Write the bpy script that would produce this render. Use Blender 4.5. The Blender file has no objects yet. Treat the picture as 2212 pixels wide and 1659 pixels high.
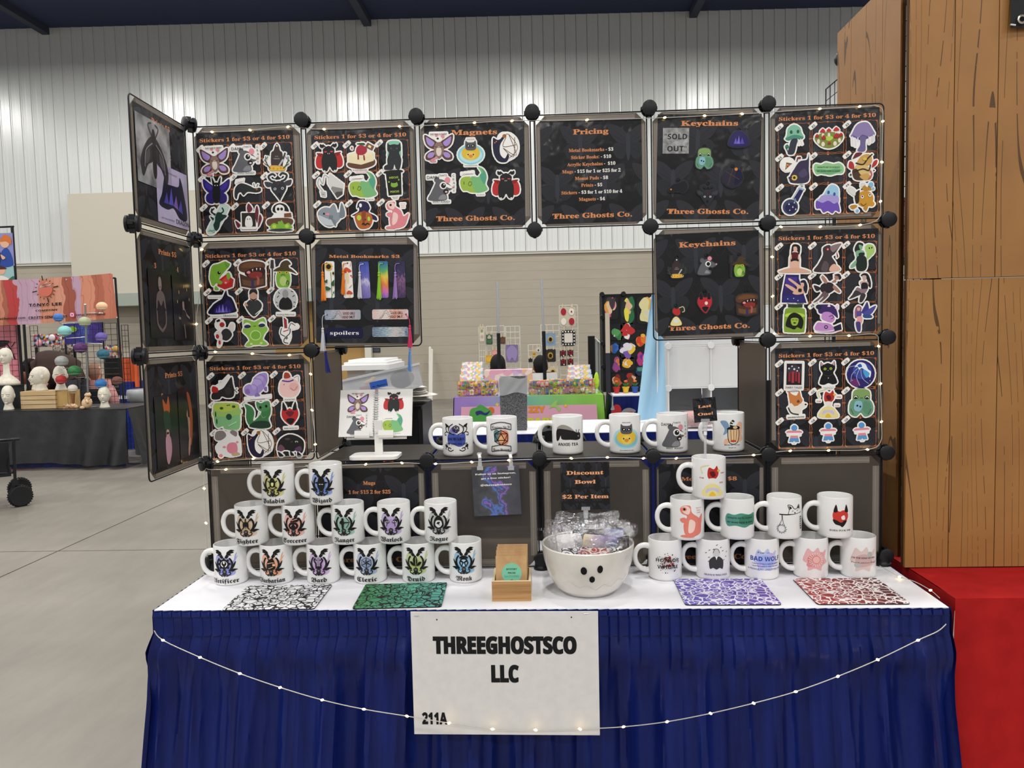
import bpy, bmesh, math, random, os
import numpy as np
from mathutils import Matrix, Vector
PI = math.pi
scene = bpy.context.scene
COL = scene.collection
random.seed(7)
T = 0.745          # table height
P = 0.305          # pitch of the wire cube panels
# ------------------------------------------------------------------ camera
FPX = 1660.0
CAM = np.array([0.9264, -2.0643, 0.6427 + T]); YAW, PIT, ROL = -0.0392, -0.0654, -0.0234
_f = np.array([math.sin(YAW)*math.cos(PIT), math.cos(YAW)*math.cos(PIT), math.sin(PIT)])
_r = np.array([math.cos(YAW), -math.sin(YAW), 0.0]); _u = np.cross(_r, _f)
RT = math.cos(ROL)*_r + math.sin(ROL)*_u; UP = -math.sin(ROL)*_r + math.cos(ROL)*_u; FW = _f
cam = bpy.data.cameras.new('camera'); cam.sensor_fit = 'HORIZONTAL'; cam.sensor_width = 36.0
cam.lens = FPX/2212*36.0; cam.clip_start = 0.05; cam.clip_end = 200
camo = bpy.data.objects.new('camera', cam); COL.objects.link(camo)
camo.matrix_world = Matrix(((RT[0], UP[0], -FW[0], CAM[0]), (RT[1], UP[1], -FW[1], CAM[1]), (RT[2], UP[2], -FW[2], CAM[2]), (0, 0, 0, 1)))
scene.camera = camo
# ------------------------------------------------------------------ world, exposure
scene.view_settings.view_transform = 'Standard'; scene.view_settings.look = 'None'
scene.view_settings.exposure = 0.3; scene.view_settings.gamma = 1.0; scene.view_settings.use_curve_mapping = False
cy = scene.cycles; cy.max_bounces = 7; cy.diffuse_bounces = 3; cy.glossy_bounces = 3; cy.transmission_bounces = 6; cy.transparent_max_bounces = 12; cy.caustics_reflective = False; cy.caustics_refractive = False
W = bpy.data.worlds.new('hall'); scene.world = W; W.use_nodes = True
W.node_tree.nodes['Background'].inputs[0].default_value = (0.95, 0.97, 1.0, 1)
W.node_tree.nodes['Background'].inputs[1].default_value = 0.42
LAMP_W = 105.0      # watts of each ceiling lamp
LAMPS = [(x, y) for y in (-18.0, -13.2, -8.4, -3.6, 1.2, 6.0, 10.8) for x in (-12.5, -8.0, -3.5, 1.0, 5.5, 10.0)]
LAMP_Z = 7.35

def at(u, v, axis, val):
    """world point on the plane axis = val seen at photo pixel (u, v)"""
    d = FW + RT*(u-1106)/FPX - UP*(v-829.5)/FPX
    t = (val-CAM[axis])/d[axis]
    return Vector(CAM + t*d)

# ------------------------------------------------------------------ helpers
def lin(h):
    h = h.lstrip('#'); o = []
    for i in (0, 2, 4):
        c = int(h[i:i+2], 16)/255; o.append(c/12.92 if c <= .04045 else ((c+.055)/1.055)**2.4)
    return tuple(o)+(1.0,)
PAL = dict(k='161616', w='f3f1ec', g='6c6c6e', d='343436', r='bd2c2c', o='e08434', y='e3bc3c', n='7fb23c', m='86c8ac', t='3f9088',
           b='4a80c8', u='231f4c', p='55389a', v='a68fd0', i='e4909c', l='f2c8c2', s='e0b294', h='64432f', a='c69c68', c='9cd2e6',
           f='2e5838', x='b6babf', q='b4d44a', z='6a2030', e='efe2b8', B='141414', O='d98852', D='2b2b31', M='26272e', N='1f3f9a')
MATS = {}
def pb(m): return m.node_tree.nodes['Principled BSDF']
def mat(c, rough=.5, metal=0.0, coat=0.0, spec=.3):
    c = PAL.get(c, c); key = (c, rough, metal, coat, spec)
    if key not in MATS:
        m = bpy.data.materials.new('paint_'+c); m.use_nodes = True; b = pb(m)
        b.inputs['Base Color'].default_value = lin(c); b.inputs['Roughness'].default_value = rough
        b.inputs['Metallic'].default_value = metal; b.inputs['Coat Weight'].default_value = coat
        b.inputs['Specular IOR Level'].default_value = spec
        MATS[key] = m
    return MATS[key]
def noise_mat(name, c1, c2, scale=(5, 5, 5), rough=.5, bump=0.0, detail=4, lo=.35, hi=.65, coat=0, metal=0, bscale=None, sheen=0):
    m = bpy.data.materials.new(name); m.use_nodes = True; nt = m.node_tree; N = nt.nodes; L = nt.links; b = pb(m)
    tc = N.new('ShaderNodeTexCoord'); mp = N.new('ShaderNodeMapping'); mp.inputs['Scale'].default_value = scale
    no = N.new('ShaderNodeTexNoise'); no.inputs['Scale'].default_value = 1; no.inputs['Detail'].default_value = detail
    L.new(tc.outputs['Object'], mp.inputs[0]); L.new(mp.outputs[0], no.inputs['Vector'])
    cr = N.new('ShaderNodeValToRGB'); cr.color_ramp.elements[0].position = lo; cr.color_ramp.elements[1].position = hi
    cr.color_ramp.elements[0].color = lin(c1); cr.color_ramp.elements[1].color = lin(c2)
    L.new(no.outputs[0], cr.inputs[0]); L.new(cr.outputs[0], b.inputs['Base Color'])
    b.inputs['Roughness'].default_value = rough; b.inputs['Coat Weight'].default_value = coat; b.inputs['Metallic'].default_value = metal
    b.inputs['Sheen Weight'].default_value = sheen
    if bump:
        bp = N.new('ShaderNodeBump'); bp.inputs['Strength'].default_value = bump; bp.inputs['Distance'].default_value = .01
        src = no
        if bscale:
            src = N.new('ShaderNodeTexNoise'); src.inputs['Scale'].default_value = bscale; src.inputs['Detail'].default_value = 3
            L.new(tc.outputs['Object'], src.inputs['Vector'])
        L.new(src.outputs[0], bp.inputs['Height']); L.new(bp.outputs[0], b.inputs['Normal'])
    return m
def glass_mat(name, col, alpha=.3, rough=.1):
    m = bpy.data.materials.new(name); m.use_nodes = True; nt = m.node_tree; N = nt.nodes; L = nt.links
    b = pb(m); b.inputs['Base Color'].default_value = lin(col); b.inputs['Roughness'].default_value = rough
    tr = N.new('ShaderNodeBsdfTransparent'); mx = N.new('ShaderNodeMixShader'); mx.inputs[0].default_value = alpha
    L.new(tr.outputs[0], mx.inputs[1]); L.new(b.outputs[0], mx.inputs[2])
    L.new(mx.outputs[0], N['Material Output'].inputs['Surface'])
    return m
def emit_mat(col, s):
    m = bpy.data.materials.new('glow'); m.use_nodes = True; b = pb(m)
    b.inputs['Base Color'].default_value = lin(col); b.inputs['Emission Color'].default_value = lin(col); b.inputs['Emission Strength'].default_value = s
    return m

class MB:
    """collects geometry of one mesh object"""
    def __init__(s): s.v = []; s.f = []; s.m = []; s.mats = []; s.X = None; s.marks = []
    def mi(s, m):
        if isinstance(m, str): m = mat(m)
        if m not in s.mats: s.mats.append(m)
        return s.mats.index(m)
    def add(s, vs, fs, m):
        o = len(s.v); k = s.mi(m)
        if s.X is not None: vs = [tuple(s.X @ Vector(p)) for p in vs]
        s.v += [tuple(p) for p in vs]; s.f += [tuple(i+o for i in f) for f in fs]; s.m += [k]*len(fs)
        return s
    def box(s, c, d, m, rz=0, bev=0):
        x, y, z = d[0]/2, d[1]/2, d[2]/2; b = bev
        if b:
            pts = [(-x+b, -y), (x-b, -y), (x, -y+b), (x, y-b), (x-b, y), (-x+b, y), (-x, y-b), (-x, -y+b)]
            return s.prism([(c[0]+p[0]*math.cos(rz)-p[1]*math.sin(rz), c[1]+p[0]*math.sin(rz)+p[1]*math.cos(rz)) for p in pts], c[2]-z, c[2]+z, m)
        vs = [(i*x, j*y, k*z) for i in (-1, 1) for j in (-1, 1) for k in (-1, 1)]
        if rz: vs = [(p[0]*math.cos(rz)-p[1]*math.sin(rz), p[0]*math.sin(rz)+p[1]*math.cos(rz), p[2]) for p in vs]
        vs = [(p[0]+c[0], p[1]+c[1], p[2]+c[2]) for p in vs]
        return s.add(vs, [(0, 1, 3, 2), (4, 6, 7, 5), (0, 4, 5, 1), (2, 3, 7, 6), (0, 2, 6, 4), (1, 5, 7, 3)], m)
    def prism(s, pts, z0, z1, m):
        n = len(pts)
        a = sum(pts[i][0]*pts[(i+1) % n][1]-pts[(i+1) % n][0]*pts[i][1] for i in range(n))
        if a < 0: pts = pts[::-1]
        vs = [(p[0], p[1], z0) for p in pts]+[(p[0], p[1], z1) for p in pts]
        return s.add(vs, [tuple(range(n-1, -1, -1)), tuple(range(n, 2*n))]+[(i, (i+1) % n, n+(i+1) % n, n+i) for i in range(n)], m)
    def flat(s, pts, z, m):
        n = len(pts); a = sum(pts[i][0]*pts[(i+1) % n][1]-pts[(i+1) % n][0]*pts[i][1] for i in range(n))
        if a < 0: pts = pts[::-1]
        return s.add([(p[0], p[1], z) for p in pts], [tuple(range(n))], m)
    def tube(s, pts, r, m, n=6, closed=False, cap=True):
        pts = [Vector(p) for p in pts]; k = len(pts); rings = []; up = Vector((0, 0, 1))
        rr = r if isinstance(r, (list, tuple)) else [r]*k
        prev = None
        for i, p in enumerate(pts):
            a = pts[i-1] if (i > 0 or closed) else p; b = pts[(i+1) % k] if (i < k-1 or closed) else p
            d = (b-a)
            if d.length < 1e-9: d = Vector((0, 0, 1))
            d.normalize()
            if prev is None: prev = up.cross(d) if abs(d.z) < .95 else Vector((1, 0, 0)).cross(d)
            x = prev - d*prev.dot(d); x.normalize(); prev = x; y = d.cross(x)
            rings.append([p+x*(rr[i]*math.cos(2*PI*j/n))+y*(rr[i]*math.sin(2*PI*j/n)) for j in range(n)])
        vs = [q for g in rings for q in g]; fs = []
        for i in range(k if closed else k-1):
            for j in range(n):
                fs.append((i*n+j, i*n+(j+1) % n, ((i+1) % k)*n+(j+1) % n, ((i+1) % k)*n+j))
        if not closed and cap: fs += [tuple(range(n-1, -1, -1)), tuple((k-1)*n+j for j in range(n))]
        return s.add(vs, fs, m)
    def lathe(s, prof, m, n=32, c=(0, 0, 0), sx=1, sy=1, fn=None):
        vs = []; k = len(prof)
        for r, z in prof:
            for j in range(n):
                a = 2*PI*j/n; q = fn(a, z) if fn else 1
                vs.append((c[0]+r*q*sx*math.cos(a), c[1]+r*q*sy*math.sin(a), c[2]+z))
        fs = [(i*n+j, i*n+(j+1) % n, (i+1)*n+(j+1) % n, (i+1)*n+j) for i in range(k-1) for j in range(n)]
        if prof[0][0] > 1e-5: fs.append(tuple(range(n-1, -1, -1)))
        if prof[-1][0] > 1e-5: fs.append(tuple((k-1)*n+j for j in range(n)))
        return s.add(vs, fs, m)
    def ball(s, c, r, m, n=12, k=7, noise=0, rot=None):
        if isinstance(r, (int, float)): r = (r, r, r)
        vs = []
        for i in range(k+1):
            t = PI*i/k
            for j in range(n):
                a = 2*PI*j/n; q = 1+random.uniform(-noise, noise)
                p = Vector((r[0]*q*math.sin(t)*math.cos(a), r[1]*q*math.sin(t)*math.sin(a), -r[2]*math.cos(t)))
                if rot: p = rot @ p
                vs.append((c[0]+p[0], c[1]+p[1], c[2]+p[2]))
        fs = [(i*n+j, i*n+(j+1) % n, (i+1)*n+(j+1) % n, (i+1)*n+j) for i in range(k) for j in range(n)]
        return s.add(vs, fs, m)
    def grid(s, fn, nu, nv, m, closed=False):
        vs = [fn(i/nu, j/nv) for j in range(nv+1) for i in range(nu+1)]; w = nu+1
        return s.add(vs, [(j*w+i, j*w+i+1, (j+1)*w+i+1, (j+1)*w+i) for j in range(nv) for i in range(nu)], m)
    def mesh(s, name, smooth=False):
        me = bpy.data.meshes.new(name); me.from_pydata(s.v, [], s.f)
        for m in s.mats: me.materials.append(m)
        me.polygons.foreach_set('material_index', s.m)
        me.update()
        if smooth:
            me.polygons.foreach_set('use_smooth', [True]*len(s.f))
            if smooth is not True:
                me.set_sharp_from_angle(angle=math.radians(smooth))
        return me
    def lines(s, name, parent, **k):
        """one object for each line of lettering"""
        mk = s.marks+[(len(s.v), len(s.f))]
        if mk[0][0] > 1:
            q = MB(); a, fa = mk[0]; q.v = s.v[:a]; q.f = s.f[:fa]; q.m = s.m[:fa]; q.mats = s.mats; q.build('drawing', parent, **k)
        for (a, fa), (b, fb) in zip(mk, mk[1:]):
            q = MB(); q.v = s.v[a:b]; q.f = [tuple(i-a for i in f) for f in s.f[fa:fb]]; q.m = s.m[fa:fb]; q.mats = s.mats; q.build(name, parent, **k)
    def build(s, name, parent=None, loc=None, rot=None, mw=None, smooth=False):
        return link(name, s.mesh(name, smooth), parent, loc, rot, mw)
def link(name, me, parent=None, loc=None, rot=None, mw=None):
    o = bpy.data.objects.new(name, me); COL.objects.link(o)
    if parent is not None: o.parent = parent
    if mw is not None: o.matrix_local = mw
    if loc is not None: o.location = loc
    if rot is not None: o.rotation_euler = rot
    return o
def tag(o, label, cat, group=None):
    o['label'] = label; o['category'] = cat
    if group: o['group'] = group
    return o
def thing(name, label, cat, loc=(0, 0, 0), rot=None, group=None, mw=None):
    return tag(link(name, None, None, None if mw is not None else loc, rot, mw), label, cat, group)
def struct(o): o['kind'] = 'structure'; return o
def dup(root, loc=None, rot=None, label=None):
    r = root.copy(); COL.objects.link(r)
    if loc is not None: r.location = loc
    if rot is not None: r.rotation_euler = rot
    if label: r['label'] = label
    for ch in root.children:
        c = ch.copy(); COL.objects.link(c); c.parent = r
        for g in ch.children:
            d = g.copy(); COL.objects.link(d); d.parent = c
    return r
FRONT = Matrix.Rotation(PI/2, 4, 'X')                 # local x right, y up, z towards the aisle (-Y)
WING = Matrix(((0, 0, 1, 0), (1, 0, 0, 0), (0, 1, 0, 0), (0, 0, 0, 1)))   # local x -> +Y, y -> Z, z -> +X
def rz(a): return Matrix.Rotation(a, 4, 'Z')
def tr(x, y, z): return Matrix.Translation((x, y, z))

# ------------------------------------------------------------------ the hall
fl = noise_mat('concrete', '7a756c', '8e887e', (.55, 1.3, 1), .42, .03, 8, .3, .7)
def add_floor_wear(m):
    nt = m.node_tree; N = nt.nodes; L = nt.links; b = pb(m); ramp = [n for n in N if n.type == 'VALTORGB'][0]
    tc = [n for n in N if n.type == 'TEX_COORD'][0]
    n2 = N.new('ShaderNodeTexNoise'); n2.inputs['Scale'].default_value = 9; n2.inputs['Detail'].default_value = 6; n2.inputs['Roughness'].default_value = .65
    mp = N.new('ShaderNodeMapping'); mp.inputs['Scale'].default_value = (1, .25, 1); mp.inputs['Rotation'].default_value = (0, 0, .9)
    L.new(tc.outputs['Object'], mp.inputs[0]); L.new(mp.outputs[0], n2.inputs['Vector'])
    r2 = N.new('ShaderNodeValToRGB'); r2.color_ramp.elements[0].position = .3; r2.color_ramp.elements[0].color = (.72, .72, .72, 1); r2.color_ramp.elements[1].position = .62
    L.new(n2.outputs[0], r2.inputs[0])
    mx = N.new('ShaderNodeMix'); mx.data_type = 'RGBA'; mx.blend_type = 'MULTIPLY'; mx.inputs[0].default_value = .55
    L.new(ramp.outputs[0], mx.inputs[6]); L.new(r2.outputs[0], mx.inputs[7]); L.new(mx.outputs[2], b.inputs['Base Color'])
add_floor_wear(fl)
seam = mat('8a857b', .7)
# concrete slabs with saw-cut joints (real gaps)
fx = [-22, -15.2, -10.4, -5.6, -2.35, 4.0, 8.8, 20]; fy = [-20, -12, -5.2, -.4, 2.9, 7.6, 12.4, 15.6]
floor = struct(MB().box((-1, -2.2, -.06), (42, 35.6, .08), seam).build('floor'))
for i in range(len(fx)-1):
    for j in range(len(fy)-1):
        x0, x1, y0, y1 = fx[i]+.006, fx[i+1]-.006, fy[j]+.006, fy[j+1]-.006
        MB().box(((x0+x1)/2, (y0+y1)/2, -.01), (x1-x0, y1-y0, .02), fl).build('slab', floor)
YW = 14.6
WR = -0.033                        # the far wall is turned a little
wallroot = struct(MB().box((-2, .25, 4.0), (34, .2, 8.2), mat('8f897d', .9)).build('wall_back', loc=(0, YW, 0), rot=(0, 0, -WR)))
metal = noise_mat('white_metal_siding', 'd6d8d5', 'e0e1de', (.4, .4, .15), .3, 0, 2)
pb(metal).inputs['Metallic'].default_value = .12
PW = .2325
pm = MB()
prof = [(0, .022), (.008, 0), (.026, 0), (.034, .008), (PW/2-.012, .009), (PW/2-.004, .014), (PW-.02, .014), (PW-.006, .01), (PW-.002, .022)]
vs = [(x, y, z) for z in (3.13, 8.1) for x, y in prof]; k = len(prof)
pm.add(vs, [(i, i+1, k+i+1, k+i) for i in range(k-1)], metal)
pme = pm.mesh('metal_panel')
for i in range(132):
    o = link('metal_panel', pme, wallroot, (-17.5+i*PW, 0, 0))
block = noise_mat('painted_block', 'aaa191', 'b1a899', (1.2, 1.2, 4), .75, .05, 5)
bme = MB().box((0, 0, 0), (33, .1, .1932), block).mesh('block_course')
for i in range(16): link('block_course', bme, wallroot, (-2, .06, .0975+.195*i))
tm = mat('d2d0c8', .5)
MB().box((-2, 0, 3.115), (33, .08, .05), tm).box((-2, -.01, 3.145), (33, .1, .02), tm).build('ledge_trim', wallroot)
navy = noise_mat('navy_ceiling', '232e4e', '2a3658', (.3, .3, 1), .8)
ceil = struct(MB().box((-2, -2.5, 8.13), (40, 36, .1), navy).build('ceiling'))
for px_, py_ in ((785, 35), (1503, 20), (60, 45), (-700, 40), (2300, 10)):
    q = at(px_, py_, 2, 8.0)
    MB().box((q.x, 1.5, 8.01), (.16, 26.5, .14), mat('3c4250', .7)).build('ceiling_beam', ceil)
# soffit box left on the far wall, with the tan recess below
sof = mat('c9c2b2', .8); q0 = at(148, 420, 1, 13.9); q1 = at(152, 637, 1, 13.9); q2 = at(790, 760, 1, 14.4)
sx0, sx1, sz1, sz0 = q0.x, q2.x, q0.z, q1.z
lipz = at(270, 661, 1, 13.9).z
so = struct(MB().box(((sx0+sx1)/2, 14.25, (sz0+sz1)/2), (sx1-sx0, .8, sz1-sz0), sof).build('wall_soffit'))
MB().box(((sx0+sx1)/2, 14.24, (sz0+lipz)/2), (sx1-sx0+.04, .86, sz0-lipz), mat('9fa69c', .7)).build('soffit_lip', so)
struct(MB().box(((sx0+sx1)/2, 14.5, lipz/2), (sx1-sx0, .1, lipz), mat('b08c56', .7)).build('wall_recess'))
struct(MB().box((sx1+.06, 14.42, lipz/2), (.14, .14, lipz), mat('d8d4c8', .6)).build('trim_1'))
struct(MB().box((sx0+.06, 14.42, lipz/2), (.14, .14, lipz), mat('d8d4c8', .6)).build('trim_2'))
pq = at(805, 757, 1, 14.3); tag(MB().box((0, 0, 0), (.24, .02, .1), 'd').box((0, -.012, 0), (.2, .006, .06), mat('4a4f5c')).build('wall_plaque', loc=(pq.x, 14.52, pq.z)), 'small dark plaque on the far block wall beside the door trim', 'sign')
# high-bay lamps hanging from the ceiling (they light the hall)
lh = mat('d0d0d0', .4)
def lamp_meshes():
    h = MB().lathe([(.03, .55), (.09, .5), (.12, .3), (.26, .05), (.27, 0), (.25, .02)], lh, 20).mesh('reflector', 40)
    c = MB().tube([(0, 0, .5), (0, 0, .9)], .012, lh).mesh('rod'); return h, c
hm, cm = lamp_meshes()
for i, (x, y) in enumerate(LAMPS):
    t = thing('high_bay_lamp', 'round high bay ceiling lamp hanging above the hall, out of view', 'lamp', (x, y, LAMP_Z), group='high bay lamps of the hall')
    link('reflector', hm, t); link('rod', cm, t)
    li = bpy.data.lights.new('lamp', 'AREA'); li.shape = 'DISK'; li.size = .46; li.energy = LAMP_W; li.color = (1.0, .985, .955)
    lo = bpy.data.objects.new('lamp_light', li); COL.objects.link(lo); lo.parent = t; lo.location = (0, 0, -.005)
# ------------------------------------------------------------------ lettering and flat print
try:
    MATHF = bpy.data.fonts.load(os.path.join(bpy.utils.resource_path('LOCAL'), 'datafiles', 'fonts', 'NotoSansMath-Regular.woff2'))
except Exception:
    MATHF = None
ALPH = dict(b=(0x1D400, 0x1D41A, 0x1D7CE), f=(0x1D56C, 0x1D586, None), s=(0x1D5D4, 0x1D5EE, 0x1D7EC), m=(0x1D670, 0x1D68A, 0x1D7F6), c=(0x1D4D0, 0x1D4EA, None), i=(0x1D63C, 0x1D656, None))
TXT = {}
def text_geo(s, mode='b', off=0.0):
    key = (s, mode, off)
    if key in TXT: return TXT[key]
    body = ''
    if mode in ALPH:
        A, a, n = ALPH[mode]
        for ch in s:
            if 'A' <= ch <= 'Z': ch = chr(A+ord(ch)-65)
            elif 'a' <= ch <= 'z': ch = chr(a+ord(ch)-97)
            elif '0' <= ch <= '9' and n: ch = chr(n+ord(ch)-48)
            body += ch
    else: body = s
    cu = bpy.data.curves.new('lettering', 'FONT'); cu.body = body; cu.size = 1; cu.resolution_u = 2; cu.offset = off
    if mode in ALPH and MATHF: cu.font = MATHF
    o = bpy.data.objects.new('lettering', cu); COL.objects.link(o)
    me = bpy.data.meshes.new_from_object(o.evaluated_get(bpy.context.evaluated_depsgraph_get()))
    v = [(p.co.x, p.co.y) for p in me.vertices]; f = [tuple(p.vertices) for p in me.polygons]
    bpy.data.objects.remove(o); bpy.data.curves.remove(cu); bpy.data.meshes.remove(me)
    if not v: v = [(0, 0)]
    # flip faces that look down
    g = []
    for q in f:
        a = sum(v[q[i]][0]*v[q[(i+1) % len(q)]][1]-v[q[(i+1) % len(q)]][0]*v[q[i]][1] for i in range(len(q)))
        g.append(q if a >= 0 else q[::-1])
    TXT[key] = (v, g); return TXT[key]
def put_text(mb, s, x, y, h, m, mode='b', w=None, z=0.0, rot=0, off=0.0, align='c'):
    """h = size of the letters; w = fit to this width"""
    mb.marks.append((len(mb.v), len(mb.f))); v, f = text_geo(s, mode, off); x0 = min(p[0] for p in v); x1 = max(p[0] for p in v); wd = max(x1-x0, 1e-6)
    sx = (w/wd) if w else h; o = {'c': (x0+x1)/2, 'l': x0, 'r': x1}[align]
    c, sn = math.cos(rot), math.sin(rot); vs = []
    for p in v:
        a = (p[0]-o)*sx; b = p[1]*h; vs.append((x+a*c-b*sn, y+a*sn+b*c, z))
    mb.add(vs, f, m)
def spline(p, n=6, closed=True):
    k = len(p); out = []
    for i in range(k if closed else k-1):
        if closed: a, b, c, d = p[i-1], p[i], p[(i+1) % k], p[(i+2) % k]
        else: a, b, c, d = p[max(i-1, 0)], p[i], p[i+1], p[min(i+2, k-1)]
        for j in range(n):
            t = j/n
            out.append(tuple(.5*((2*b[q])+(c[q]-a[q])*t+(2*a[q]-5*b[q]+4*c[q]-d[q])*t*t+(3*b[q]-a[q]-3*c[q]+d[q])*t**3) for q in range(len(b))))
    if not closed: out.append(tuple(p[-1]))
    return out
def stroke(pts, w):
    """outline of a thick polyline"""
    L, R_ = [], []
    for i, p in enumerate(pts):
        a = pts[max(i-1, 0)]; b = pts[min(i+1, len(pts)-1)]; dx, dy = b[0]-a[0], b[1]-a[1]; q = math.hypot(dx, dy) or 1
        L.append((p[0]-dy/q*w/2, p[1]+dx/q*w/2)); R_.append((p[0]+dy/q*w/2, p[1]-dx/q*w/2))
    return L+R_[::-1]
def parse(spec):
    """'e k 0 0 5 6 [rot]; s col pts..; p col pts..; l col w pts..; t col x y h text' in tenths of the half size"""
    out = []
    for it in spec.split(';'):
        a = it.split()
        if not a: continue
        k, c = a[0], a[1]
        if k[0] == 't':
            out.append((k, c, float(a[2]), float(a[3]), float(a[4]), ' '.join(a[5:]))); continue
        n = [float(q) for q in a[2:]]
        if k == 'e':
            ro = math.radians(n[4]) if len(n) > 4 else 0
            pts = [(n[0]+n[2]*math.cos(t)*math.cos(ro)-n[3]*math.sin(t)*math.sin(ro), n[1]+n[2]*math.cos(t)*math.sin(ro)+n[3]*math.sin(t)*math.cos(ro)) for t in [2*PI*i/22 for i in range(22)]]
            out.append(('P', c, pts))
        elif k == 'l':
            p = list(zip(n[1::2], n[2::2])); p = spline(p, 4, False) if len(p) > 2 else p
            st = stroke(p, n[0])
            h = len(st)//2; out.append(('Q', c, [(st[i], st[i+1], st[2*h-2-i], st[2*h-1-i]) for i in range(h-1)]))
        else:
            p = list(zip(n[0::2], n[1::2])); out.append(('P', c, spline(p, 5) if k == 's' else p))
    return out
def draw(mb, spec, sc, z=0.0, dz=.00012, ox=0, oy=0, rough=.35, tint=None, mirror=False):
    """flat print, each shape a hair above the last; returns the outline pieces"""
    sc = sc/10; polys = []; fx = -1 if mirror else 1
    for pr in (parse(spec) if isinstance(spec, str) else spec):
        k, c = pr[0], pr[1]; m = mat(tint(PAL.get(c, c)) if tint else c, rough)
        if k[0] == 't':
            md = {'t': 's', 'tb': 'b', 'tf': 'f', 'tm': 'm', 'tn': 'n', 'tc': 'c'}[k]
            put_text(mb, pr[5], ox+pr[2]*sc*fx, oy+pr[3]*sc, pr[4]*sc, m, md, z=z)
            v, f = text_geo(pr[5], md); wd = max(p[0] for p in v)*pr[4]*sc/2
            polys.append([(ox+pr[2]*sc-wd, oy+pr[3]*sc), (ox+pr[2]*sc+wd, oy+pr[3]*sc), (ox+pr[2]*sc+wd, oy+(pr[3]+pr[4]*.75)*sc), (ox+pr[2]*sc-wd, oy+(pr[3]+pr[4]*.75)*sc)])
        elif k == 'Q':
            for qd in pr[2]:
                pts = [(ox+x*sc*fx, oy+y*sc) for x, y in qd]; mb.flat(pts, z, m); polys.append(pts)
        else:
            pts = [(ox+x*sc*fx, oy+y*sc) for x, y in pr[2]]; mb.flat(pts, z, m); polys.append(pts)
        z += dz
    return polys, z
def diecut(polys, border):
    """closed outline around all pieces, grown by border (raster, dilate, trace)"""
    xs = [p[0] for q in polys for p in q]; ys = [p[1] for q in polys for p in q]
    n = 84; pad = border*2; x0, x1, y0, y1 = min(xs)-pad, max(xs)+pad, min(ys)-pad, max(ys)+pad
    s = max(x1-x0, y1-y0)/n; gx = x0+s*(np.arange(n)+.5); gy = y0+s*(np.arange(n)+.5); X, Y = np.meshgrid(gx, gy); M = np.zeros((n, n), bool)
    for q in polys:
        ins = np.zeros((n, n), bool)
        for i in range(len(q)):
            (ax, ay), (bx, by) = q[i-1], q[i]
            if abs(by-ay) > 1e-12: ins ^= ((ay > Y) != (by > Y)) & (X < (bx-ax)*(Y-ay)/(by-ay)+ax)
            k = max(1, int(math.hypot(bx-ax, by-ay)/s))
            for t in range(k+1):
                ix, iy = int((ax+(bx-ax)*t/k-x0)/s), int((ay+(by-ay)*t/k-y0)/s)
                if 0 <= ix < n and 0 <= iy < n: M[iy, ix] = True
        M |= ins
    r = max(1, int(round(border/s))); D = np.zeros_like(M)
    for dy in range(-r, r+1):
        for dx in range(-r, r+1):
            if dx*dx+dy*dy <= r*r+1: D |= np.roll(np.roll(M, dy, 0), dx, 1)
    D[0] = D[-1] = False; D[:, 0] = D[:, -1] = False
    # boundary edges with the filled cell on the left, then chains
    nx = {}
    for iy, ix in zip(*np.nonzero(D)):
        if not D[iy-1, ix]: nx.setdefault((ix, iy), []).append((ix+1, iy))
        if not D[iy, ix+1]: nx.setdefault((ix+1, iy), []).append((ix+1, iy+1))
        if not D[iy+1, ix]: nx.setdefault((ix+1, iy+1), []).append((ix, iy+1))
        if not D[iy, ix-1]: nx.setdefault((ix, iy+1), []).append((ix, iy))
    best = []; loops = []
    while nx:
        st = next(iter(nx)); loop = [st]; cur = st
        while cur in nx:
            l = nx[cur]; nn = l.pop()
            if not l: del nx[cur]
            cur = nn
            if cur == st: break
            loop.append(cur)
        loops.append(loop)
    out = []
    for lp in loops:
        p = np.array(lp, float)
        a = .5*np.sum(p[:, 0]*np.roll(p[:, 1], -1)-np.roll(p[:, 0], -1)*p[:, 1])
        if a < 30: continue
        for _ in range(3): p = (np.roll(p, 1, 0)+2*p+np.roll(p, -1, 0))/4
        p = p[::2]
        out.append([(x0+s*a_, y0+s*b_) for a_, b_ in p])
    return out
def clip(pts, x0, x1, y0, y1):
    for ax, lim, sg in ((0, x0, 1), (0, x1, -1), (1, y0, 1), (1, y1, -1)):
        o = []
        for i in range(len(pts)):
            a, b = pts[i-1], pts[i]; ia = sg*(a[ax]-lim) >= 0; ib = sg*(b[ax]-lim) >= 0
            if ia != ib:
                t = (lim-a[ax])/(b[ax]-a[ax]); o.append((a[0]+(b[0]-a[0])*t, a[1]+(b[1]-a[1])*t))
            if ib: o.append(b)
        pts = o
        if len(pts) < 3: return []
    return pts
def paper_mat(name, c1, c2, scale, bump=.45):
    m = noise_mat(name, c1, c2, (scale,)*3, .5, 0, 5, .4, .75); nt = m.node_tree; N = nt.nodes; L = nt.links; b = pb(m)
    b.inputs['Coat Weight'].default_value = .5; b.inputs['Coat Roughness'].default_value = .17; b.inputs['Specular IOR Level'].default_value = .12
    tc = N.new('ShaderNodeTexCoord'); n2 = N.new('ShaderNodeTexNoise'); n2.inputs['Scale'].default_value = 8; n2.inputs['Detail'].default_value = 3
    bp = N.new('ShaderNodeBump'); bp.inputs['Strength'].default_value = bump; bp.inputs['Distance'].default_value = .02
    L.new(tc.outputs['Object'], n2.inputs['Vector']); L.new(n2.outputs[0], bp.inputs['Height']); L.new(bp.outputs[0], b.inputs['Coat Normal'])
    return m
BLACKP = paper_mat('glossy_black_print', '0b0b0d', '161618', 9)
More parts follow.
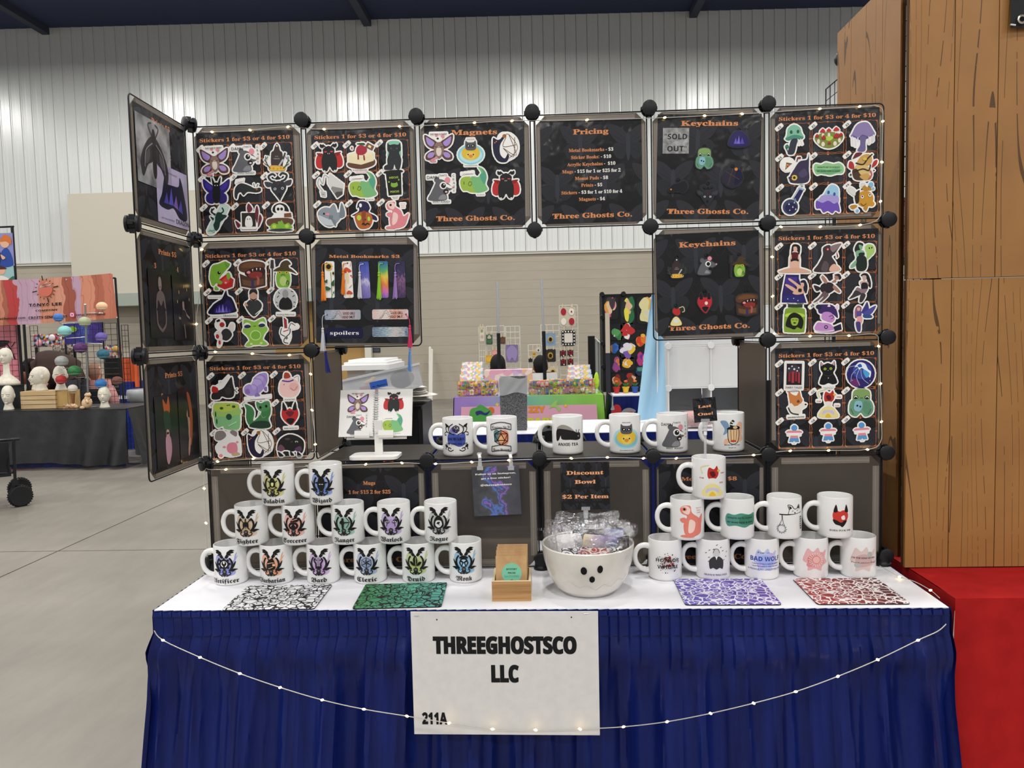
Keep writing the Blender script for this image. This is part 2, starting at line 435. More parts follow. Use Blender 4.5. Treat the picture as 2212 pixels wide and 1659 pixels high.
ORANGE = mat('d58a58', .45); ORANGE2 = mat('b56a3e', .5); WHITEP = mat('efece6', .45)
MOTH = ["s M 0 3 3 7 7 9 10 9 9 5 6 1 2 -1", "s 202228 1 -1 6 0 8 -3 6 -7 3 -8 1 -5", "s M 0 3 -3 7 -7 9 -10 9 -9 5 -6 1 -2 -1", "s 202228 -1 -1 -6 0 -8 -3 -6 -7 -3 -8 -1 -5", "s 2e3038 0 5 1 3 1 -5 0 -9 -1 -5 -1 3",
        "l 1d1f26 .25 1 1 6 6", "l 1d1f26 .25 1 0 8 4", "l 1d1f26 .25 -1 1 -6 6", "l 1d1f26 .25 -1 0 -8 4", "l 1d1f26 .25 1 -2 6 -5", "l 1d1f26 .25 -1 -2 -6 -5"]
MOTHP = parse(';'.join(MOTH))
def moths(mb, w, h, pitch, sc, z=.0001, seed=0, z_scroll=True):
    rnd = random.Random(seed); nx = int(w/pitch)+3; ny = int(h/pitch)+3
    for j in range(-1, ny):
        for i in range(-1, nx):
            cx = -w/2+i*pitch+(pitch/2 if j % 2 else 0)-.02; cy = -h/2+j*pitch*.82
            zz = z
            for pr in MOTHP:
                for pts in (pr[2] if pr[0] == 'Q' else [pr[2]]):
                    p = clip([(cx+x*sc/10, cy+y*sc/10) for x, y in pts], -w/2, w/2, -h/2, h/2)
                    if p: mb.flat(p, zz, mat(pr[1], .5))
                zz += .00003
            # scroll flourish between the moths
            for s in (-1, 1):
                pts = spline([(cx+s*.004+pitch/2, cy+.0), (cx+s*.014+pitch/2, cy+.018), (cx+s*.006+pitch/2, cy+.034), (cx+s*.001+pitch/2, cy+.026)], 4, False)
                st = clip(stroke(pts, .0012), -w/2, w/2, -h/2, h/2)
                if st: mb.flat(st, z, mat('1d1e24', .5))
def sheet(w, h, m=None, th=.0006, curl=0):
    mb = MB(); mb.box((0, 0, -th/2), (w, h, th), m or BLACKP); return mb

# ------------------------------------------------------------------ the table with its pleated skirt
FL, FR = Vector((-.016, -.292, 0)), Vector((1.838, -.322, 0)); ED = (FR-FL).normalized(); EN = Vector((ED.y, -ED.x, 0))  # EN points to the aisle
BL_, BR_ = FL-EN*.62, FR-EN*.62
TA = math.atan2(ED.y, ED.x)
blue = noise_mat('royal_blue_satin', '0a1650', '0f2066', (30, 30, 2), .34, .1, 5, bscale=60); pb(blue).inputs['Specular IOR Level'].default_value = .3
white_cloth = noise_mat('white_table_cover', 'e6e5ea', 'f0eff3', (6, 6, 6), .55, .05, 4)
table = thing('trade_show_table', 'long folding table with white cover top and pleated royal blue skirt', 'table', ((FL+BR_)/2)[:2]+(0,), (0, 0, TA))
L_ = (FR-FL).length
MB().box((0, 0, T-.006), (L_, .62, .012), white_cloth).build('white_cover', table)
mb = MB(); mb.box((0, 0, T-.03), (L_-.02, .6, .03), mat('5a5a5c', .6)); mb.build('table_top', table)
lg = MB()
for sx in (-1, 1): lg.tube([(sx*.7, -.24, .0), (sx*.7, -.24, T-.04)], .014, 'g').tube([(sx*.7, .24, 0), (sx*.7, .24, T-.04)], .014, 'g').tube([(sx*.7, -.24, .12), (sx*.7, .24, .12)], .012, 'g')
me_leg = lg.mesh('leg_frame'); link('leg_frame', me_leg, table)
rnd = random.Random(3)
def pleats(L, seed, zt, zb, flare=.022, amp=.034, step=.0042, pl=.0236, band=.062, wide=None):
    """fabric sheet along x (0..L), outward -y; returns function and counts"""
    r = random.Random(seed); ph = [(r.uniform(.08, .21), r.uniform(0, 6.28), r.uniform(.4, 1)) for _ in range(7)]
    bump = [r.uniform(.3, 1) for _ in range(int(L/pl)+3)]
    nv = 34; zs = []
    for j in range(nv+1):
        t = j/nv; zs.append(zt-(zt-zb)*t**1.35)
    def fn(u, v):
        x = u*L; j = int(round(v*nv)); z = zs[j]; d = zt-z
        k = x/pl; fr = k-int(k); saw = (1-fr)*.0055
        if d < band: off = saw+(.0015 if d > .014 else .0)
        else:
            q = (d-band)/(zt-zb-band); a = min(1, q*4)
            off = saw*(1-a)+.003
            off += a*amp*sum(w*(1-2*abs(math.sin(3.14*x/l+p+.8*q*math.sin(p)))**.7) for l, p, w in ph)/3.0
            off += max(0, 1-abs(q-.07)/.07)*.016*bump[int(k)]
            off += flare*q**.7
        if wide: x += (wide[0]*(u-1)+wide[1]*u)*(max(0, d-band)/(zt-zb-band))**.7*(1 if d > band else 0)
        return (x, -off, z)
    return fn, int(L/step), nv
def side(L, seed, mw, name='skirt_panel', **k):
    fn, nu, nv = pleats(L, seed, T-.0005, .01, **k); return MB().grid(fn, nu, nv, blue).build(name, table, mw=mw, smooth=28)
hw, hd = L_/2, .31
side(L_, 1, tr(-hw, -hd, 0), wide=(.09, .05))
side(.62, 2, tr(-hw, hd, 0) @ rz(-PI/2), flare=.105); side(.62, 3, tr(hw, -hd, 0) @ rz(PI/2), flare=.06); side(L_, 4, tr(hw, hd, 0) @ rz(PI), step=.02)
MB().tube([(-hw, -hd-.0062, T-.0635), (hw, -hd-.0062, T-.0635)], .0011, mat('0a1238', .6), 5).build('band_seam', table); MB().tube([(-hw, -hd-.0052, T-.016), (hw, -hd-.0052, T-.016)], .0009, mat('0a1238', .6), 5).build('top_seam', table)
# thread seam along the bottom of the band and the turned-over pleat tops
me_pl = MB().add([(0, -.0065, 0), (.020, -.0065, 0), (.0235, -.0025, .0), (0, -.0065, .013), (.014, -.0065, .0115), (.0195, -.003, .0145)], [(0, 1, 4, 3), (1, 2, 5, 4)], blue).mesh('pleat_top')
for i in range(int(L_/.0236)): link('pleat_top', me_pl, table, (-hw+i*.0236, -hd, T-.0152))

# ------------------------------------------------------------------ placard hung on the skirt
def from_px(tl, tr_, br, bl, axis, val):
    a, b, c, d = [at(u, v, axis, val) for u, v in (tl, tr_, br, bl)]; ctr = (a+b+c+d)/4
    return ctr, ((b-a).length+(c-d).length)/2, ((d-a).length+(c-b).length)/2, a, b
plc = noise_mat('foam_board', 'd6d3d0', 'dcd9d6', (40, 40, 40), .7)
yq = -.352
ctr, w, h, a, b = from_px((889, 1325), (1290, 1318), (1297, 1584), (892, 1590), 1, yq)
pl = thing('booth_placard', 'white rectangular board lettered THREEGHOSTSCO LLC 211A hung on blue skirt', 'sign', mw=tr(*ctr) @ rz(TA) @ FRONT @ rz(-.001))
MB().box((0, 0, -.0015), (w, h, .003), plc).build('board', pl)
mb = MB(); s_ = w/405
for dx in (-.0008, .0008): put_text(mb, 'THREEGHOSTSCO', dx, .048, .0780, mat('0e0e10', .6), 's', w=310*s_, z=.0004+dx*.1, off=.024)
for dx in (-.0008, .0008): put_text(mb, 'LLC', dx, -.019, .0780, mat('0e0e10', .6), 's', w=59*s_, z=.0004+dx*.1, off=.024)
put_text(mb, '211A', -w/2+46*s_, -h/2+.025, .054, mat('0e0e10', .6), 's', w=56*s_, z=.0004, off=.024)
mb.lines('lettering', pl)
mb = MB()
for x, y in ((-w/2+57*s_, h/2-.018), (w/2-57*s_, h/2-.013)): mb.lathe([(.0016, 0), (.0016, .0006)], 'k', 10, (x, y, 0))
mb.build('pin_holes', pl)
for x, y in ((-w/2+13*s_, h/2-.0085), (w/2-26*s_, h/2-.0035)):
    MB().tube([(x-.005, y, 0), (x-.0045, y-.001, .001), (x+.0045, y-.001, .001), (x+.005, y, 0)], .0004, mat('c8c8cc', .3, 1), 5).build('staple', pl)

# ------------------------------------------------------------------ wire cube display
def frost_mat():
    m = bpy.data.materials.new('frosted_grey_plastic'); m.use_nodes = True; nt = m.node_tree; N = nt.nodes; L = nt.links; b = pb(m)
    b.inputs['Base Color'].default_value = lin('6a645d'); b.inputs['Roughness'].default_value = .38
    t1 = N.new('ShaderNodeBsdfTranslucent'); t1.inputs[0].default_value = lin('c4bbb0')
    t2 = N.new('ShaderNodeBsdfRefraction'); t2.inputs['Color'].default_value = lin('bdb5aa'); t2.inputs['Roughness'].default_value = .22; t2.inputs['IOR'].default_value = 1.12
    m1 = N.new('ShaderNodeMixShader'); m1.inputs[0].default_value = .42; m2 = N.new('ShaderNodeMixShader'); m2.inputs[0].default_value = .45
    L.new(b.outputs[0], m1.inputs[1]); L.new(t1.outputs[0], m1.inputs[2]); L.new(m1.outputs[0], m2.inputs[1]); L.new(t2.outputs[0], m2.inputs[2])
    L.new(m2.outputs[0], N['Material Output'].inputs['Surface']); return m
FROST = frost_mat()
def strip_mat():
    m = bpy.data.materials.new('stitched_plastic_hem'); m.use_nodes = True; nt = m.node_tree; N = nt.nodes; L = nt.links; b = pb(m)
    b.inputs['Roughness'].default_value = .35
    tc = N.new('ShaderNodeTexCoord'); sp = N.new('ShaderNodeSeparateXYZ'); L.new(tc.outputs['Object'], sp.inputs[0])
    def M(op, a, b_=None):
        n = N.new('ShaderNodeMath'); n.operation = op
        for i, q in enumerate((a, b_)):
            if q is None: continue
            if isinstance(q, (int, float)): n.inputs[i].default_value = q
            else: L.new(q, n.inputs[i])
        return n.outputs[0]
    fx_ = M('LESS_THAN', M('FRACT', M('MULTIPLY', sp.outputs[0], 260.)), .5); fy_ = M('LESS_THAN', M('ABSOLUTE', M('SUBTRACT', sp.outputs[1], .001)), .0011)
    mk = M('MULTIPLY', fx_, fy_)
    mx = N.new('ShaderNodeMix'); mx.data_type = 'RGBA'; L.new(mk, mx.inputs[0]); mx.inputs[6].default_value = lin('a89f94'); mx.inputs[7].default_value = lin('d8d0c6')
    L.new(mx.outputs[2], b.inputs['Base Color'])
    t1 = N.new('ShaderNodeBsdfTranslucent'); t1.inputs[0].default_value = lin('b3aa9d'); m1 = N.new('ShaderNodeMixShader'); m1.inputs[0].default_value = .12
    t2 = N.new('ShaderNodeBsdfTransparent'); t2.inputs[0].default_value = lin('e4e0d8'); m2 = N.new('ShaderNodeMixShader'); m2.inputs[0].default_value = .5
    L.new(b.outputs[0], m1.inputs[1]); L.new(t1.outputs[0], m1.inputs[2]); L.new(m1.outputs[0], m2.inputs[1]); L.new(t2.outputs[0], m2.inputs[2]); L.new(m2.outputs[0], N['Material Output'].inputs['Surface'])
    return m
STRIP = strip_mat(); BLK = mat('17171a', .4); BLKW = mat('1b1b1f', .35, .3)
S2 = .1435; CUT = .024
sh = MB().prism([(-S2+CUT, -S2), (S2-CUT, -S2), (S2, -S2+CUT), (S2, S2-CUT), (S2-CUT, S2), (-S2+CUT, S2), (-S2, S2-CUT), (-S2, -S2+CUT)], -.0008, 0, FROST).mesh('panel')
def loop(h, r, n=4):
    o = []
    for sx, sy, a0 in ((1, 1, 0), (-1, 1, 90), (-1, -1, 180), (1, -1, 270)):
        for i in range(n+1):
            a = math.radians(a0+90*i/n); o.append((sx*(h-r)+r*math.cos(a), sy*(h-r)+r*math.sin(a), -.001))
    return o
fr = MB().tube(loop(.1465, .012), .0019, BLKW, 6, True).mesh('wire_frame', True)
st = MB().box((0, 0, .0004), (.232, .0165, .0008), STRIP).mesh('edge_strip')
rack = thing('wire_cube_display', 'tall display rack of frosted grey panels in black wire frames standing on the white table', 'display rack', (0, 0, T+.0005))
def panel(mw, hem=True):
    p = link('panel', sh, rack, mw=mw); link('wire_frame', fr, p)
    if hem:
        for k in range(4): link('edge_strip', st, p, mw=rz(k*PI/2) @ tr(0, -.1325, 0))
    return p
SIDE = Matrix(((0, 0, -1, 0), (1, 0, 0, 0), (0, 1, 0, 0), (0, 0, 0, 1)))     # plane x = const
FLATM = Matrix.Identity(4)
front = [(i, 3) for i in range(6)]+[(i, 2) for i in (0, 1, 4, 5)]+[(i, 1) for i in (0, 5)]+[(i, 0) for i in range(6)]
for i, j in front: panel(tr((i+.5)*P, 0, (j+.5)*P) @ FRONT)
WX = -.012
WINGM = tr(WX, 0, 0) @ rz(.02)
for j in (1, 2, 3): panel(WINGM @ tr(0, -.5*P, (j+.5)*P) @ WING)
for i in (1, 2, 3, 4): panel(tr((i+.5)*P, .5*P, P) @ FLATM, False)
for x, j in ((P, 1), (5*P, 1), (0, 0), (6*P, 0), (P, 0), (5*P, 0)): panel(tr(x, .5*P, (j+.5)*P) @ WING, False)
cn = MB()
cn.lathe([(.0, .016), (.016, .016), (.019, .0145), (.0195, .010), (.0185, .0085), (.012, .0085), (.012, -.0085), (.0185, -.0085), (.0195, -.010), (.019, -.0145), (.016, -.016), (0, -.016)], BLK, 20)
for a in range(4):
    c_, s__ = math.cos(a*PI/2), math.sin(a*PI/2)
    cn.box((.0165*c_, .0165*s__, -.001), (.010 if c_*c_ > .5 else .007, .007 if c_*c_ > .5 else .010, .012), BLK)
cme = cn.mesh('connector', 35)
for i, j in [(i, 4) for i in range(1, 6)]+[(i, 3) for i in range(1, 7)]+[(i, 2) for i in (1, 5, 6)]+[(i, 1) for i in (2, 3, 4, 5, 6)]+[(i, 0) for i in range(1, 7)]:
    link('connector', cme, rack, mw=tr(i*P+(.004 if i == 6 else 0), -.003, j*P+(.028 if j == 0 else 0)) @ FRONT)
for j in range(5): link('connector', cme, rack, mw=tr(-.002, -.003, j*P+(.028 if j == 0 else 0)) @ rz(-.8) @ FRONT @ rz(.25))
for j in (3, 2): link('connector', cme, rack, mw=WINGM @ tr(-.002, -P-.004, j*P) @ rz(.25) @ WING)
for x, y, j in ((P, P, 2), (P, P, 1), (5*P, P, 2), (5*P, P, 1), (2*P, P, 1), (3*P, P, 1), (4*P, P, 1), (0, P, 1), (6*P, P, 1)): link('connector', cme, rack, mw=tr(x, y, j*P) @ WING)
foot = MB().lathe([(0, 0), (.022, 0), (.022, .006), (.019, .009), (.017, .03), (0, .03)], BLK, 18).mesh('foot', 40)
for i in (0, 1, 2, 3, 4, 5, 6):
    for y in (0, P): link('foot', foot, rack, (i*P, y, 0.0))
mb = MB()
for i in range(0, 7):
    for y in (-.0035, .0035): mb.tube([(i*P+y, P, 0.02), (i*P+y, P, P)], .0019, BLKW)
for i in range(6): mb.tube([(i*P, P, .018), (i*P+P, P, .018)], .0019, BLKW).tube([(i*P, P, P-.018), (i*P+P, P, P-.018)], .0019, BLKW)
mb.build('rear_frame', rack)
# ------------------------------------------------------------------ sticker art (flat print)
_parse0 = parse
def parse(spec):
    out = []
    for it in spec.split(';'):
        a = it.split()
        if a and a[0].endswith('*'):
            p = _parse0(' '.join([a[0][:-1]]+a[1:])); out += p
            for q in p:
                fl_ = lambda s: [(-x, y) for x, y in s][::-1]
                out.append((q[0], q[1], [fl_(z_) for z_ in q[2]] if q[0] == 'Q' else fl_(q[2])))
        else: out += _parse0(it)
    return out
ART = {
 'A1': "s* 5e3c34 1 3 5 6 10 8.5 9 2 5 -1 1 -1;s* v 3 3 6 5.5 8.8 7 8 2.5 5 0.5;s* 5e3c34 1 -3 5 -2.5 9 -5 9 -8.5 4 -8.5;s* v 3 -4 6 -3.7 8 -5.5 7.6 -7.4 4.5 -7;s 8d7269 0 4.5 3 1 3.3 -4 0 -8 -3.3 -4 -3 1;e e2d3c6 0 -3 1.9 3.3;l k .3 -2.9 .4 0 -.4 2.9 .4;s w -3.6 6 -1 7.5 2.4 6.6 2 4 -1 3.4;e i 2.8 7.4 1.3 1.2;e i -1.4 7.8 1 .9;e k -.6 5.8 .8 .7;l i 1 -1 -7 -4 -8.3 -6 -9.6 -2 -9.8;t k 0 8.4 2.1 SHE WAS A FAIRY",
 'A2': "s 5f6064 -9 -8.5 -7 -3 -5 1 -3 5 0 6 4 4 8 0 6 -2 3 -2 3.6 -8.5;s 8a8b8f -2 -8 0 -5 3 -5 3.4 -8;e 5f6064 -3 5.6 1.9 2;e i 4.6 5.2 2 2.2;e w 1.6 1.6 2.6 2.6;e k 1.7 1.5 1.7 1.8;e w 2.2 2.2 .5 .5;s w 4 2.5 8 .5 8 -.6 4.5 .2;e i 8.3 .2 .7 .6;e k 3.4 -2.6 1.9 1.6;e l 3.6 -2.9 .9 .6;tn k -5.6 6.3 3 DAMN;tn k 1.6 8 1.7 THAT'S;tn k 9 7.5 2.2 C;tn k 9 5 2.2 R;tn k 9.2 2.5 2.2 A;tn k 9.2 -.2 2.2 Z;tn k 9 -3 2.2 Y;tn k 0 -10.4 2 WHO ASKED?",
 'A3': "s 3c2f2c -3.6 -7 -4.2 3 -2.4 5 -1.4 8 0 9.8 1.4 8 2.2 5 4 3 3.6 -7;e w 0 8.3 .6 .6;tb x -.2 -1 1.6 CHEESE;tb x -.2 .8 1 BOARD;s a -5 -9 -4.6 -5.4 5.2 -6 5 -9;s y -4.6 -8.6 -4.3 -6 4.8 -6.4 4.6 -8.6;e o -2.5 -7.4 .7 .7;e o .4 -7.8 .6 .6;e o 2.8 -7.2 .7 .6;l x 1.2 1.6 -5.6 4.6 -1;l 3a3a3a 1.1 4.4 -1 6 3.6;l* 3e4a3c .6 4.6 -7.6 7.8 -3 8 1;l* 3e4a3c .5 6 -6 9 -4;l* 3e4a3c .5 7 -3.6 9.2 -1.4;l* 3e4a3c .5 7.4 -1 6.4 .8",
 'A4': "s* 2b2070 1 2 5 5 9.5 8 9 2 5 -2 1 -2;s* 43329a 3 2.4 7.4 5.6 7.6 2.4 4 0;s* 2b2070 1 -1 7 -3 7 -8 2 -9;s k -2.2 -8 -2.6 1 0 3.4 2.6 1 2.2 -8;e k 0 3.4 2.4 2.2;s* k 1 4.6 3.2 9.4 2.6 4;e w .9 3.4 .35 .35;e w -.9 3.4 .35 .35",
 'A5': "s 26292a -9.5 -6 -9 0 -5 3.5 1 2 5 0 9 .4 9.4 -2 6 -3 0 -2.6 -3 -5 -5 -2.8 -7 -4 -8 -7.5;l k .5 5 1 4.4 3.4;l k .5 6.6 1 7.6 3;e o 6.6 -.7 .7 .6;e k 6.6 -.7 .35 .35;e 3c4042 -4 0 .3 .3;e 3c4042 0 .5 .3 .3;e 3c4042 -6 -2 .3 .3;p w -8.6 3.4 -3 4.8 -2.6 6.6 -8 5.6;t l -5.8 4.4 1.2 INSECTS",
 'A6': "s 2b2c31 -4.6 3 0 4.4 4.6 3 5.4 -1 3 -5 1 -8 0 -9.5 -1 -8 -3 -5 -5.4 -1;l* 2b2c31 1.5 2 4 5 5 6.6 8 3.6 9.6 1.6 8;s* 3b3c42 4.6 3.4 9.6 4.6 8.6 1 5 1;e* c9d2da 2.7 -1 1 .9;e* k 2.7 -1 .5 .5;s k 0 -4 1.2 -5.4 0 -7 -1.2 -5.4;e z 0 2 .5 1",
 'A7': "s c6dcd2 -9 -8 -7 -10 -2 -8 8 6 8 9 5 10 2 9 -7 -4;s 1d3a30 -2.5 -8 0 -6 1.4 -2 4 0 3 4 0 5 -2 2 -2.5 -1 -4 -4;l* 1d3a30 1 1.4 3.6 4.4 5.4 3.6 8;l 1d3a30 1 -2 3 -4 6 -2 8;s 1d3a30 3.4 3 6.6 2 4 0;s 1d3a30 -3 1 -5.6 2.6 -4 -.4;l 5e8a78 .3 -7 -6.6 -4 -9 -3.6 -6;l 5e8a78 .3 -8 -7.6 -3 -7.4",
 'A8': "p 2c211f -5 -6.4 5 -6.4 5 3.4 -5 3.4;s w -2.4 -6 -2.2 -.6 0 1.4 2.2 -.6 2.4 -6;e* k .8 -1 .35 .45;p 8a7a72 -5.4 -8.6 5.4 -8.6 5.4 -7.4 -5.4 -7.4;p w -5.2 -8.2 5.2 -8.2 5.2 -6.8 -5.2 -6.8;s z 0 3.6 -1 7 .4 10 3 6;s z 6 -4 7.4 4 6.2 8.4 4.8 3;s z -6 -5 -9.6 -2 -8 -7;s z 6.6 -7 9.6 -1 8 2",
 'A9': "s k -5 4 -4.4 8 0 10 4.6 8.4 6.4 4 2 4.6 0 3;s w -3 4 -3 7.6 0 9 3 7.4 3 4.2 0 2.4;e k -1.2 5.8 1 1.1;e k 1.3 5.8 1 1.1;s w -2 3 -6 -3 3 -3;s h -8 -6 -8 -1 8 -1 7 -6;p 7a4b30 3 0 8.4 0 8 3 3 2.6;s n -7 -8 -5 -4 -1 -5 1 -2 3 -5 6 -4 8 -8;e q -4.4 -6.4 1.5 1.4;e q 4.8 -6.4 1.5 1.4;e n 0 -5 1.4 2.4 30;s d -9 -9 0 -8 9 -9 0 -10",
 'B1': "s n -8 0 -6 7 -1 8.5 4 10 6 7 4 4 0 0 -2 -3 -6 -7 -7.6 -4;s 6a9a30 3 9.6 7 8 4.6 5;e k -1.2 2.2 1.1 1.1;e w -.8 2.6 .35 .35;p r -2 -3 4 1 9 -3 8 -8 2 -9.6 -3 -7;p d44a40 0 -3.6 4 -.6 6.4 -4 3 -6.4;t w 3.2 -5.4 2 20;s n -4 -4 -1 -6 1 -5 -1 -3;s n 4 1 6 2 7 -1 5 -3;s n -4 -7 -2 -9.5 -5 -9.6",
 'B2': "s 5a3a26 -9 3 -8 8 0 9.6 8.6 8 9 4 4 2 -2 1;s 6e482c -7 5 -6 7.4 0 8.6 7 7.4 5 5;s 341418 -5 2 2 5 9 4 8 -2 0 -3 -4 -1;s 8a3028 -3 0 2 2 7 1 6 -2 0 -2.6;p 4a3026 -9 1 -8.4 -8 0 -9.8 9 -8 9.4 0 4 -3 -2 -2;p 6a4a2e -7.4 -3 -1 -4.4 -1 -8.2 -7 -7;p 6a4a2e 1 -4.4 8 -3 7.8 -7 1 -8.2;p 3c2c5c -1 -4 1 -4 1 -9.6 -1 -9.6;s b05a50 3 -1 5 -3 4.4 -7 3 -7 3.4 -3;p w -3 2.4 -2 2.8 -2.2 1;p w 0 3.6 1 4 .6 2;p w 3 4.4 4 4.4 3.4 2.6;p w 5.6 4.4 6.6 4.2 6 2.6;e i -2.4 1.6 1.4 .9",
 'B3': "s n -4 -8.5 -5 -2 -3 3 0 4 3 3 5 -2 4 -8.5 0 -9.4;e b9cf7a 0 -5 2.6 3.4;s 4a3a22 -7 2 -2 5 5 4 9.6 0 5 1.6 0 2;s 4a3a22 -2 4 -1 8 3 9.6 5.6 7 4 6 4 3.6;e y -2.4 1 1.1 1;e y 2.6 1 1.1 1;e k -2.4 1 .4 .6;e k 2.6 1 .4 .6;l 3a3a34 .3 -1.6 -1 0 -.2 1.6 -1;l 3a3034 .9 -8 -9 -7.6 4;p 3a3034 -9 4 -6.4 4 -6.6 9.8 -8.6 9.8;l k .4 2 -7 3 -4.4 4 -6.4 3 -7.6",
 'B4': "s 171430 -9.6 -7 -7 -1 -3 2 0 4 3 9.6 4 6 7 4 9.4 -2 8.6 -6;s 2b2260 -6 -6 -3 -1 1 0 4 3 7 0 7 -5;p 6a5ac0 -5 -6 -4 -2.6 -3.4 -6;p 7a6ad0 -3.4 -6 -2 -1 -1 -6;p 8a78d8 -1 -6 .4 0 1.6 -6;p 6a5ac0 1.6 -6 3 -1.4 4 -6;p 4a3aa0 4 -6 5 -3 6.4 -6;tm k -4.6 4.6 1.3 there are book worms;tm k -4 -9 1.2 and there are book;tn k 5.4 -9 2 DRAGONS",
 'B5': "s d -4.4 1 -5.6 -3 0 -9.5 5.6 -3 4.4 1 0 3;s c79a84 -2.6 3 -2.4 8 0 9 2.4 8 2.6 3 0 1.4;s 2a2322 -2.8 6 -2 9.4 2.2 9.4 2.8 6 0 7.6;s 2a2322 -2.4 3.4 0 1.2 2.4 3.4 0 2.6;s c79a84 -6.6 -1.4 -5.6 .6 -4 -2;l w .5 1 -8 5.4 -4.4",
 'B6': "e c4c4c4 0 1.6 8 8;s k -4 -5 -4.4 0 -2 3 0 3.6 2 3 4.4 0 4 -5;e 9a9a9a 0 5.6 2.2 3;l k .5 -6 3 -4.6 4.4;l k .5 5 3.6 6.6 4.6;l k .5 -5 7 -4 5.6;l k .5 4 7.6 5.6 7;l k .5 -7 0 -5.8 -.8;l k .5 6 0 7 -.6;l k .5 -6 -3.4 -5.4 -2.4;l k .5 5.6 -3 6.6 -3.6;tb k 0 -9.4 1.9 SILENCE WILL FALL",
 'B7': "e w -2 5.4 3.2 3.4;e b03030 -.6 5.4 1.8 1.8;s d -1 1 3 2.4 6 -2 2 -6 -2 -4;s e6dcd6 -6 -1 -3 1 -1 -3 -3 -9.4 -5 -9.4 -4 -4;e b03030 -4.6 -2.6 1.2 1.6;e b03030 -3.4 -7 .8 1.6;s e6dcd6 4 2 6 6 8 5 7 1;p k -4.4 8.6 -2 9.6 -1.6 8 -4 7.4",
 'B8': "s 8fc04a -6 4 -9 1 -6.6 -2 -5 -5 -4 -9 4 -9 5 -5 6.6 -2 9 1 6 4;s 8fc04a -7 9 -3 8 0 7 3 8 7 9 8 5 6 1 0 .4 -6 1 -8 5;e cfe29a 0 -2.6 4 3.6;e 7ab03c 0 -2.6 3.4 3;e f0f0e6 -5.4 4.6 2.6 2.2;e f0f0e6 5.4 4.6 2.6 2.2;e 23304a -5.2 4 2.4 1.3;e 23304a 5.2 4 2.4 1.3;l f .3 -1 4 1 4;s* 8fc04a 4 -6 8 -9.4 3 -9.6;e* cfe29a 3.6 -8.4 1 .8",
 'B9': "p z -1 9.6 1 7.6 1 -1 -1 -1 -1 7.6;p r -.5 8.6 .5 7.4 .4 0 -.4 0;s w -3 1 -3.6 -4 0 -9 3 -5 2.4 1;l k .6 -3 2 -4 -2 -1 -4;l k .6 3 2 2.6 -2 -1 -5 -2 -8 1 -9;l r .6 -2 -.6 2 .4;s w 3 3 8 4 9 1.6 4 .6;l k .4 2 1 4 5 7 3;e g 0 -5 1 1.2",
 'C1': "s 2c2a2a -9 -8 -9 -4 -5 -2 -1 0 2 4 5 8 6 3 7 -2 6 -6 2 -7 -2 -6 -4 -8;s r -9 -3 -8.6 1 -5 0 -5 -3;s 3a3636 0 -1 3 1 5 -2 2 -5;e 454040 3.6 2 .5 .4;l k .5 6 0 9 -3;l k .4 8 -1 9 0;l w .3 -6 1 -2 4 3 9;tm k -2.8 4 1 BAWK",
 'C2': "s v -9 -4 -9 0 -6 2 -3 2 -2 6 2 9 7 9.6 8 6 7 2 5 -1 2 -4 -2 -6 -6 -6;s b8a2dc -4 1 -2 5 2 7.6 5 7 4 3 1 1 -2 -2;l 8a72b8 .4 -3 2 0 0 0 -4;l 8a72b8 .4 -2 6 3 5 5 0;l 8a72b8 .4 2 9 6 7 7.4 3;s 8a72b8 -8.4 -2 -6 -1 -5 -4 -7.6 -4.6;s 8a72b8 -2 -6 0 -4 2 -6 0 -8;s 8a72b8 5 -1 7 0 7 -3 5.6 -3;p w -9 -9.6 9.4 -8 9.4 -6 -9 -7.6;t u 0 -9 1.2 I BELIEVE IN WATER BEARS",
 'C3': "s l -7 -3 -6 3 -3 5.6 3 5.6 6.4 3 7.4 -2 4 -7 -4 -7;e e8b4ae 3.4 -.4 3.4 3;l 8a6a60 .3 1 -1 3.6 -2.8 6 0;s a8402c -3 6 -2.4 9.8 .4 9.4 1.4 6.4;l p .9 -4.6 4.4 0 3.6 3.6 4.6;e 8a6a60 -3.4 1.6 .4 .4;l 8a6a60 .3 4 6 7 7 7 3;tb k 0 -9.6 1.9 CLUCK YOU",
 'C4': "s 86c084 -9 8 -3 9.6 7 9 9.4 6 9 -8 4 -9.6 -2 -9 -3 -7 -7 -8 -9 -4;s b8cc58 -9 8 -3 9.6 7 9 9 6 0 3 -8 4;s 9fc66c -8.6 4.6 0 2.6 9 5.4 9 1 -8.4 0;e 2c5040 1.6 -.4 2.1 2.2;e f -3.4 5.8 1.3 .9;e f 5.4 6.8 1.3 .9;e 2c5040 1 7.8 .6 .4;e 2c5040 2.4 8 .6 .4;e 2c5040 -7.8 1.6 .5 2;e 2c5040 -7.2 -3.4 .5 2;l b6dcc0 .8 1 -7 7 -4",
 'C5': "s 3f7a48 -7 -7 -9 -2 -8.6 4 -9.6 8 -5 6 -3 2 -4 -4 0 -1 2 2 2 6 5 8 8.6 6 8.6 1 7 -3 8 -8.6 0 -9.6;s 213a2c -7 -8 -4 -5 2 -4 7 -5 7.6 -8.6 0 -9.4;s 4d8a54 -1 6 -1 9.6 2 8.4 5 9.6 8 9.4 8.4 5 5 2.6 1 3;e k 1.6 5.4 .9 1;e k 5.8 6.2 .9 1;l 8fb88a .3 0 -1 1 2 3 -2 5 -1",
 'C6': "s r -6 0 -5 5 -2 4 0 5 2 4 5 5 6 0 3 -5 0 -7 -4 -4;s* k 2 4 4.4 9.6 5 4;s k -3 -3 0 -2 3 -3 1 -6 -1 -6;s z -3 2 0 3 3 2 0 -1;tb k 0 -9.6 1.7 HAHA! FUCK YOU",
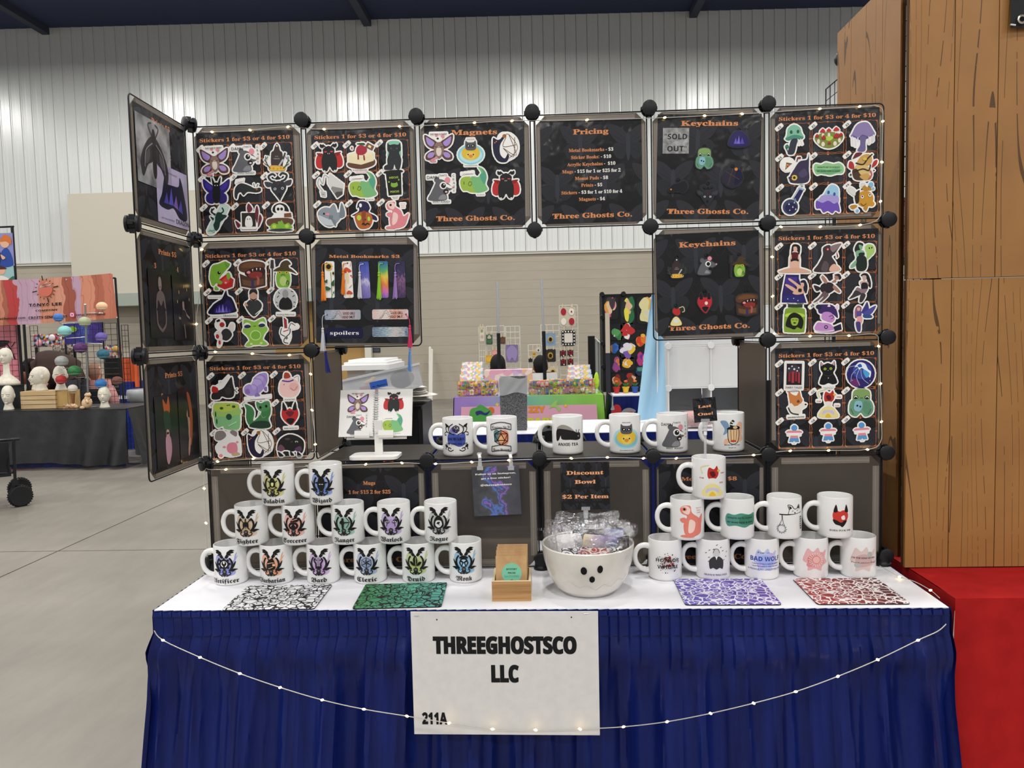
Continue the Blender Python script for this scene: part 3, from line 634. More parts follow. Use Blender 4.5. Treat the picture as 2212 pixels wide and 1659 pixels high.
 'C7': "s f0eeec -7 -7 -9 -2 -6 2 -6 6 -2 8 4 8 8 4 8.6 -2 8 -7 2 -9 -3 -8;s 8a7f7c -9 4 -8 9 -3 9.6 -1 6 -5 3;s 8a7f7c 2 8 4 9.8 7 8 6 5;s e28a9c -1 -1 2 1 6 0 6 -6 2 -7 -1 -5;e i -3 -2 1.2 .8;e i 6.6 1 1 .8;e i -6 -8 1.4 1.2;s c9a888 2 -7 6 -6 8 -8 3 -8.6",
 'C8': "s w -4 8 4 9.6 9 4 8.6 -4 3 -8 -3 -7;s 1c1a38 -8 4 -7.6 7 -5 5.6 -3 6 -1 8 0 7 -3 2 -3 -4 0 -7 2 -4 3 -6 1 -9.4 -4 -9 -7 -5 -8 0;e a8642c 0 8 1.4 1.3;l h .35 0 8 3 9 9 0 3 -7;l h .35 1 7 -1 1 8 2;l h .35 3 9 8 -5 -1 0;l h .35 -1 0 6 -6 7 7;e o -5.6 4.4 .4 .4;e o -6.6 3.6 .4 .4",
 'C9': "s 201c1e -9.6 -5 -8 2 -2 6 4 5.4 9 2 9.6 -3 8 -7 5 -5 1 -6 -2 -5 -6 -5;s 6e4a5a -9.4 -4 -7 -1 -4 -4 -7 -6;s 5a4058 3 -4 7 -2 8 -5 5 -6;e d8d4d4 4.4 1 1.1 .6;e k 4.4 .8 .6 .4;s 201c1e -9 -6 -8 -9.6 -5 -9;s 201c1e 5 -6 5 -9.6 8 -9;s 201c1e 0 -5.6 0 -8.6 2.6 -8.6;e 4a4448 -2 3 2 .8;e 4a4448 1 1 .6 .5",
 'D1': "s* r 2 1 7 3 9.4 -1 9 -6 5 -6.6;s* 8a1e1e 4 3 8.6 3.6 6 1;s 1b1a1c -5 -8 -5.4 -1 -4 3 -4 6 -1 8 1 8 4 6 4 3 5.4 -1 5 -8 2 -9 0 -6 -2 -9;l* k .9 2 7.6 4 9.4;s* k 3 8 5.6 9.8 6 8 4.6 7;e* c83c44 2.2 4.2 1.1 .5;p* w .3 3.2 .8 3.2 .5 2.3;e* w 3.6 -9 .5 .5",
 'D2': "s h -9 -4 -8.6 -7 0 -8.6 9 -6 9 -2 0 -5;p e -9 1 0 -1 9 2 9 -3 0 -5.6 -9 -4;s f4e6c0 -9 1.4 0 3.4 9 2.4 4 -.4 -4 -.4;s a82c3c -3 2 -3 6 0 8 4 6 4 3 1 1;l 8a2030 1 -2 2 -2 -2;l 8a2030 1 2 1 2.4 -2.6;s f 0 8 -3 9 2 9.4 3 8;p 7a5238 3 6.6 8 4 9.6 7 5 9.6;p e 5 6.6 7 5.6 7.6 7 5.8 8;s r -7 6 -6 6.8 -6 5;t 6a2a30 -1 -9.6 1.3 MY BRAIN NEEDS SOME;t i 0 -10.8 1.1 CHEESECAKE BANDAID",
 'D3': "s m -4.6 3 -4 9.6 4 9.6 5 3 4 -1 -4 -1;s 2b2d30 -4.4 9 -3 7.6 0 8 3 7.6 4.4 9 4.8 4 3.6 2 5 -3 3.6 -9.4 1 -9 0 -6 -1 -9 -4 -9.4 -5 -3 -3.6 2 -4.8 4;s 2b2d30 -4 -6 -7 -7 -7 -9.4 -3 -9.4;e* 6a7a80 2 5 .6 .6;e* k 2 5 .35 .4;e 4a5052 0 3.8 .5 .3;e 44484c -2 -1 .3 .3;e 44484c 1 -2.6 .3 .3;e 44484c 2.6 0 .3 .3;e 44484c -1.6 -5 .3 .3",
 'D4': "p d6d4d2 -2 5 0 9 9.4 1 8 -6 4 -8.4 -2 2;p 8a8886 1 0 8.4 -2 8 -6 4 -8.4 0 -1.6;p 4a4846 4 -4 8.2 -4 8 -6 4 -8.4 2.6 -5;l x .8 -1 6 -4 8 -5.6 2 -7.6 6 -9 2 -6 -3;p c0bebc -7.6 -3 -4 -3.6 -4 -7 -7 -6.4;l g .4 -6.6 -5 -5 -5.3",
 'D5': "s 9cba46 -9.6 -2 -9 2 -5 3.4 0 2 3 1 3 -7 -2 -7.6 -5 -6.4 -8 -6;s 7ab878 -2 3 3 3 5 6 3 9.8 7 8 9 3 8 -2 9.4 -6 3 -8 0 -6;s 56a288 4 4 6.4 6 5 9 8 6 8.4 2 7 -2;l f .3 -3 0 -4 -2 -2.6 -3 -1.6 -1 -3 0;l f .4 -7 0 -7 -2;p w -4 3.4 -3 5 -2 3.4;p w -1 3.4 0 5 1 3.4;p w -9 4.4 0 5.4 0 7 -9 6;t k -4.4 5 .9 I GET KNOCKED DOWN;t k 4.6 -9.6 .9 BUT I TAKE A NAP",
 'D6': "p 181818 -5.4 8.4 5.4 8.4 4.6 -7.4 -4.6 -7.4;s 181818 -6 8 -5 9.8 5 9.8 6 8;t q 0 4.2 2.8 HOCUS;t q 0 -5.6 2.8 POCUS;s n -2.4 -1 -2 1.4 -1 1 1 1 2 1.4 2.4 -1 0 -2;e n -3.6 2 .6 .6;e n 3.4 3 .6 .6;t k 0 -9 .9 I NEED COFFEE;t k 0 -10 .9 TO FOCUS",
 'D7': "s 8d969e -9.6 2 -6 6 -1 6 4 3 7 3 6 -2 0 -7 -6 -5;s 8d969e -1 5 2 8.6 4 3;s 78828a 6 3 7.4 9.6 9.6 4 9.4 0 6 -1;s c3c9ce -9 1 -4 -1 2 -3 3 -6 -4 -6 -8 -3;s 78828a 0 -2 3 -3 3 -7;e k -5.2 2 .7 .7;e i -2.6 1.6 1.6 .8;l 5a646c .3 -1 1 -1.6 -2;l 5a646c .3 0 1 -.6 -2;l 5a646c .3 1 1 .4 -2",
 'D8': "s 241d48 -8 0 -3 3 -3 7 -2 9.8 3 9 5 5 4 2 9 -1 9.4 -4 4 -2 -3 0;s 241d48 -3 9 -4 5 -1 8;e w -1.6 7 1 1.4;s b5622c -6 -2 -5 1 0 2.6 5 1 6.6 -3 4 -8.6 -3 -9;s 8a4520 -1 2 0 -8 2 2;e q -3 -1.6 1.6 1.9;e q 4 -2.6 1 1.6;l k .9 -1 -6.6 0 -5.6 1.4 -6.8 2.6 -5.8 4.4 -6.6;p k 1 -2.6 2 -2.8 1.4 -3.8",
 'D9': "s e0868e -4 9 -6 7 -5 4 -2 3 -3 0 -4 -3 -3 -8 1 -9.4 6 -8 8 -5 9.6 1 6 -1 4 3 0 6 0 9;s f0cfc8 -5 8 -2 9 0 7 -1 4 -4 5;s f0cfc8 -1 2 2 0 1 -5 -2 -7 -2 -2;e k -3 7 .8 .8;s e0868e -6 1 -3 2 -2 -1 -5 -1;s e0868e -6 -8 0 -8 0 -9.6 -6 -9.6;t i 5.6 7.4 1 THIS IS THE;t i 5.6 6.2 1 PERFECT;t i 5.6 5 1 STICKER",
 'E1': "s 7fbba0 -5 3 -4 7.6 0 9.8 4 7.6 5 4 6 1 0 2 -6 1;s 4a8a76 -6 1 0 3 6 1 4 -.6 0 .6 -4 -.6;s 2e3340 -2 0 2 0 1 -4 -1 -9.6 -5 -9.4 -4 -5;e f -2 5 .9 1.2;e f 2.6 5 .9 1.2;s 3a7a68 -6.6 -4 -5 -3 -4 -5 -6 -6;l w .5 4 0 5 -4;l w .4 2 0 3 -4;l f .6 -6 -5 -5 -8",
 'E2': "s 7f8a3c -9.6 0 -6 3 0 4 6 3 9.6 0 6 -5 0 -7 -6 -5;s q -3 0 0 1.6 3 0 0 -2;e e8dcc8 -7 -2 1 1.6;e e8dcc8 -4 -4 1.2 1.6;e e8dcc8 4 -4 1.2 1.6;e e8dcc8 7 -2 1 1.6;e e8dcc8 0 2 .9 1.4;e e8dcc8 -4 2 .9 1.4;e e8dcc8 5 2.6 .9 1.4;s r -6 4 -4 6.4 -2.4 4;s r -1.6 4.4 0 6.4 1.6 4.4;s r 3 4.6 5 7 7 4.6;s b02828 3 0 5 3 7 0;s b02828 -5 -.6 -3.6 2 -2 -.6;s b02828 -1 -4 0 -2.4 1.4 -4;s b02828 -9.4 1 -8 3 -6.6 1;s b02828 6.6 1 8 3 9.4 1",
 'E3': "s 8a7cac -7 3 -4 8 0 9.8 4 9 7 4 8 1 4 0 0 1 -4 0 -8 1;s 5e4e8a -7 2 -3 0 0 1.6 4 0 7 2 3 -1.4 -3 -1.6;s 6e6290 -1.6 0 2 0 1.6 -4 1 -9.4 -4 -9 -2 -5;l e4e0ec .7 -7 1 -7 -5;l e4e0ec .7 -5 0 -5 -6;l e4e0ec .7 -3.4 0 -3.4 -3;l e4e0ec .7 4 0 4 -5;l e4e0ec .7 6 0 6 -4;l e4e0ec .7 7 1 7 -3",
 'E4': "s 352d48 -3 -9 -4 -5 -1 0 3 5 8 6 9.4 9.8 9 0 8 -9;s 4a4260 2 -3 6 0 8 -4 4 -6;e y -1 -5.6 2 1.9;e k -1 -5.6 .9 .9;s w -9.6 3 -8 7 -4 7.6 -1 5 -2 1 -5 -1 -8 0;p h -7 0 -6 5 -2 4;p a -6.6 1 -5.8 4 -3 3.4;e r -5.4 2.4 .5 .5;e r -4.4 3.2 .4 .4;l z .8 1 5 2 8;e z 3 7.4 1 .7;s 352d48 -5 -5 -4 -7 -2.6 -5",
 'E5': "s 8fc48a -10 0 -9 3 -5 2.6 -2 4 3 3 7 3.6 10 1 9.6 -3 5 -3.6 1 -4.6 -4 -3.4 -8 -4;s 6aa878 -9 -1 -5 -.4 0 -1 5 0 9 -1 5 -3 -1 -4 -6 -3;t 1c2a1c 0 .4 1.9 DONATE ME TO SCIENCE;t 1c2a1c 0 -2.2 1.9 MY WORK HERE IS DONE",
 'E6': "s c9a058 -4 2 -2 7 2 9 5 8 6 4 3 1;s d8b878 -6 -4 -4 2 3 1 5 -3 2 -6;s 4a3426 -6 -7 -7 -2 -4 -1 -1 -5 3 -4 2 -8 -3 -8.6;s c9a058 -2 -6 3 -4 6 -7 2 -8.6;l 2a211c .9 -5 3 0 2 3 6 6 9;l 2a211c .9 -6 -3 0 -1 4 -2 5 2;s z -7 6 -5 9.6 -1 9.8 -2 8 -6 6;s b02c34 -9.4 0 -9 4 -6.6 3 -6 -1;s b02c34 6 0 9 2 9.4 5 7 4;l c05860 1 4 -8 6 -5 5 -2;e k -8 -5 .6 .8;e k 7.4 -2 .5 .5;e y 1 5.6 1.4 1",
 'E7': "e 39425e -3 -4.4 5.2 5.2;e 1f1a4a -2.6 -5 4 3.6;p 241f5a -1 1 3 7.4 5.6 6.4 2 -1;l 8faac0 .5 -1.6 1 2.6 8;p 8faac0 2 7.6 6 6.4 6.4 7.4 2.6 8.6;e c8d4dc 4.6 9.4 1.2 1;e k 4.6 9.4 .4 .4;p c8d4e0 -4.6 -3 -4 -1.6 -3.4 -3;p c8d4e0 -2 -5 -1.4 -3.6 -.8 -5;p c8d4e0 -1 -2 -.4 -1 .2 -2;p c8d4e0 0 -6.6 .6 -5 1 -6.6;p c8d4e0 -4 -7 -3.4 -6 -3 -7;e 6f8aa0 0 0 .8 1.4",
 'E8': "s 9cc8e0 -1 7 2 9.8 6 8 7 3 6.6 -3 8 -8.6 5 -7.6 3 -9.6 0 -8 -3 -9 -5 -6.4 -8 -6 -8 -1 -4 2;s a89ad4 -5 2 0 3 6.6 2 6.6 -3 2 -2 -6 -3;s 6d4eb0 -8 -1 -4 -2.4 0 -1 4 -3 6.6 -2.4 8 -8.6 5 -7.6 3 -9.6 0 -8 -3 -9 -5 -6.4 -8 -6;e 31549a 0 4.6 .8 1.2;e 31549a 4 3.4 .8 1.2",
 'E9': "e c8922e 2 -1 5.6 5.6;s c8922e 6 -2 8.6 -4 7 -6 4 -5;s 2c2016 -4 -4 -5 2 -2 5 -2 1 -2 -3;s 2c2016 -1 5 2 5.4 3 7 0 6.6;s b9862a 0 5 1 8.6 3 6.6 4 8 6 5;s d9d9d4 -5 1 -9.6 4 -9 7 -5 5;s d9d9d4 -1 7 -1 9.8 2 9;s b9862a -5 -5 -8 -6 -6 -8 -3 -6;s b9862a 1 -7 4 -6 3 -9;e w 0 .4 1 1.1;e w 5 1.6 1 1.1;e k 0 .6 .45 .6;e k 5 1.8 .45 .6;l 5a3a14 .4 -1 -4 1 -5.4 3 -4;e 7fb8e0 5.4 8.6 1.6 1.6;e 7fb8e0 7 6 .8 .8;e 7fb8e0 -3 -9 1 1",
 'F1': "s 1c1618 -2 9 1 9.8 3.4 8 3 3 1.6 5 -1.4 5 -2.6 3;s e0b29c -1 8 1 8 1.4 5.6 0 4.6 -1 5.6;s 5a1420 -2.4 4 2.4 4 2 0 -2 0;s e0b29c -2.4 3 -3.4 -1 -3 -6 -2 -6 -2 -1;s e0b29c 2.4 3 3.4 -1 3 -6 2 -6 2 -1;s 1c1618 -2 0 2 0 2.4 -2 -2.4 -2;s e0b29c -2 -2 2.4 -2 3 -7 -2.6 -7;s d8a890 -9 -8 0 -6 9.4 -8 9 -9.4 -9 -9.4",
 'F2': "s 3a3034 -8.6 -9 -6 -4 -3 2 -3 7 1 9 4 7 9 9.6 5 3 3 1 6 -4 4 -9;s 5a4c50 -4 -8 -2 -2 1 -4 0 -9;s 8a7478 2 8 9.4 9.8 4 4;e z 0 6 1.6 1.4;e e0a090 .2 6 .6 .6;s e0b29c 2 -6 5 -4 9 -8 2 -9;p 8a2020 6 5 7.4 1 6.6 0",
 'F3': "s 1e2622 -3 8 -1 9.8 2 8.6 1 6 -1 4 -3 3 -4 5;s 7fae8a -1 8 1 7.6 1.4 5.6 0 4.6;s 7fae8a -3 4 2 4 2.4 0 -2.4 -.6;s 1e2622 -1 2.6 2.4 2.6 2 .6 -1 .4;s 1e2622 -2.6 0 3 0 4 -6 2 -9.6 -3 -8.6;s a8cc70 3 6 5 8 8.6 7 9.4 3 7 0 4 -2 4 2;e k 6 5.4 .5 .6;e k 7.6 5.6 .4 .6;s 7fae8a -3 -2 -6.6 -5 -7 -7 -4 -6",
 'F4': "p 2c2060 -6 9.6 3 9.6 3 7 9 -9.6 -8 -9.6 -8 -4;p 43308c -6 8 2 8 1 2 -6 0;p 2a2a70 -7 -5 6 -5 7 -9 -7 -9;e w -4 -7 .3 .3;e w 3 -8 .3 .3;e w 0 -6.6 .3 .3;s dcae98 -4 6 -3 7 3 3 6 1 8 -2 3 -4 -1 -3 2 1;s dcae98 -6 2 -5 3 1 0 0 -2;s 1b1a2c 4 5 7 6 9 2 8.4 -3 6.6 -1 6 2;s dcae98 4.4 4 6.4 4 6.4 1.6 4.6 1.6;s 1b1a1c 3 0 5 0 5 -2 3 -2",
 'F5': "s 2a2228 -4 2 0 4 4 3 5 -1 0 -4 -4 -2;e a87a68 6.4 7.4 1.6 1.8;s 2a2228 4.6 9 8 9.8 9.6 7 8 5.6 7.4 8;s a87a68 3 4 5.6 6 6 4;s a87a68 -1 3 -4 7 -3 8.6 0 5;s a87a68 4 0 8 -3 9 -2 5 2;s 6a5458 -2 -2 -5 -6 -9 -9.6 -7 -9.4 -3 -6 0 -4;s 6a5458 0 -3 -3 -7 -5 -9.4 -3 -9 1 -5;s 2a2228 -4 0 -9 2 -7 -2",
 'F6': "s 1d1a1e -1 8 1 9.8 4 9 6 4 6 0 4 2 3 6;s c7a8a0 0 8 2.6 8 2.6 5.4 1 4.6;s c7a8a0 -1 4 4 4 4 1 0 1;s 1d1a1e 0 3 3.6 3 4 -1 0 -1;s 8a727a 0 -1 4 -1 1 -5 -4 -3 -3 0;s 3a3438 -4 -2 0 -4 -3 -6 -8 -8 -6 -5;s 3a3438 0 -4 3 -5 1 -9.6 -1 -9.4",
 'F7': "p 2e4020 -5 7.4 5 7.4 5 9.8 -5 9.8;s 7f9e34 -7 4 -5 7 5 7 7 4 7 -8 5 -9.6 -5 -9.6 -7 -8;s q -6 3 0 4 6 3 6 1 0 2 -6 1;s 16180f -5 0 -3 3 0 4 4 2 6 -2 5 -7 2 -6 0 -7.6 -3 -6.6 -6 -5;s 9ab83c -2.4 0 2.4 0 2 -4 0 -5 -2 -4;l k .3 -2 -1 -.4 -1;l k .3 .4 -1 2 -1;s k -1 -3 0 -2.6 1 -3 0 -3.6",
 'F8': "s 3a2560 -6 4 -6 9 -2 9.6 3 9 6 6 7 0 3 3 -2 3;s c08ac8 -3 4 2 4 5 0 3 -3 -1 -2 -4 0;s e8d0e8 0 8 1 9.8 2 8;s e8d0e8 5 7 7 9 7 6;s c08ac8 -8 -8 -7 -3 -3 -3 2 -4 4 -8;s b07cba -8 -9 3 -9 8 -6 7 -8 3 -9.8;e 2a2040 -1 -6 1.3 1.3;e c08ac8 -1 -6 .7 .7;p 221f3a 4 -6 9 -4 9.6 -8 5 -9;l 2a2040 .3 1 1 3 2 4 .4 2 -.4;e 221f3a -6 8 2 1.6",
 'F9': "s 3c3a80 0 3 2 7 4 9.8 5 4 2 2;s 4a4c98 1 2 5 5 9.8 7 7 2 3 0;s 2f5080 1 1 6 1 7 -1 2 -1;s 8a5a78 -4 6 -2 7.6 0 6 -1 2 -4 -1 -4.6 2;s e0a8a0 -3 6 -1 6 -1.4 4 -2.6 4;s 5a4a90 -3 3.6 0 3.4 -.6 0 -3 0;s e0a0a0 -3 0 0 0 .4 -3 -1 -5 -4 -4 -3 -2;s 4a3c7c -4 -4 -1 -4 -1 -9.8 -3 -9.6",
 'G1': "p e8e4e0 -6 9.4 6 9.4 6 -9.4 -6 -9.4;p 221c22 -5.2 8.4 5.2 8.4 5.2 -6.4 -5.2 -6.4;s 3c3640 -4 2 -4 5 0 8 4 5 4 2;e e0dce0 -3.6 5 .6 .6;e e0dce0 0 4.6 .7 .7;e e0dce0 3 5.6 .5 .5;e e0dce0 -1.6 6.6 .5 .5;e e0dce0 2 3.4 .5 .5;p 8a2a34 -4 2 -2.4 2.6 -2.4 -4 -4 -4;p a03840 -1.8 2.8 0 3 0 -5 -1.8 -5;p 8a2a34 .6 3 2 2.8 2 -4 .6 -4;p a03840 2.6 2.6 4 2 4 -5 2.6 -5;tn k 0 -8.8 2 FAIRY TALES",
 'G2': "s 141314 -4.6 9 -3 7 0 8 3 7 4.6 9 5 4 3.6 1 5 -2 6 -6 3 -7 0 -6 -3 -7 -6 -6 -5 -2 -3.6 1 -5 4;s* c8a0a4 3 7.4 4.4 8.4 4.4 6;s* 141314 3 7 4 4 3 5;e* q 2 4 .9 .9;e* k 2 4 .3 .7;e l 0 2.8 .25 .2;l 3a383a .4 -3 0 0 -1 3 0;e x 0 -2.4 .4 .4;t k 0 -9 .9 can you come pick me up;t k 0 -10 .9 my stomach hurts",
 'G3': "e 2a2368 0 0 9.6 9.6;e 3a4a9a 1 2 6.4 5.6;e 6a2a6a -4 -5.6 3.6 2.4 -30;s e8f0f8 -4 5 -1 8 3 7 5 3 7 1 6 -3 4 1 1 4 -1 3 -2 5;s 4aa0d8 2 3 6 0 4 -3 2 0;s 2a5aa8 -2 6 0 7 1 5 -1 4.6;l c0d8f0 .25 -2 4 -6 0 -7 -5;l c0d8f0 .25 -1 3 -3 -2 -1 -8;l c0d8f0 .25 0 3 1 -3 5 -7;l c0d8f0 .25 -3 6 -8 5 -9 2;e w -6 -4 .25 .25;e w 6 -5 .25 .25;e w -4 1 .25 .25",
 'G4': "s c87c40 -4 3 -4.4 9 -2 7 1 6 3 9 4 5 5 2 2 -1 -3 -1;s e8e0d4 -4 -2 -3 1 0 -2 3 0 6 .6 7 -2 4 -4 3 -7 -2 -7;e k 7 -.6 .7 .6;s h 1 1.6 2 3 3 1.6 2 .8;l d .9 -5 -2 -3 -6 2 -7.4;t z -1 8.6 1.7 PROFESSIONAL;t k 0 -9.6 2 GRUDGE HOLDER",
 'G5': "s b83028 -3 4 -2 8 1 7 3 9 4 4 2 1 -2 1;s 5a1418 -1.6 5 1 5.6 2 3 0 2;s e6e2dc -2 1 2 1 1.4 -2 -1 -2;s e6d890 -6 -9.6 -5 -5 -2 -2.4 2 -2.4 5 -5 6.6 -9.6;s c8c0e0 -4 -8 -3 -5 3 -5 4 -8 0 -6;s y -2 -9.6 0 -7 2 -9.6;l e0dca0 .7 -6 4 -7 8 -2 9.6;e y 4 6 1 .7;t r 7 4 1.7 STAB;t r -6.6 1 1.7 STAB;t r 6 -2 1.7 STAB",
 'G6': "s 7fa060 -6 4 -5 8.4 0 9.8 5 8.4 6 4 5 0 0 -1 -5 0;s 6a9a7c -8 -4 -7 1 -3 3 3 3 7 1 8.6 -4 7 -8 3 -9.6 0 -7 -3 -9.6 -7 -8;s 5c8c70 2 1 6 0 7 -5 4 -8 1 -4;e k -3.8 3.8 1.6 1.3;e k 3.8 3.8 1.6 1.3;l w .5 -5 3.6 -3.8 4.6 -2.8 3.6;l w .5 2.8 3.6 3.8 4.6 5 3.6;e* f .5 3.4 .3 .4;s 8ab8c8 -5 -3 -4 1 0 1 1 -3 -1 -6 -4 -5.6;e k -2.6 -2 .7 .7;e k -.6 -2.6 .6 .7;l 4a6a54 .4 -7 -4 -5 -8;l 4a6a54 .4 7 -4 5 -8",
 'G7': "e 5a96cc 0 5.6 3 3;s e08a96 -6 2.6 6 2.6 6.4 .6 -6.4 .6;p e08a96 -6 3 6 3 6 .6 -6 .6;p f0ecea -6.4 .8 6.4 .8 6.4 -2 -6.4 -2;p e08a96 -3.4 -2 3.4 -2 4 -4.6 -4 -4.6;p 5a96cc -4 -4.4 4 -4.4 5 -8.4 1 -8.4 0 -7 -1 -8.4 -5 -8.4;t k 0 -10 .8 IT'S OKAY",
 'M2': "e 8fd0de 0 -2 9.4 7;e b8e4ec 0 -2.6 8 5.4;e y 0 -1 6.6 5;e e8c860 0 -3 3.4 3;s d89030 -1.6 -3 0 -2 1.6 -3 0 -4.4;e* k 1.9 -2 .5 .5;s 55555a -3.6 2 -3.6 7.6 -2 6.6 2 6.6 3.6 7.6 3.6 2 0 1;s* k .6 4.4 2.6 5 2.6 3.4 1 3;e* w 1.6 4 .4 .4;e k 0 3 .4 .3;t k 0 8.4 1.1 SPLISH SPLASH;t k 0 -10 1 YOUR OPINIONS ARE TRASH",
}
ART['G8'] = ART['G9'] = ART['G7']
SPLASH = {}
def make_sticker(code, size, border=.0028, z_th=.0011, edge='w'):
    """one die-cut sticker: white backing plus the print, one mesh"""
    tmp = MB(); polys, _ = draw(tmp, parse(ART[code]), size); outs = diecut(polys, border)
    mb = MB()
    for o in outs: mb.prism(o, 0, z_th, mat('f1efea', .3) if edge == 'w' else edge)
    draw(mb, parse(ART[code]), size, z=z_th+.00012)
    return mb.mesh('sticker')
ADESC = {
 'A1': 'opossum with purple butterfly wings under the words SHE WAS A FAIRY', 'A2': 'grey opossum head shouting DAMN THAT\'S CRAZY WHO ASKED', 'A3': 'dark cheese board with yellow cheese and knife',
 'A4': 'dark purple winged moth creature', 'A5': 'long black crow lying face down', 'A6': 'black horned goat head', 'A7': 'green horned figure in a pale test tube',
 'A8': 'white ghost in a dark frame with red leaves', 'A9': 'skull pirate with green tentacles and ship', 'B1': 'green dinosaur hugging a red die', 'B2': 'open wooden chest full of teeth',
 'B3': 'green frog in a brown wizard hat', 'B4': 'dark cave of purple crystals with the word DRAGONS', 'B5': 'figure in black on a white pointed backing', 'B6': 'black suited figure above SILENCE WILL FALL',
 'B7': 'white and red spattered figure in black', 'B8': 'green frog with heavy dark eyes', 'B9': 'red sword hilt with white ribbon', 'C1': 'black hen bending with red comb', 'C2': 'lilac water bear above I BELIEVE IN WATER BEARS',
 'C3': 'round pale hen above CLUCK YOU', 'C4': 'green and yellow frog faced die', 'C5': 'green fox and cat sitting together', 'C6': 'red and black head above HAHA FUCK YOU', 'C7': 'fluffy white creature with pink mouth',
 'C8': 'black cat in a web of brown yarn', 'C9': 'round dark toad with short legs', 'D1': 'black moth creature with red wings', 'D2': 'slice of strawberry cheesecake with bandage', 'D3': 'dark cat standing on mint backing',
 'D4': 'grey tea bag with string', 'D5': 'green crocodile with raised tail', 'D6': 'black cup lettered HOCUS POCUS', 'D7': 'grey shark swimming left', 'D8': 'pumpkin wearing a purple witch hat', 'D9': 'pink ferret standing up',
 'E1': 'teal mushroom ghost on dark stem', 'E2': 'oval fairy ring of red mushrooms', 'E3': 'purple dripping mushroom', 'E4': 'dark purple bird thinking of pizza', 'E5': 'green brush stroke lettered DONATE ME TO SCIENCE',
 'E6': 'brown breakfast heap with red peppers', 'E7': 'round potion flask with purple liquid', 'E8': 'blue and purple ghost', 'E9': 'golden bumblebee fish with bubbles', 'F1': 'kneeling dark haired woman in red top', 'F2': 'seated figure in beaked dark hood',
 'F3': 'green woman in black beside a green ghost', 'F4': 'woman lying on a purple night sky', 'F5': 'diving woman in black dress', 'F6': 'seated woman in grey dress', 'F7': 'green jar holding a dark head', 'F8': 'purple haired woman with phone',
 'F9': 'purple winged fairy standing', 'G1': 'arched red window card lettered FAIRY TALES', 'G2': 'black cat in a hooded robe', 'G3': 'round blue and purple night sky', 'G4': 'tan dog lettered PROFESSIONAL GRUDGE HOLDER', 'G5': 'red haired figure in yellow dress with STAB STAB STAB',
 'G6': 'green octopus holding a small skull', 'G7': 'pink white and blue board game piece beside the tag G7', 'G8': 'pink white and blue board game piece beside the tag G8', 'G9': 'pink white and blue board game piece beside the tag G9',
}
def on_plane(tl, tr_, br, bl, yv=-.002):
    """poster placed on the rack front from its photo corners"""
    ctr, w, h, a, b = from_px(tl, tr_, br, bl, 1, yv); ang = math.atan2(b.z-a.z, b.x-a.x)
    return ctr, w, h, ang
def frame_cells(mb, w, h, cells, cw, z):
    """ragged orange cell borders"""
    r = random.Random(int(w*1e6))
    for cx, cy in cells:
        hw_ = cw/2
        for a in range(4):
            n = 14; pts = [(-hw_+2*hw_*i/n, -hw_+r.uniform(-.0011, .0011)) for i in range(n+1)]
            c, s = math.cos(a*PI/2), math.sin(a*PI/2)
            st_ = stroke(pts, .0011 if a != 2 else .0009); k = len(st_)//2
            for i in range(k-1):
                q = [st_[i], st_[i+1], st_[2*k-2-i], st_[2*k-1-i]]
                mb.flat([(cx+x*c-y*s, cy+x*s+y*c) for x, y in q], z, ORANGE2)
            for q in ([(-hw_, -hw_), (-hw_+.009, -hw_), (-hw_+.004, -hw_+.0022), (-hw_+.0022, -hw_+.004), (-hw_, -hw_+.009)], [(-.003, -hw_-.001), (0, -hw_-.003), (.003, -hw_-.001), (0, -hw_+.003)]):
                mb.flat([(cx+x*c-y*s, cy+x*s+y*c) for x, y in q], z, ORANGE2 if a else ORANGE)
STICKERS = {}
def sticker_sheet(L, corners, offs=None, label=''):
    ctr, w, h, ang = on_plane(*corners); M = tr(*ctr) @ FRONT @ rz(ang)
    t = thing('sticker_sheet', 'square black price sheet holding the nine stickers tagged '+L+'1 to '+L+'9'+label, 'poster', mw=M, group='black sticker sheets')
    sheet(w, h).build('paper', t)
    mb = MB(); moths(mb, w, h, .125, .055, seed=ord(L)); cells = []; cw = w*.305
    for r in range(3):
        for c in range(3): cells.append(((c-1)*w*.325+w*.005, h*.225-r*h*.292))
    frame_cells(mb, w, h, cells, cw, .00035); mb.build('border_print', t)
    mb = MB(); put_text(mb, 'Stickers 1 for $3 or 4 for $10', 0, h/2-.0245, .0205, ORANGE, 'b', w=w*.93, z=.0005, off=.006); mb.lines('lettering', t)
    for k in range(9):
        cx, cy = cells[k]; code = L+str(k+1)
        # numbered paper tag stuck at the upper left of the cell
        mb = MB(); tx, ty = cx-cw*.47, cy+cw*.40
        tag_ = MB(); rr = [(-.0105, -.0055), (.0105, -.0055), (.0105, .0055), (-.0105, .0055)]
        tag_.prism(spline([(-.0118, 0), (-.0105, -.0052), (0, -.006), (.0105, -.0052), (.0118, 0), (.0105, .0052), (0, .006), (-.0105, .0052)], 3), .0004, .0009, WHITEP)
        put_text(tag_, code, 0, -.0042, .0115, mat('k'), 'b', z=.0011, off=.01)
        tag_.build('number_tag', t, mw=tr(tx, ty, 0) @ rz(.68))
        me = make_sticker(code, cw*(.47 if code not in ('G7', 'G8', 'G9') else .33))
        o = link('sticker', me, mw=M @ tr(cx+.001+random.uniform(-.002, .002), cy+random.uniform(-.002, .001), .0012) @ rz(random.uniform(-.05, .05)))
        tag(o, ' '.join(('white edged sticker of '+ADESC[code]+' on black price sheet').split()[:16]) if len(ADESC[code].split()) < 9 else 'sticker of '+ADESC[code], 'sticker', 'die cut stickers on the price sheets'); STICKERS[code] = me
    return t
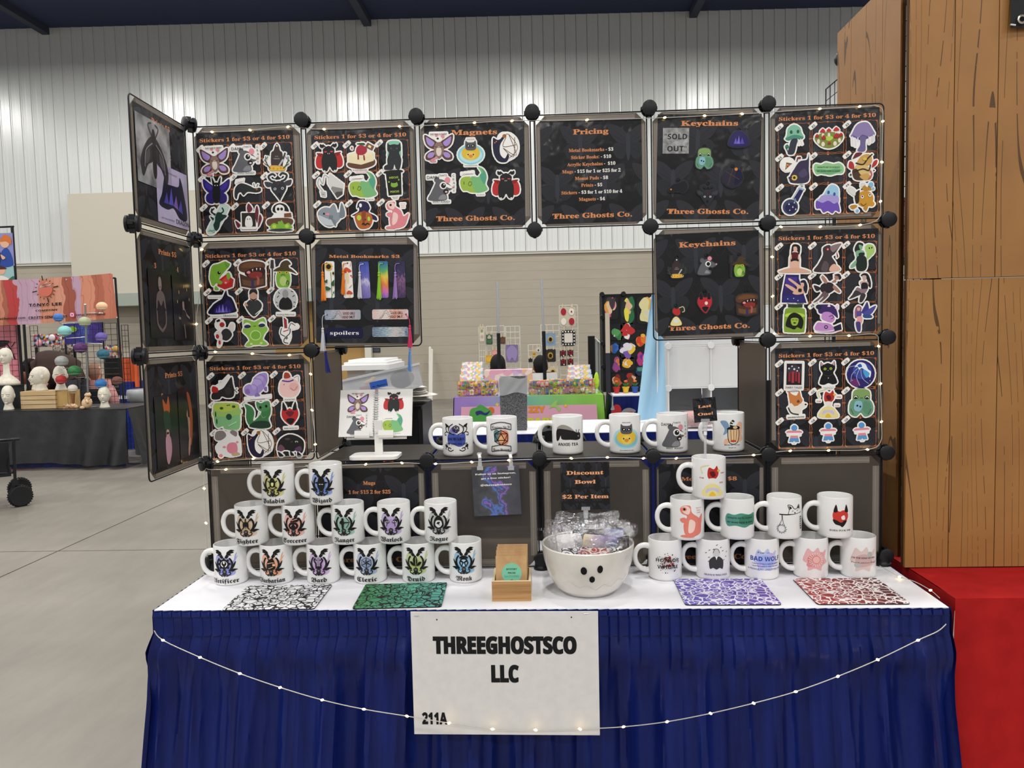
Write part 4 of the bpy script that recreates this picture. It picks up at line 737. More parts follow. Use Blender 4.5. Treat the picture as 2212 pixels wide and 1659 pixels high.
SHEETS = dict(
 A=((424, 288), (632, 279), (643, 497), (435, 506)), B=((436, 538), (644, 531), (658, 743), (446, 747)), C=((446, 781), (657, 775), (665, 986), (456, 989)),
 D=((669, 281), (882, 274), (893, 493), (682, 498)), E=((1675, 241), (1902, 231), (1898, 458), (1676, 463)), F=((1675, 499), (1899, 493), (1894, 715), (1673, 719)), G=((1674, 753), (1896, 746), (1896, 961), (1677, 966)))
for L in 'ABCDEFG': sticker_sheet(L, SHEETS[L])
def price_sheet(corners, label, title=None, ty=.86, tsize=.034, foot=True, tw=None, name='price_sheet', moth=.125):
    ctr, w, h, ang = on_plane(*corners); M = tr(*ctr) @ FRONT @ rz(ang)
    t = thing(name, label, 'poster', mw=M); sheet(w, h).build('paper', t)
    mb = MB(); moths(mb, w, h, moth, moth*.42, seed=len(label)); mb.build('moth_print', t)
    mb = MB()
    if title: put_text(mb, title, 0, h*(ty-.5), tsize, ORANGE, 'b', w=tw, z=.0005, off=.012)
    if foot: put_text(mb, 'Three Ghosts Co.', 0, -h*.45, .0275, ORANGE, 'b', w=w*.79, z=.0005, off=.012)
    return t, mb, w, h, M
# magnets
t, mb, w, h, M = price_sheet(((914, 265), (1132, 260), (1135, 486), (922, 489)), 'black price sheet titled Magnets with six die cut magnets', 'Magnets', .875, .028, tw=.122)
mb.lines('lettering', t)
for code, u, v, s in (('A1', 948, 318, .036), ('M2', 1017, 328, .037), ('C8', 1090, 320, .036), ('A2', 953, 406, .037), ('D5', 1024, 392, .036), ('D1', 1093, 400, .037)):
    q = M.inverted() @ at(u, v, 1, -.003); me = STICKERS.get(code) if code != 'M2' else None
    if me is None: me = make_sticker(code, s)
    else:
        me = me.copy(); me.name = 'magnet'
    o = link('magnet', me, mw=M @ tr(q.x, q.y, .0012) @ (Matrix.Scale(-1, 4, (1, 0, 0)) if False else Matrix.Identity(4)))
    d = dict(A1='winged opossum under SHE WAS A FAIRY', M2='raccoon in a yellow duck float', C8='black cat in yarn web', A2='grey opossum head shouting', D5='green crocodile with raised tail', D1='black moth creature with red wings')[code]
    tag(o, 'die cut magnet of '+d+' under the title Magnets', 'magnet', 'die cut magnets')
# pricing
t, mb, w, h, M = price_sheet(((1166, 263), (1386, 255), (1388, 476), (1171, 486)), 'black price list titled Pricing with orange and white lines', 'Pricing', .865, .028, tw=.093)
LINES = [('Metal Bookmarks', ' - $3'), ('Sticker Books:', ' - $10'), ('Acrylic Keychains', ' -  $10'), ('Mugs', ' - $15 for 1 or $25 for 2'), ('Mouse Pads', ' - $8'), ('Prints', ' - $5'), ('Stickers', ' - $3 for 1 or $10 for 4'), ('Magnets', ' - $4')]
for i, (a, b) in enumerate(LINES):
    va, _ = text_geo(a, 'b', .008); vb, _ = text_geo(b, 'b', .008); s = .0180; wa = max(p[0] for p in va)*s; wb = max(p[0] for p in vb)*s; y = h*.195-i*.0182; x0 = -(wa+wb)/2
    put_text(mb, a, x0, y, s, ORANGE, 'b', z=.0005, off=.008, align='l'); put_text(mb, b, x0+wa+wb, y, s, WHITEP, 'b', z=.0005, off=.008, align='r')
mb.lines('lettering', t)
# keychain sheets
ACR = glass_mat('clear_acrylic_edge', '3a3a3e', .45, .15)
def keychain(M, u, v, s, art, label, ring=(0, 1)):
    q = M.inverted() @ at(u, v, 1, -.004); tmp = MB(); polys, _ = draw(tmp, parse(art), s); outs = diecut(polys, .0022)
    t = thing('acrylic_keychain', label, 'keychain', mw=M @ tr(q.x, q.y, .0012), group='acrylic keychains')
    mb = MB()
    for o in outs: mb.prism(o, .0004, .0026, ACR)
    draw(mb, parse(art), s, z=.0028, dz=.0001, rough=.15); mb.build('charm', t)
    ys = max(p[1] for o in outs for p in o); MB().tube([(math.cos(a)*.004+ring[0]*s*.3, ys+.0015+math.sin(a)*.004, .0015) for a in [2*PI*i/14 for i in range(14)]], .0006, mat('2a2a2c', .3, 1), 5, True).build('ring', t)
t, mb, w, h, M = price_sheet(((1418, 247), (1642, 246), (1643, 470), (1420, 476)), 'black upper sheet titled Keychains with a grey SOLD OUT note', 'Keychains', .89, .028, tw=.148); mb.lines('lettering', t)
DIM = lambda c: c
keychain(M, 1596, 302, .027, "s 241f58 -10 -5 -6 6 0 8 6 5 10 -4 2 -7;p 6a5ac0 -5 -4 -3 2 -1.6 -4;p 7a6ad0 -2 -4 0 4 1 -4;p 5a4ab0 1 -4 3 2 5 -4", 'clear edged keychain of a dark cave with purple crystals')
keychain(M, 1521, 343, .028, ART['G6'], 'green octopus keychain in the middle of the upper Keychains sheet')
keychain(M, 1582, 383, .029, "e 2a2838 0 -1 9 8;s 1c1a38 2 -7 3 4 6 7 8 4 9 -2;l h .4 -6 5 6 -2;l h .4 0 7 -4 -7;e o 3 7 1.4 1.4", 'dark round keychain of a black cat with yarn')
keychain(M, 1465, 405, .027, "s 1e1f22 -9 -4 -6 2 0 4 6 6 9 0 5 -5 0 -4;e o -7 -2 .8 .8", 'black keychain of a lying crow with orange eye')
keychain(M, 1528, 423, .027, ART['A6'], 'black horned goat head keychain on the upper Keychains sheet')
q = M.inverted() @ at(1460, 304, 1, -.004)
t = thing('sold_out_note', 'silvery square note lettered SOLD OUT taped to the upper Keychains sheet', 'note', mw=M @ tr(q.x, q.y, .001))
MB().box((0, 0, .0003), (.068, .066, .0006), noise_mat('silver_note', '6e6e6e', 'a6a6a4', (60, 60, 60), .3, .3)).build('paper', t)
mb = MB(); put_text(mb, '"SOLD', 0, .004, .028, mat('k'), 's', w=.058, z=.0009); put_text(mb, 'OUT"', .003, -.027, .028, mat('k'), 's', w=.05, z=.0009); mb.lines('lettering', t)
t, mb, w, h, M = price_sheet(((1418, 507), (1641, 497), (1641, 719), (1419, 725)), 'black lower sheet titled Keychains above the white cube shelves', 'Keychains', .865, .028, tw=.148); mb.lines('lettering', t)
keychain(M, 1462, 580, .027, ART['A3'], 'keychain of a dark cheese board with yellow cheese')
keychain(M, 1526, 574, .028, "s 5f6064 -8 -8 -7 -2 -4 3 0 6 6 3 9 0 4 -3 3 -8;e 5f6064 -4 5 2 2.2;e i 3 6.6 2 2;e w 1.4 1.6 2.6 2.6;e k 1.6 1.5 1.7 1.8;e k 3.4 -3 1.8 1.4;s 8a8b8f -2 -7 0 -4 3 -7;e i 9 1 .8 .7", 'grey opossum head keychain on the lower Keychains sheet')
keychain(M, 1597, 576, .028, ART['B3'], 'green frog keychain in a brown wizard hat')
keychain(M, 1460, 684, .028, "s b83028 -3 4 -2 8 1 7 3 8 4 3 1 1;s e6d890 -5 -8 -3 -2 0 0 3 -2 5 -8;e e0dce0 0 -4 2.4 2;l e0dca0 .6 3 8 7 9 8 5 6 4", 'small keychain of a red headed figure in a yellow dress')
keychain(M, 1523, 655, .029, "s b82a34 -7 1 -5 6 0 5 5 6 6 0 3 -6 0 -9 -4 -5;s* 1a1618 2 4 3.6 9.6 5 4;s 1a1618 -3 -4 0 -3 3 -4 0 -8;e e6d8d0 1 0 1.4 1.6", 'red and black pointed head keychain')
keychain(M, 1613, 658, .030, ART['B2'], 'keychain of an open wooden chest full of teeth')

# ------------------------------------------------------------------ bookmarks with tassels
t, mb, w, h, M = price_sheet(((680, 528), (893, 528), (894, 741), (684, 741)), 'black price sheet titled Metal Bookmarks with nine bookmarks', foot=False)
put_text(mb, 'Metal Bookmarks $3', 0, h*.365, .0165, ORANGE, 'b', w=w*.72, z=.0005, off=.012); mb.lines('lettering', t)
def grad_mat(name, stops, axis=1, scale=1.0, noise=8, nmix=.35, rough=.3):
    m = bpy.data.materials.new(name); m.use_nodes = True; nt = m.node_tree; N = nt.nodes; L = nt.links; b = pb(m); b.inputs['Roughness'].default_value = rough
    tc = N.new('ShaderNodeTexCoord'); no = N.new('ShaderNodeTexNoise'); no.inputs['Scale'].default_value = noise; no.inputs['Detail'].default_value = 5
    sp = N.new('ShaderNodeSeparateXYZ'); L.new(tc.outputs['Generated'], sp.inputs[0]); L.new(tc.outputs['Generated'], no.inputs['Vector'])
    a = N.new('ShaderNodeMath'); a.operation = 'MULTIPLY_ADD'; L.new(no.outputs[0], a.inputs[0]); a.inputs[1].default_value = nmix*2; L.new(sp.outputs[axis], a.inputs[2])
    s = N.new('ShaderNodeMath'); s.operation = 'SUBTRACT'; L.new(a.outputs[0], s.inputs[0]); s.inputs[1].default_value = nmix
    cr = N.new('ShaderNodeValToRGB'); e = cr.color_ramp.elements
    while len(e) < len(stops): e.new(.5)
    for k, (p, c) in enumerate(stops): e[k].position = p; e[k].color = lin(PAL.get(c, c))
    L.new(s.outputs[0], cr.inputs[0]); L.new(cr.outputs[0], b.inputs['Base Color']); return m
BMW, BML = .0265, .098
def tassel(t, x, y, z, col, length, skirt=.055, lean=0.0, hang=None):
    """cord from the hole, knot and fringe hanging"""
    m = mat(col, .55); kx, ky = (x-.011, y-length) if hang is None else hang
    MB().tube(spline([(x, y, z), ((x+kx)/2-.004, y-.002, z+.003), (kx-.001, (y+ky)/2, z+.004), (kx, ky, z+.004)], 4, False), .0009, m, 5).build('cord', t)
    MB().ball((kx, ky-.002, z+.004), (.0036, .0036, .0044), m, 10, 6).tube([(kx, ky-.005, z+.004), (kx, ky-.010, z+.004)], [.0032, .0036], m, 8).build('knot', t)
    mb = MB(); r = random.Random(int(kx*1e5)+int(ky*1e4))
    for i in range(26):
        a = 6.28*i/26; rr = r.uniform(.3, 1); e = r.uniform(.94, 1.05)*skirt
        mb.tube([(kx+.0026*math.cos(a)*rr, ky-.009, z+.004+.0026*math.sin(a)*rr), (kx+.0050*math.cos(a)*rr+lean*.4, ky-.009-e*.5, z+.0045+.003*math.sin(a)*rr), (kx+.0078*math.cos(a)*rr+lean, ky-.009-e, z+.005+.0035*math.sin(a)*rr)], .00062, m, 3)
    mb.build('fringe', t)
def bookmark(u, v, label, m, horiz=False, ang=0, art=None, hole=None, tcol=None, tl=.024, sk=.055, lean=0.0, hang=None):
    q = M.inverted() @ at(u, v, 1, -.004); a = ang-(PI/2 if horiz else 0)
    t = thing('bookmark', label, 'bookmark', mw=M @ tr(q.x, q.y, .0008), group='metal bookmarks')
    mb = MB(); ww, hh = (BML, BMW) if horiz else (BMW, BML); c = .003
    mb.prism([(-ww/2+c, -hh/2), (ww/2-c, -hh/2), (ww/2, -hh/2+c), (ww/2, hh/2-c), (ww/2-c, hh/2), (-ww/2+c, hh/2), (-ww/2, hh/2-c), (-ww/2, -hh/2+c)], 0, .001, m)
    mb.build('plate', t, rot=(0, 0, ang))
    if art:
        ab = MB(); art(ab, ww, hh)
        if ab.marks: ab.lines('lettering', t, rot=(0, 0, ang))
        else: ab.build('print', t, rot=(0, 0, ang))
    if hole: MB().lathe([(.0022, .001), (.0022, .0013)], 'k', 12, (hole[0], hole[1], 0)).build('hole', t)
    if tcol: tassel(t, hole[0], hole[1], .001, tcol, tl, sk, lean, hang)
def clipart(spec, sc=BML/2):
    def f(ab, ww, hh):
        z = .0012
        for pr in parse(spec):
            for pts in (pr[2] if pr[0] == 'Q' else [pr[2]]):
                p = clip([(x*sc/10, y*sc/10) for x, y in pts], -ww/2, ww/2, -hh/2, hh/2)
                if p: ab.flat(p, z, mat(pr[1], .35))
            z += .00012
    return f
def ray_flower(x, y, r, n=16):
    s = ''
    for i in range(n):
        a = 6.28*i/n; c, d = math.cos(a), math.sin(a); s += 'p e0b030 %.2f %.2f %.2f %.2f %.2f %.2f;' % (x+r*.3*d, y-r*.3*c, x+r*c, y+r*d, x-r*.3*d, y+r*.3*c)
    return s+'e 1c1612 %g %g %g %g;' % (x, y, r*.5, r*.52)
bookmark(712, 604, 'white metal bookmark printed with sunflowers and orange tassel', mat('f0eeea', .3), art=clipart('l 5a8a40 .4 1.2 -10 1 -2 .6 4;'+ray_flower(-.4, 7, 2.6)+ray_flower(2.4, 3.4, 1.3, 12)+'s 2f5a30 1 -2 3 0 3 -3 1.4 -3.4;s 2f5a30 1 -5 -2 -3.6 -1.6 -6;s 2f5a30 -1 0 -2.6 -1 -1.4 -2;l 5a8a40 .3 1 -10 2.8 -6;s 2f5a30 2 -7 3.4 -6 3 -8'), hole=(-.007, .044), tcol='f08a28', tl=.024, sk=.066, lean=.003)
bookmark(751, 604, 'white metal bookmark printed with red mushrooms and orange tassel', mat('f0ebe4', .3), ang=.05, art=clipart('s c85030 -2.6 4 -1.6 6 0 6.6 2.4 4.4 0 3.6;s e8d2a8 -.4 3.8 .6 3.8 .8 -1 .2 -2.4 -.6 -1;e c85a4a 2 2 .5 .5;e c85a4a 2.6 1.2 .4 .4;s c85030 -1 -7.6 0 -6 1.4 -6.4 2.4 -7.8 .6 -8.2;s e8d2a8 .2 -8.2 1 -8.2 1 -10 .4 -10;l c87a5a .3 -2 -4 -1.4 0;l c87a5a .3 -2.4 6 -1.6 9;l c87a5a .3 .6 -4.6 2.2 -3;l d09a70 .3 1.8 7 2.6 9.6'), hole=(.0, .044), tcol='f08a28', tl=.018, sk=.056)
bookmark(788, 605, 'blue sky bookmark with violet clouds and white tassel', grad_mat('violet_sky', [(0, '6b62a8'), (.35, '8a80c0'), (.45, 'c8c0de'), (.55, '6a68b8'), (1, '3348a8')], 1, noise=3.5, nmix=.28), ang=.055, hole=(-.002, .043), tcol='dcdae0', tl=.022, sk=.06)
bookmark(828, 604, 'rainbow marbled ink bookmark with lime green tassel', grad_mat('marbled_ink', [(0, '6a60b8'), (.15, 'd070b0'), (.35, 'e07a3a'), (.55, 'e6c84a'), (.75, '5aa860'), (1, '2a6aa0')], 1, noise=3, nmix=.25), ang=.02, hole=(.0, .043), tcol='9fd83c', tl=.024, sk=.062)
bookmark(865, 604, 'dark purple galaxy bookmark with lilac tassel', grad_mat('purple_galaxy', [(0, '3a2650'), (.4, '6a4a70'), (.5, '8a6084'), (.62, '352a58'), (1, '241c40')], 1, noise=9, nmix=.5), ang=.02, hole=(-.002, .043), tcol='a888c8', tl=.024, sk=.06)
bok = lambda n, s: grad_mat(n, s, 0, noise=11, nmix=.75)
def legs_text(ab, ww, hh):
    K = mat('k')
    for pts in ([(-.030, -.0105), (-.0225, -.004), (-.012, .0105), (-.005, .004), (0, -.0105)], [(-.024, -.0105), (-.0165, .0), (-.011, .0035), (-.003, -.0085)], [(-.030, -.0105), (-.024, -.0095), (-.018, -.003)]):
        st_ = stroke(spline(pts, 4, False), .0007); k = len(st_)//2
        for i in range(k-1): ab.flat([st_[i], st_[i+1], st_[2*k-2-i], st_[2*k-1-i]], .0012, K)
    put_text(ab, 'GOOD GIRLS', .0005, .0005, .0095, K, 'n', w=.033, z=.0012, align='l', off=.02); put_text(ab, 'READ SMUT', .0005, -.0095, .0095, K, 'n', w=.033, z=.0012, align='l', off=.02)
bookmark(740, 680, 'grey speckled bookmark with crossed legs drawing and white tassel', bok('grey_bokeh', [(0, '8a98b0'), (.4, 'b8b8bc'), (.6, 'c8a8a8'), (1, '9aa4b0')]), True, .01, legs_text, (-.0425, -.0005), 'd8d8dc', .035, .052, 0, (-.0535, -.036))
bookmark(843, 679, 'orange splashed bookmark with crossed legs drawing and pink tassel', bok('orange_splash', [(0, 'd8b8b0'), (.45, 'e0dcd8'), (.62, 'e09070'), (1, 'd0c4c8')]), True, .01, legs_text, (.0425, 0), 'd8406c', .03, .05, 0, (.0535, -.030))
bookmark(744, 719, 'navy bookmark lettered spoilers with dark blue tassel', mat('12143a', .3), True, .005, lambda ab, ww, hh: put_text(ab, 'spoilers', 0, -.005, .022, WHITEP, 'b', w=.078, z=.0012), (-.043, 0), '1c2478', .05, .048, .006, (-.0505, -.050))
bookmark(843, 717, 'pale blue speckled bookmark with light blue tassel', bok('blue_bokeh', [(0, '66788c'), (.45, '9ab0bc'), (.62, 'd0c4bc'), (1, '7a8ca0')]), True, .01, None, (.0425, 0), '6a92cc', .04, .052, 0, (.0535, -.044))

# ------------------------------------------------------------------ wing posters with art prints
def wing_rect(y0, y1, z0, z1):   # metres from the hinge (negative towards the aisle) and above the table
    return WINGM @ tr(.002, (y0+y1)/2, T+(z0+z1)/2) @ WING, abs(y1-y0), z1-z0
WDIM = 0
def wing_sheet(j, label, nums):
    M, w, h = wing_rect(-.285, -.018, j*P+.022, j*P+.285); t = thing('print_price_sheet', label, 'poster', mw=M, group='side panel price sheets'); sheet(w, h).build('paper', t)
    mb = MB(); moths(mb, w, h, .125, .055, seed=j); mb.build('moth_print', t)
    mb = MB(); put_text(mb, 'Prints $5', 0, h*.36 if j < 3 else h*.40, .026, ORANGE, 'b', w=w*.36, z=.0005, off=.008)
    for s, x, y in nums: put_text(mb, s, x, y, .026, ORANGE, 'b', z=.0005, off=.008)
    mb.lines('lettering', t); return M
def art_print(M, x, y, w, h, m, label, spec=None, sc=None, rot=0):
    t = thing('art_print', label, 'art print', mw=M @ tr(x, y, .0012) @ rz(rot), group='art prints on the side panels'); MB().box((0, 0, .0003), (w, h, .0006), m).build('paper', t)
    if spec:
        mb = MB(); z = .0008
        for pr in parse(spec):
            if pr[0][0] == 't': put_text(mb, pr[5], pr[2]*w/20, pr[3]*h/20, pr[4]*h/20, mat(pr[1]), {'tm': 'm', 'tn': 'n'}.get(pr[0], 's'), z=z)
            else:
                for pts in (pr[2] if pr[0] == 'Q' else [pr[2]]): mb.flat([(a*w/20, b*h/20) for a, b in pts], z, mat(pr[1], .4))
            z += .0001
        mb.build('print', t)
smoke = noise_mat('grey_smoke_print', '5c5c60', 'b4b4b6', (18, 18, 18), .3, 0, 6)
M = wing_sheet(3, 'top side panel sheet titled Prints with a moth print', [('2', .042, .035)])
art_print(M, -.045, .03, .172, .16, smoke, 'grey smoky print of a patterned moth', "s* 2c2a2c 0 5 4 3 8 -3 7 -8 4 -4 1 -2;s 1a181a -1 6 1 6 1 -6 -1 -6;l* 3a383a .5 1 5 3 8 1 9;s* 4c4a4e 3 1 6 -2 5 -4 3 -2;l* 807e82 .4 1 3 5 0 6 -5")
lil = noise_mat('lilac_print', 'b4a8cc', 'c6bcd8', (14, 14, 14), .3)
art_print(M, .045, -.058, .172, .145, lil, 'lilac print of a dark crystal cave lettered DRAGONS', "s 16142c -9 -4 -7 0 -5 6 -4 4 0 4 4 4.6 5 8 7 4 9 -6 4 -7 0 -4 -4 -5;p 4a44a0 -6 -3 -4 1 -3 -3;p 5a54b8 -3 -3 -1 3 0 -3;p 7a5aa8 0 -3 2 1 3 -4;p 4a44a0 3 -4 5 0 6 -5;tm d -1.6 7.6 1.5 there are book worms;tm d -4 -8.6 1.5 and there are book;tn d 6 -9 2.4 DRAGONS", rot=-.0)
M = wing_sheet(2, 'middle side panel sheet titled Prints holding two black prints', [('3', -.068, .058), ('4', .052, .058)])
dk = mat('18161a', .3)
art_print(M, -.052, -.028, .115, .165, dk, 'black print of a pale woman with folded hands', "s 100d0e -2 8 0 9 2 8 2.6 4 -2.6 4;e 8a7c78 0 6 1.5 2.1;e z 0 5 .4 .25;s 6a5c5a -.7 4 .7 4 3.6 2.4 4.4 -2 3 -1 -3 -1 -4.4 -2 -3.6 2.4;s 201a1e -2.6 1 0 -.6 2.6 1 3 -5 -3 -5;l 6a5c5a 1 -4 -2 -3.6 -6 0 -8;l 6a5c5a 1 4 -2 3.6 -6 0 -8")
art_print(M, .072, -.035, .115, .165, dk, 'black print of a small dancer with candles', "s a8908a -.8 2 .8 2 .8 0 -.8 0;l a8908a .7 -5 -3 -2 -3 0 0 3 -2 6 -3;s 2a2428 -2 -1 2 -1 3 -5 -3 -5;l 8a7a76 .8 0 -5 1 -9.4;e c8b070 -4 5 .3 .6;e c8b070 4 6 .3 .6;e c8b070 1 7 .3 .6;e c8b070 -6 2 .3 .5;e c8b070 6 3 .3 .5")
M = wing_sheet(1, 'bottom side panel sheet titled Prints holding two orange haired figures', [('5', -.068, .045), ('6', .052, .045)])
art_print(M, -.052, -.035, .120, .175, dk, 'black print of an orange crested figure in a pink dress', "s b0562c -2 5 -3 9 0 7.4 2 9.6 3 6 1 4;s 24382c -3 5 2 5 3 0 -2 0;s c0968a -1 0 1 0 1.4 -2 -1 -2;s b88a98 -2 -2 2 -2 3 -6 0 -9.6 -2 -8;l 17151a .6 -1 -.8 1 -.8")
art_print(M, .070, -.03, .115, .175, dk, 'black print of a long haired orange figure in profile', "s a8542c -1 9 2 8 4 2 3 -4 1 -7 0 -2 1 3;s c09484 -1 4 -2 2 1 1 0 -5 -1 -4 -1 0;s c09484 -1 -5 1 -5 -1 -9.6 -2 -9")
# sheets behind the mugs
t, mb, w, h, M = price_sheet(((692, 1012), (906, 1009), (906, 1222), (697, 1226)), 'black sheet behind the mugs lettered Mugs 1 for $15 2 for $25', foot=True)
put_text(mb, 'Mugs', 0, h*.33, .021, ORANGE, 'b', z=.0005, off=.01); put_text(mb, '1 for $15 2 for $25', 0, h*.24, .021, ORANGE, 'b', z=.0005, off=.01); mb.lines('lettering', t)
t, mb, w, h, M = price_sheet(((1422, 1003), (1641, 1001), (1640, 1216), (1424, 1219)), 'black sheet behind the right mugs lettered Mouse Pads $8', foot=True)
put_text(mb, 'Mouse Pads $8', 0, h*.335, .021, ORANGE, 'b', w=w*.55, z=.0005, off=.01); mb.lines('lettering', t)
# ------------------------------------------------------------------ mugs
CER = noise_mat('white_glazed_ceramic', 'e4e3e1', 'eae9e7', (8, 8, 8), .16, 0, 2); pb(CER).inputs['Coat Weight'].default_value = .4
MR, MH = .0432, .1045
def mug_meshes():
    b = MB().lathe([(0, .004), (.031, .004), (.0335, 0), (.039, 0), (MR-.001, .003), (MR, .007), (MR, MH-.003), (MR-.0008, MH-.0006), (MR-.002, MH), (MR-.0034, MH-.0008), (MR-.0040, MH-.004), (MR-.0042, .012), (MR-.008, .008), (0, .0075)], CER, 48).mesh('body', 35)
    pts = [(-MR+.003, 0, .081), (-MR-.010, 0, .0835), (-MR-.024, 0, .079), (-MR-.0325, 0, .066), (-MR-.034, 0, .050), (-MR-.029, 0, .034), (-MR-.018, 0, .023), (-MR-.006, 0, .0185), (-MR+.003, 0, .0185)]
    sp = spline(pts, 4, False); h = MB(); n = len(sp)
    h.tube(sp, [.0062+.002*abs(i/(n-1)-.5)**2*4 for i in range(n)], CER, 12); return b, h.mesh('handle', True)
MB_, MHD = mug_meshes()
def wrap_print(mb, R=MR, cut=.005):
    me = mb.mesh('print'); bm = bmesh.new(); bm.from_mesh(me); xs = [v.co.x for v in bm.verts]
    x = math.floor(min(xs)/cut)*cut+cut
    while x < max(xs):
        bmesh.ops.bisect_plane(bm, geom=bm.verts[:]+bm.edges[:]+bm.faces[:], plane_co=(x, 0, 0), plane_no=(1, 0, 0), dist=1e-7); x += cut
    for v in bm.verts:
        a = v.co.x/R; r = R+v.co.z; v.co = Vector((r*math.sin(a), -r*math.cos(a), v.co.y))
    bm.to_mesh(me); bm.free(); return me
def light(c, k):
    c = PAL.get(c, c); return ''.join('%02x' % int(int(c[i:i+2], 16)*(1-k)+236*k) for i in (0, 2, 4))
def splash(c, seed=1):
    a, b = light(c, .42), light(c, .22)
    return ("s %s -6 6 -4 7.4 -3 5 -4 2 -6 1 -7 3;s %s -6.6 0 -5 4 -1 5 4 4 5 0 5 -5 1 -7 -3 -7 -6 -4;s %s 4 1 6 3 7 6.6 8.4 8 7.6 5 9 6 7.4 3 6 0;s %s 2 -3 6 -3 7 -6 4 -7.4 0 -7;e %s -5 -4 1.4 1.2;"
            % (a, a, a, a, b)).replace('-6.6 0', '%.1f 0' % (-6.6+seed % 3*.3))+"s %s -3 1 0 3 3 1 3 -4 0 -6 -3 -4;s %s 1 -4 4 -4 5 -6 2 -7;" % (b, b)
WREATH = ("s* k .4 5.4 1.6 7.4 1.8 8.6 3 9.6 4.8 9.4 6 8.6 4.6 8.4 3.6 8 4.4 7 3.4 6.4 2.6 7.2 2.6 5.6 1.6 4.6;s* k 3 7.8 3.2 9.8 4.8 10.4 6.8 9.6 5.6 9.2 6.4 8.4 4.8 7.8;l* k .4 2 8 3 6.6 2.2 5;l* k .4 3.2 7.8 4.6 6.4;"
          "l* k 1 3.2 4.8 4.4 3 4.9 .4 4.3 -2 2.8 -4;l* k .3 4 4.6 5.3 2 5.3 -1 4.4 -3;s* k 4.2 -1.6 5.6 .4 7.4 2.4 7 .4 6 -1.6 4.6 -3;s* k 3.6 -3.4 6 -2.6 8.6 -3.4 7 -3.8 5 -4.6;s* k 3 -4 4.6 -1.6 4.2 -4;"
          "l* k .6 .8 -5.4 2 -6.8 3.6 -6.2 3.6 -4.8 2.4 -4.8;l* k .5 0 -6.6 1.6 -7.4 2.6 -6.8;s k -1 -6 0 -7.8 1 -6;e k 0 -4.3 1.5 1.4;e g 0 -4.3 1 .9;l k .25 -.8 -4.9 0 -3.4 .8 -4.9 -.8 -4.9;")
def gear():
    s = 'e k 0 .9 3.2 3.2;'
    for i in range(8):
        a = 6.283*i/8; c, d = math.cos(a), math.sin(a); s += 'p k %.2f %.2f %.2f %.2f %.2f %.2f %.2f %.2f;' % (2.8*c-.8*d, .9+2.8*d+.8*c, 4.1*c-.6*d, .9+4.1*d+.6*c, 4.1*c+.6*d, .9+4.1*d-.6*c, 2.8*c+.8*d, .9+2.8*d-.8*c)
    return s+'e e6e4e2 0 .9 2.1 2.1;e k 0 1.2 1.6 1.6;p e6e4e2 -.5 3 .5 3 .5 1.2 -.5 1.2;p k -.6 .4 .6 .4 .6 -2.8 -.6 -2.8;'
def star6():
    s = ''
    for i in range(6):
        a = 6.283*i/6; c, d = -math.sin(a), math.cos(a); s += 'p k %.2f %.2f %.2f %.2f 0 .8;' % (3.6*c, .8+3.6*d, 1.1*math.cos(a+2.094), .8+1.1*math.sin(a+2.094))
    for i in range(6):
        a, b = 6.283*i/6+1.57, 6.283*(i+1)/6+1.57; s += 'l k .35 %.2f %.2f %.2f %.2f;' % (3.5*math.cos(a), .8+3.5*math.sin(a), 3.5*math.cos(b), .8+3.5*math.sin(b))
    return s
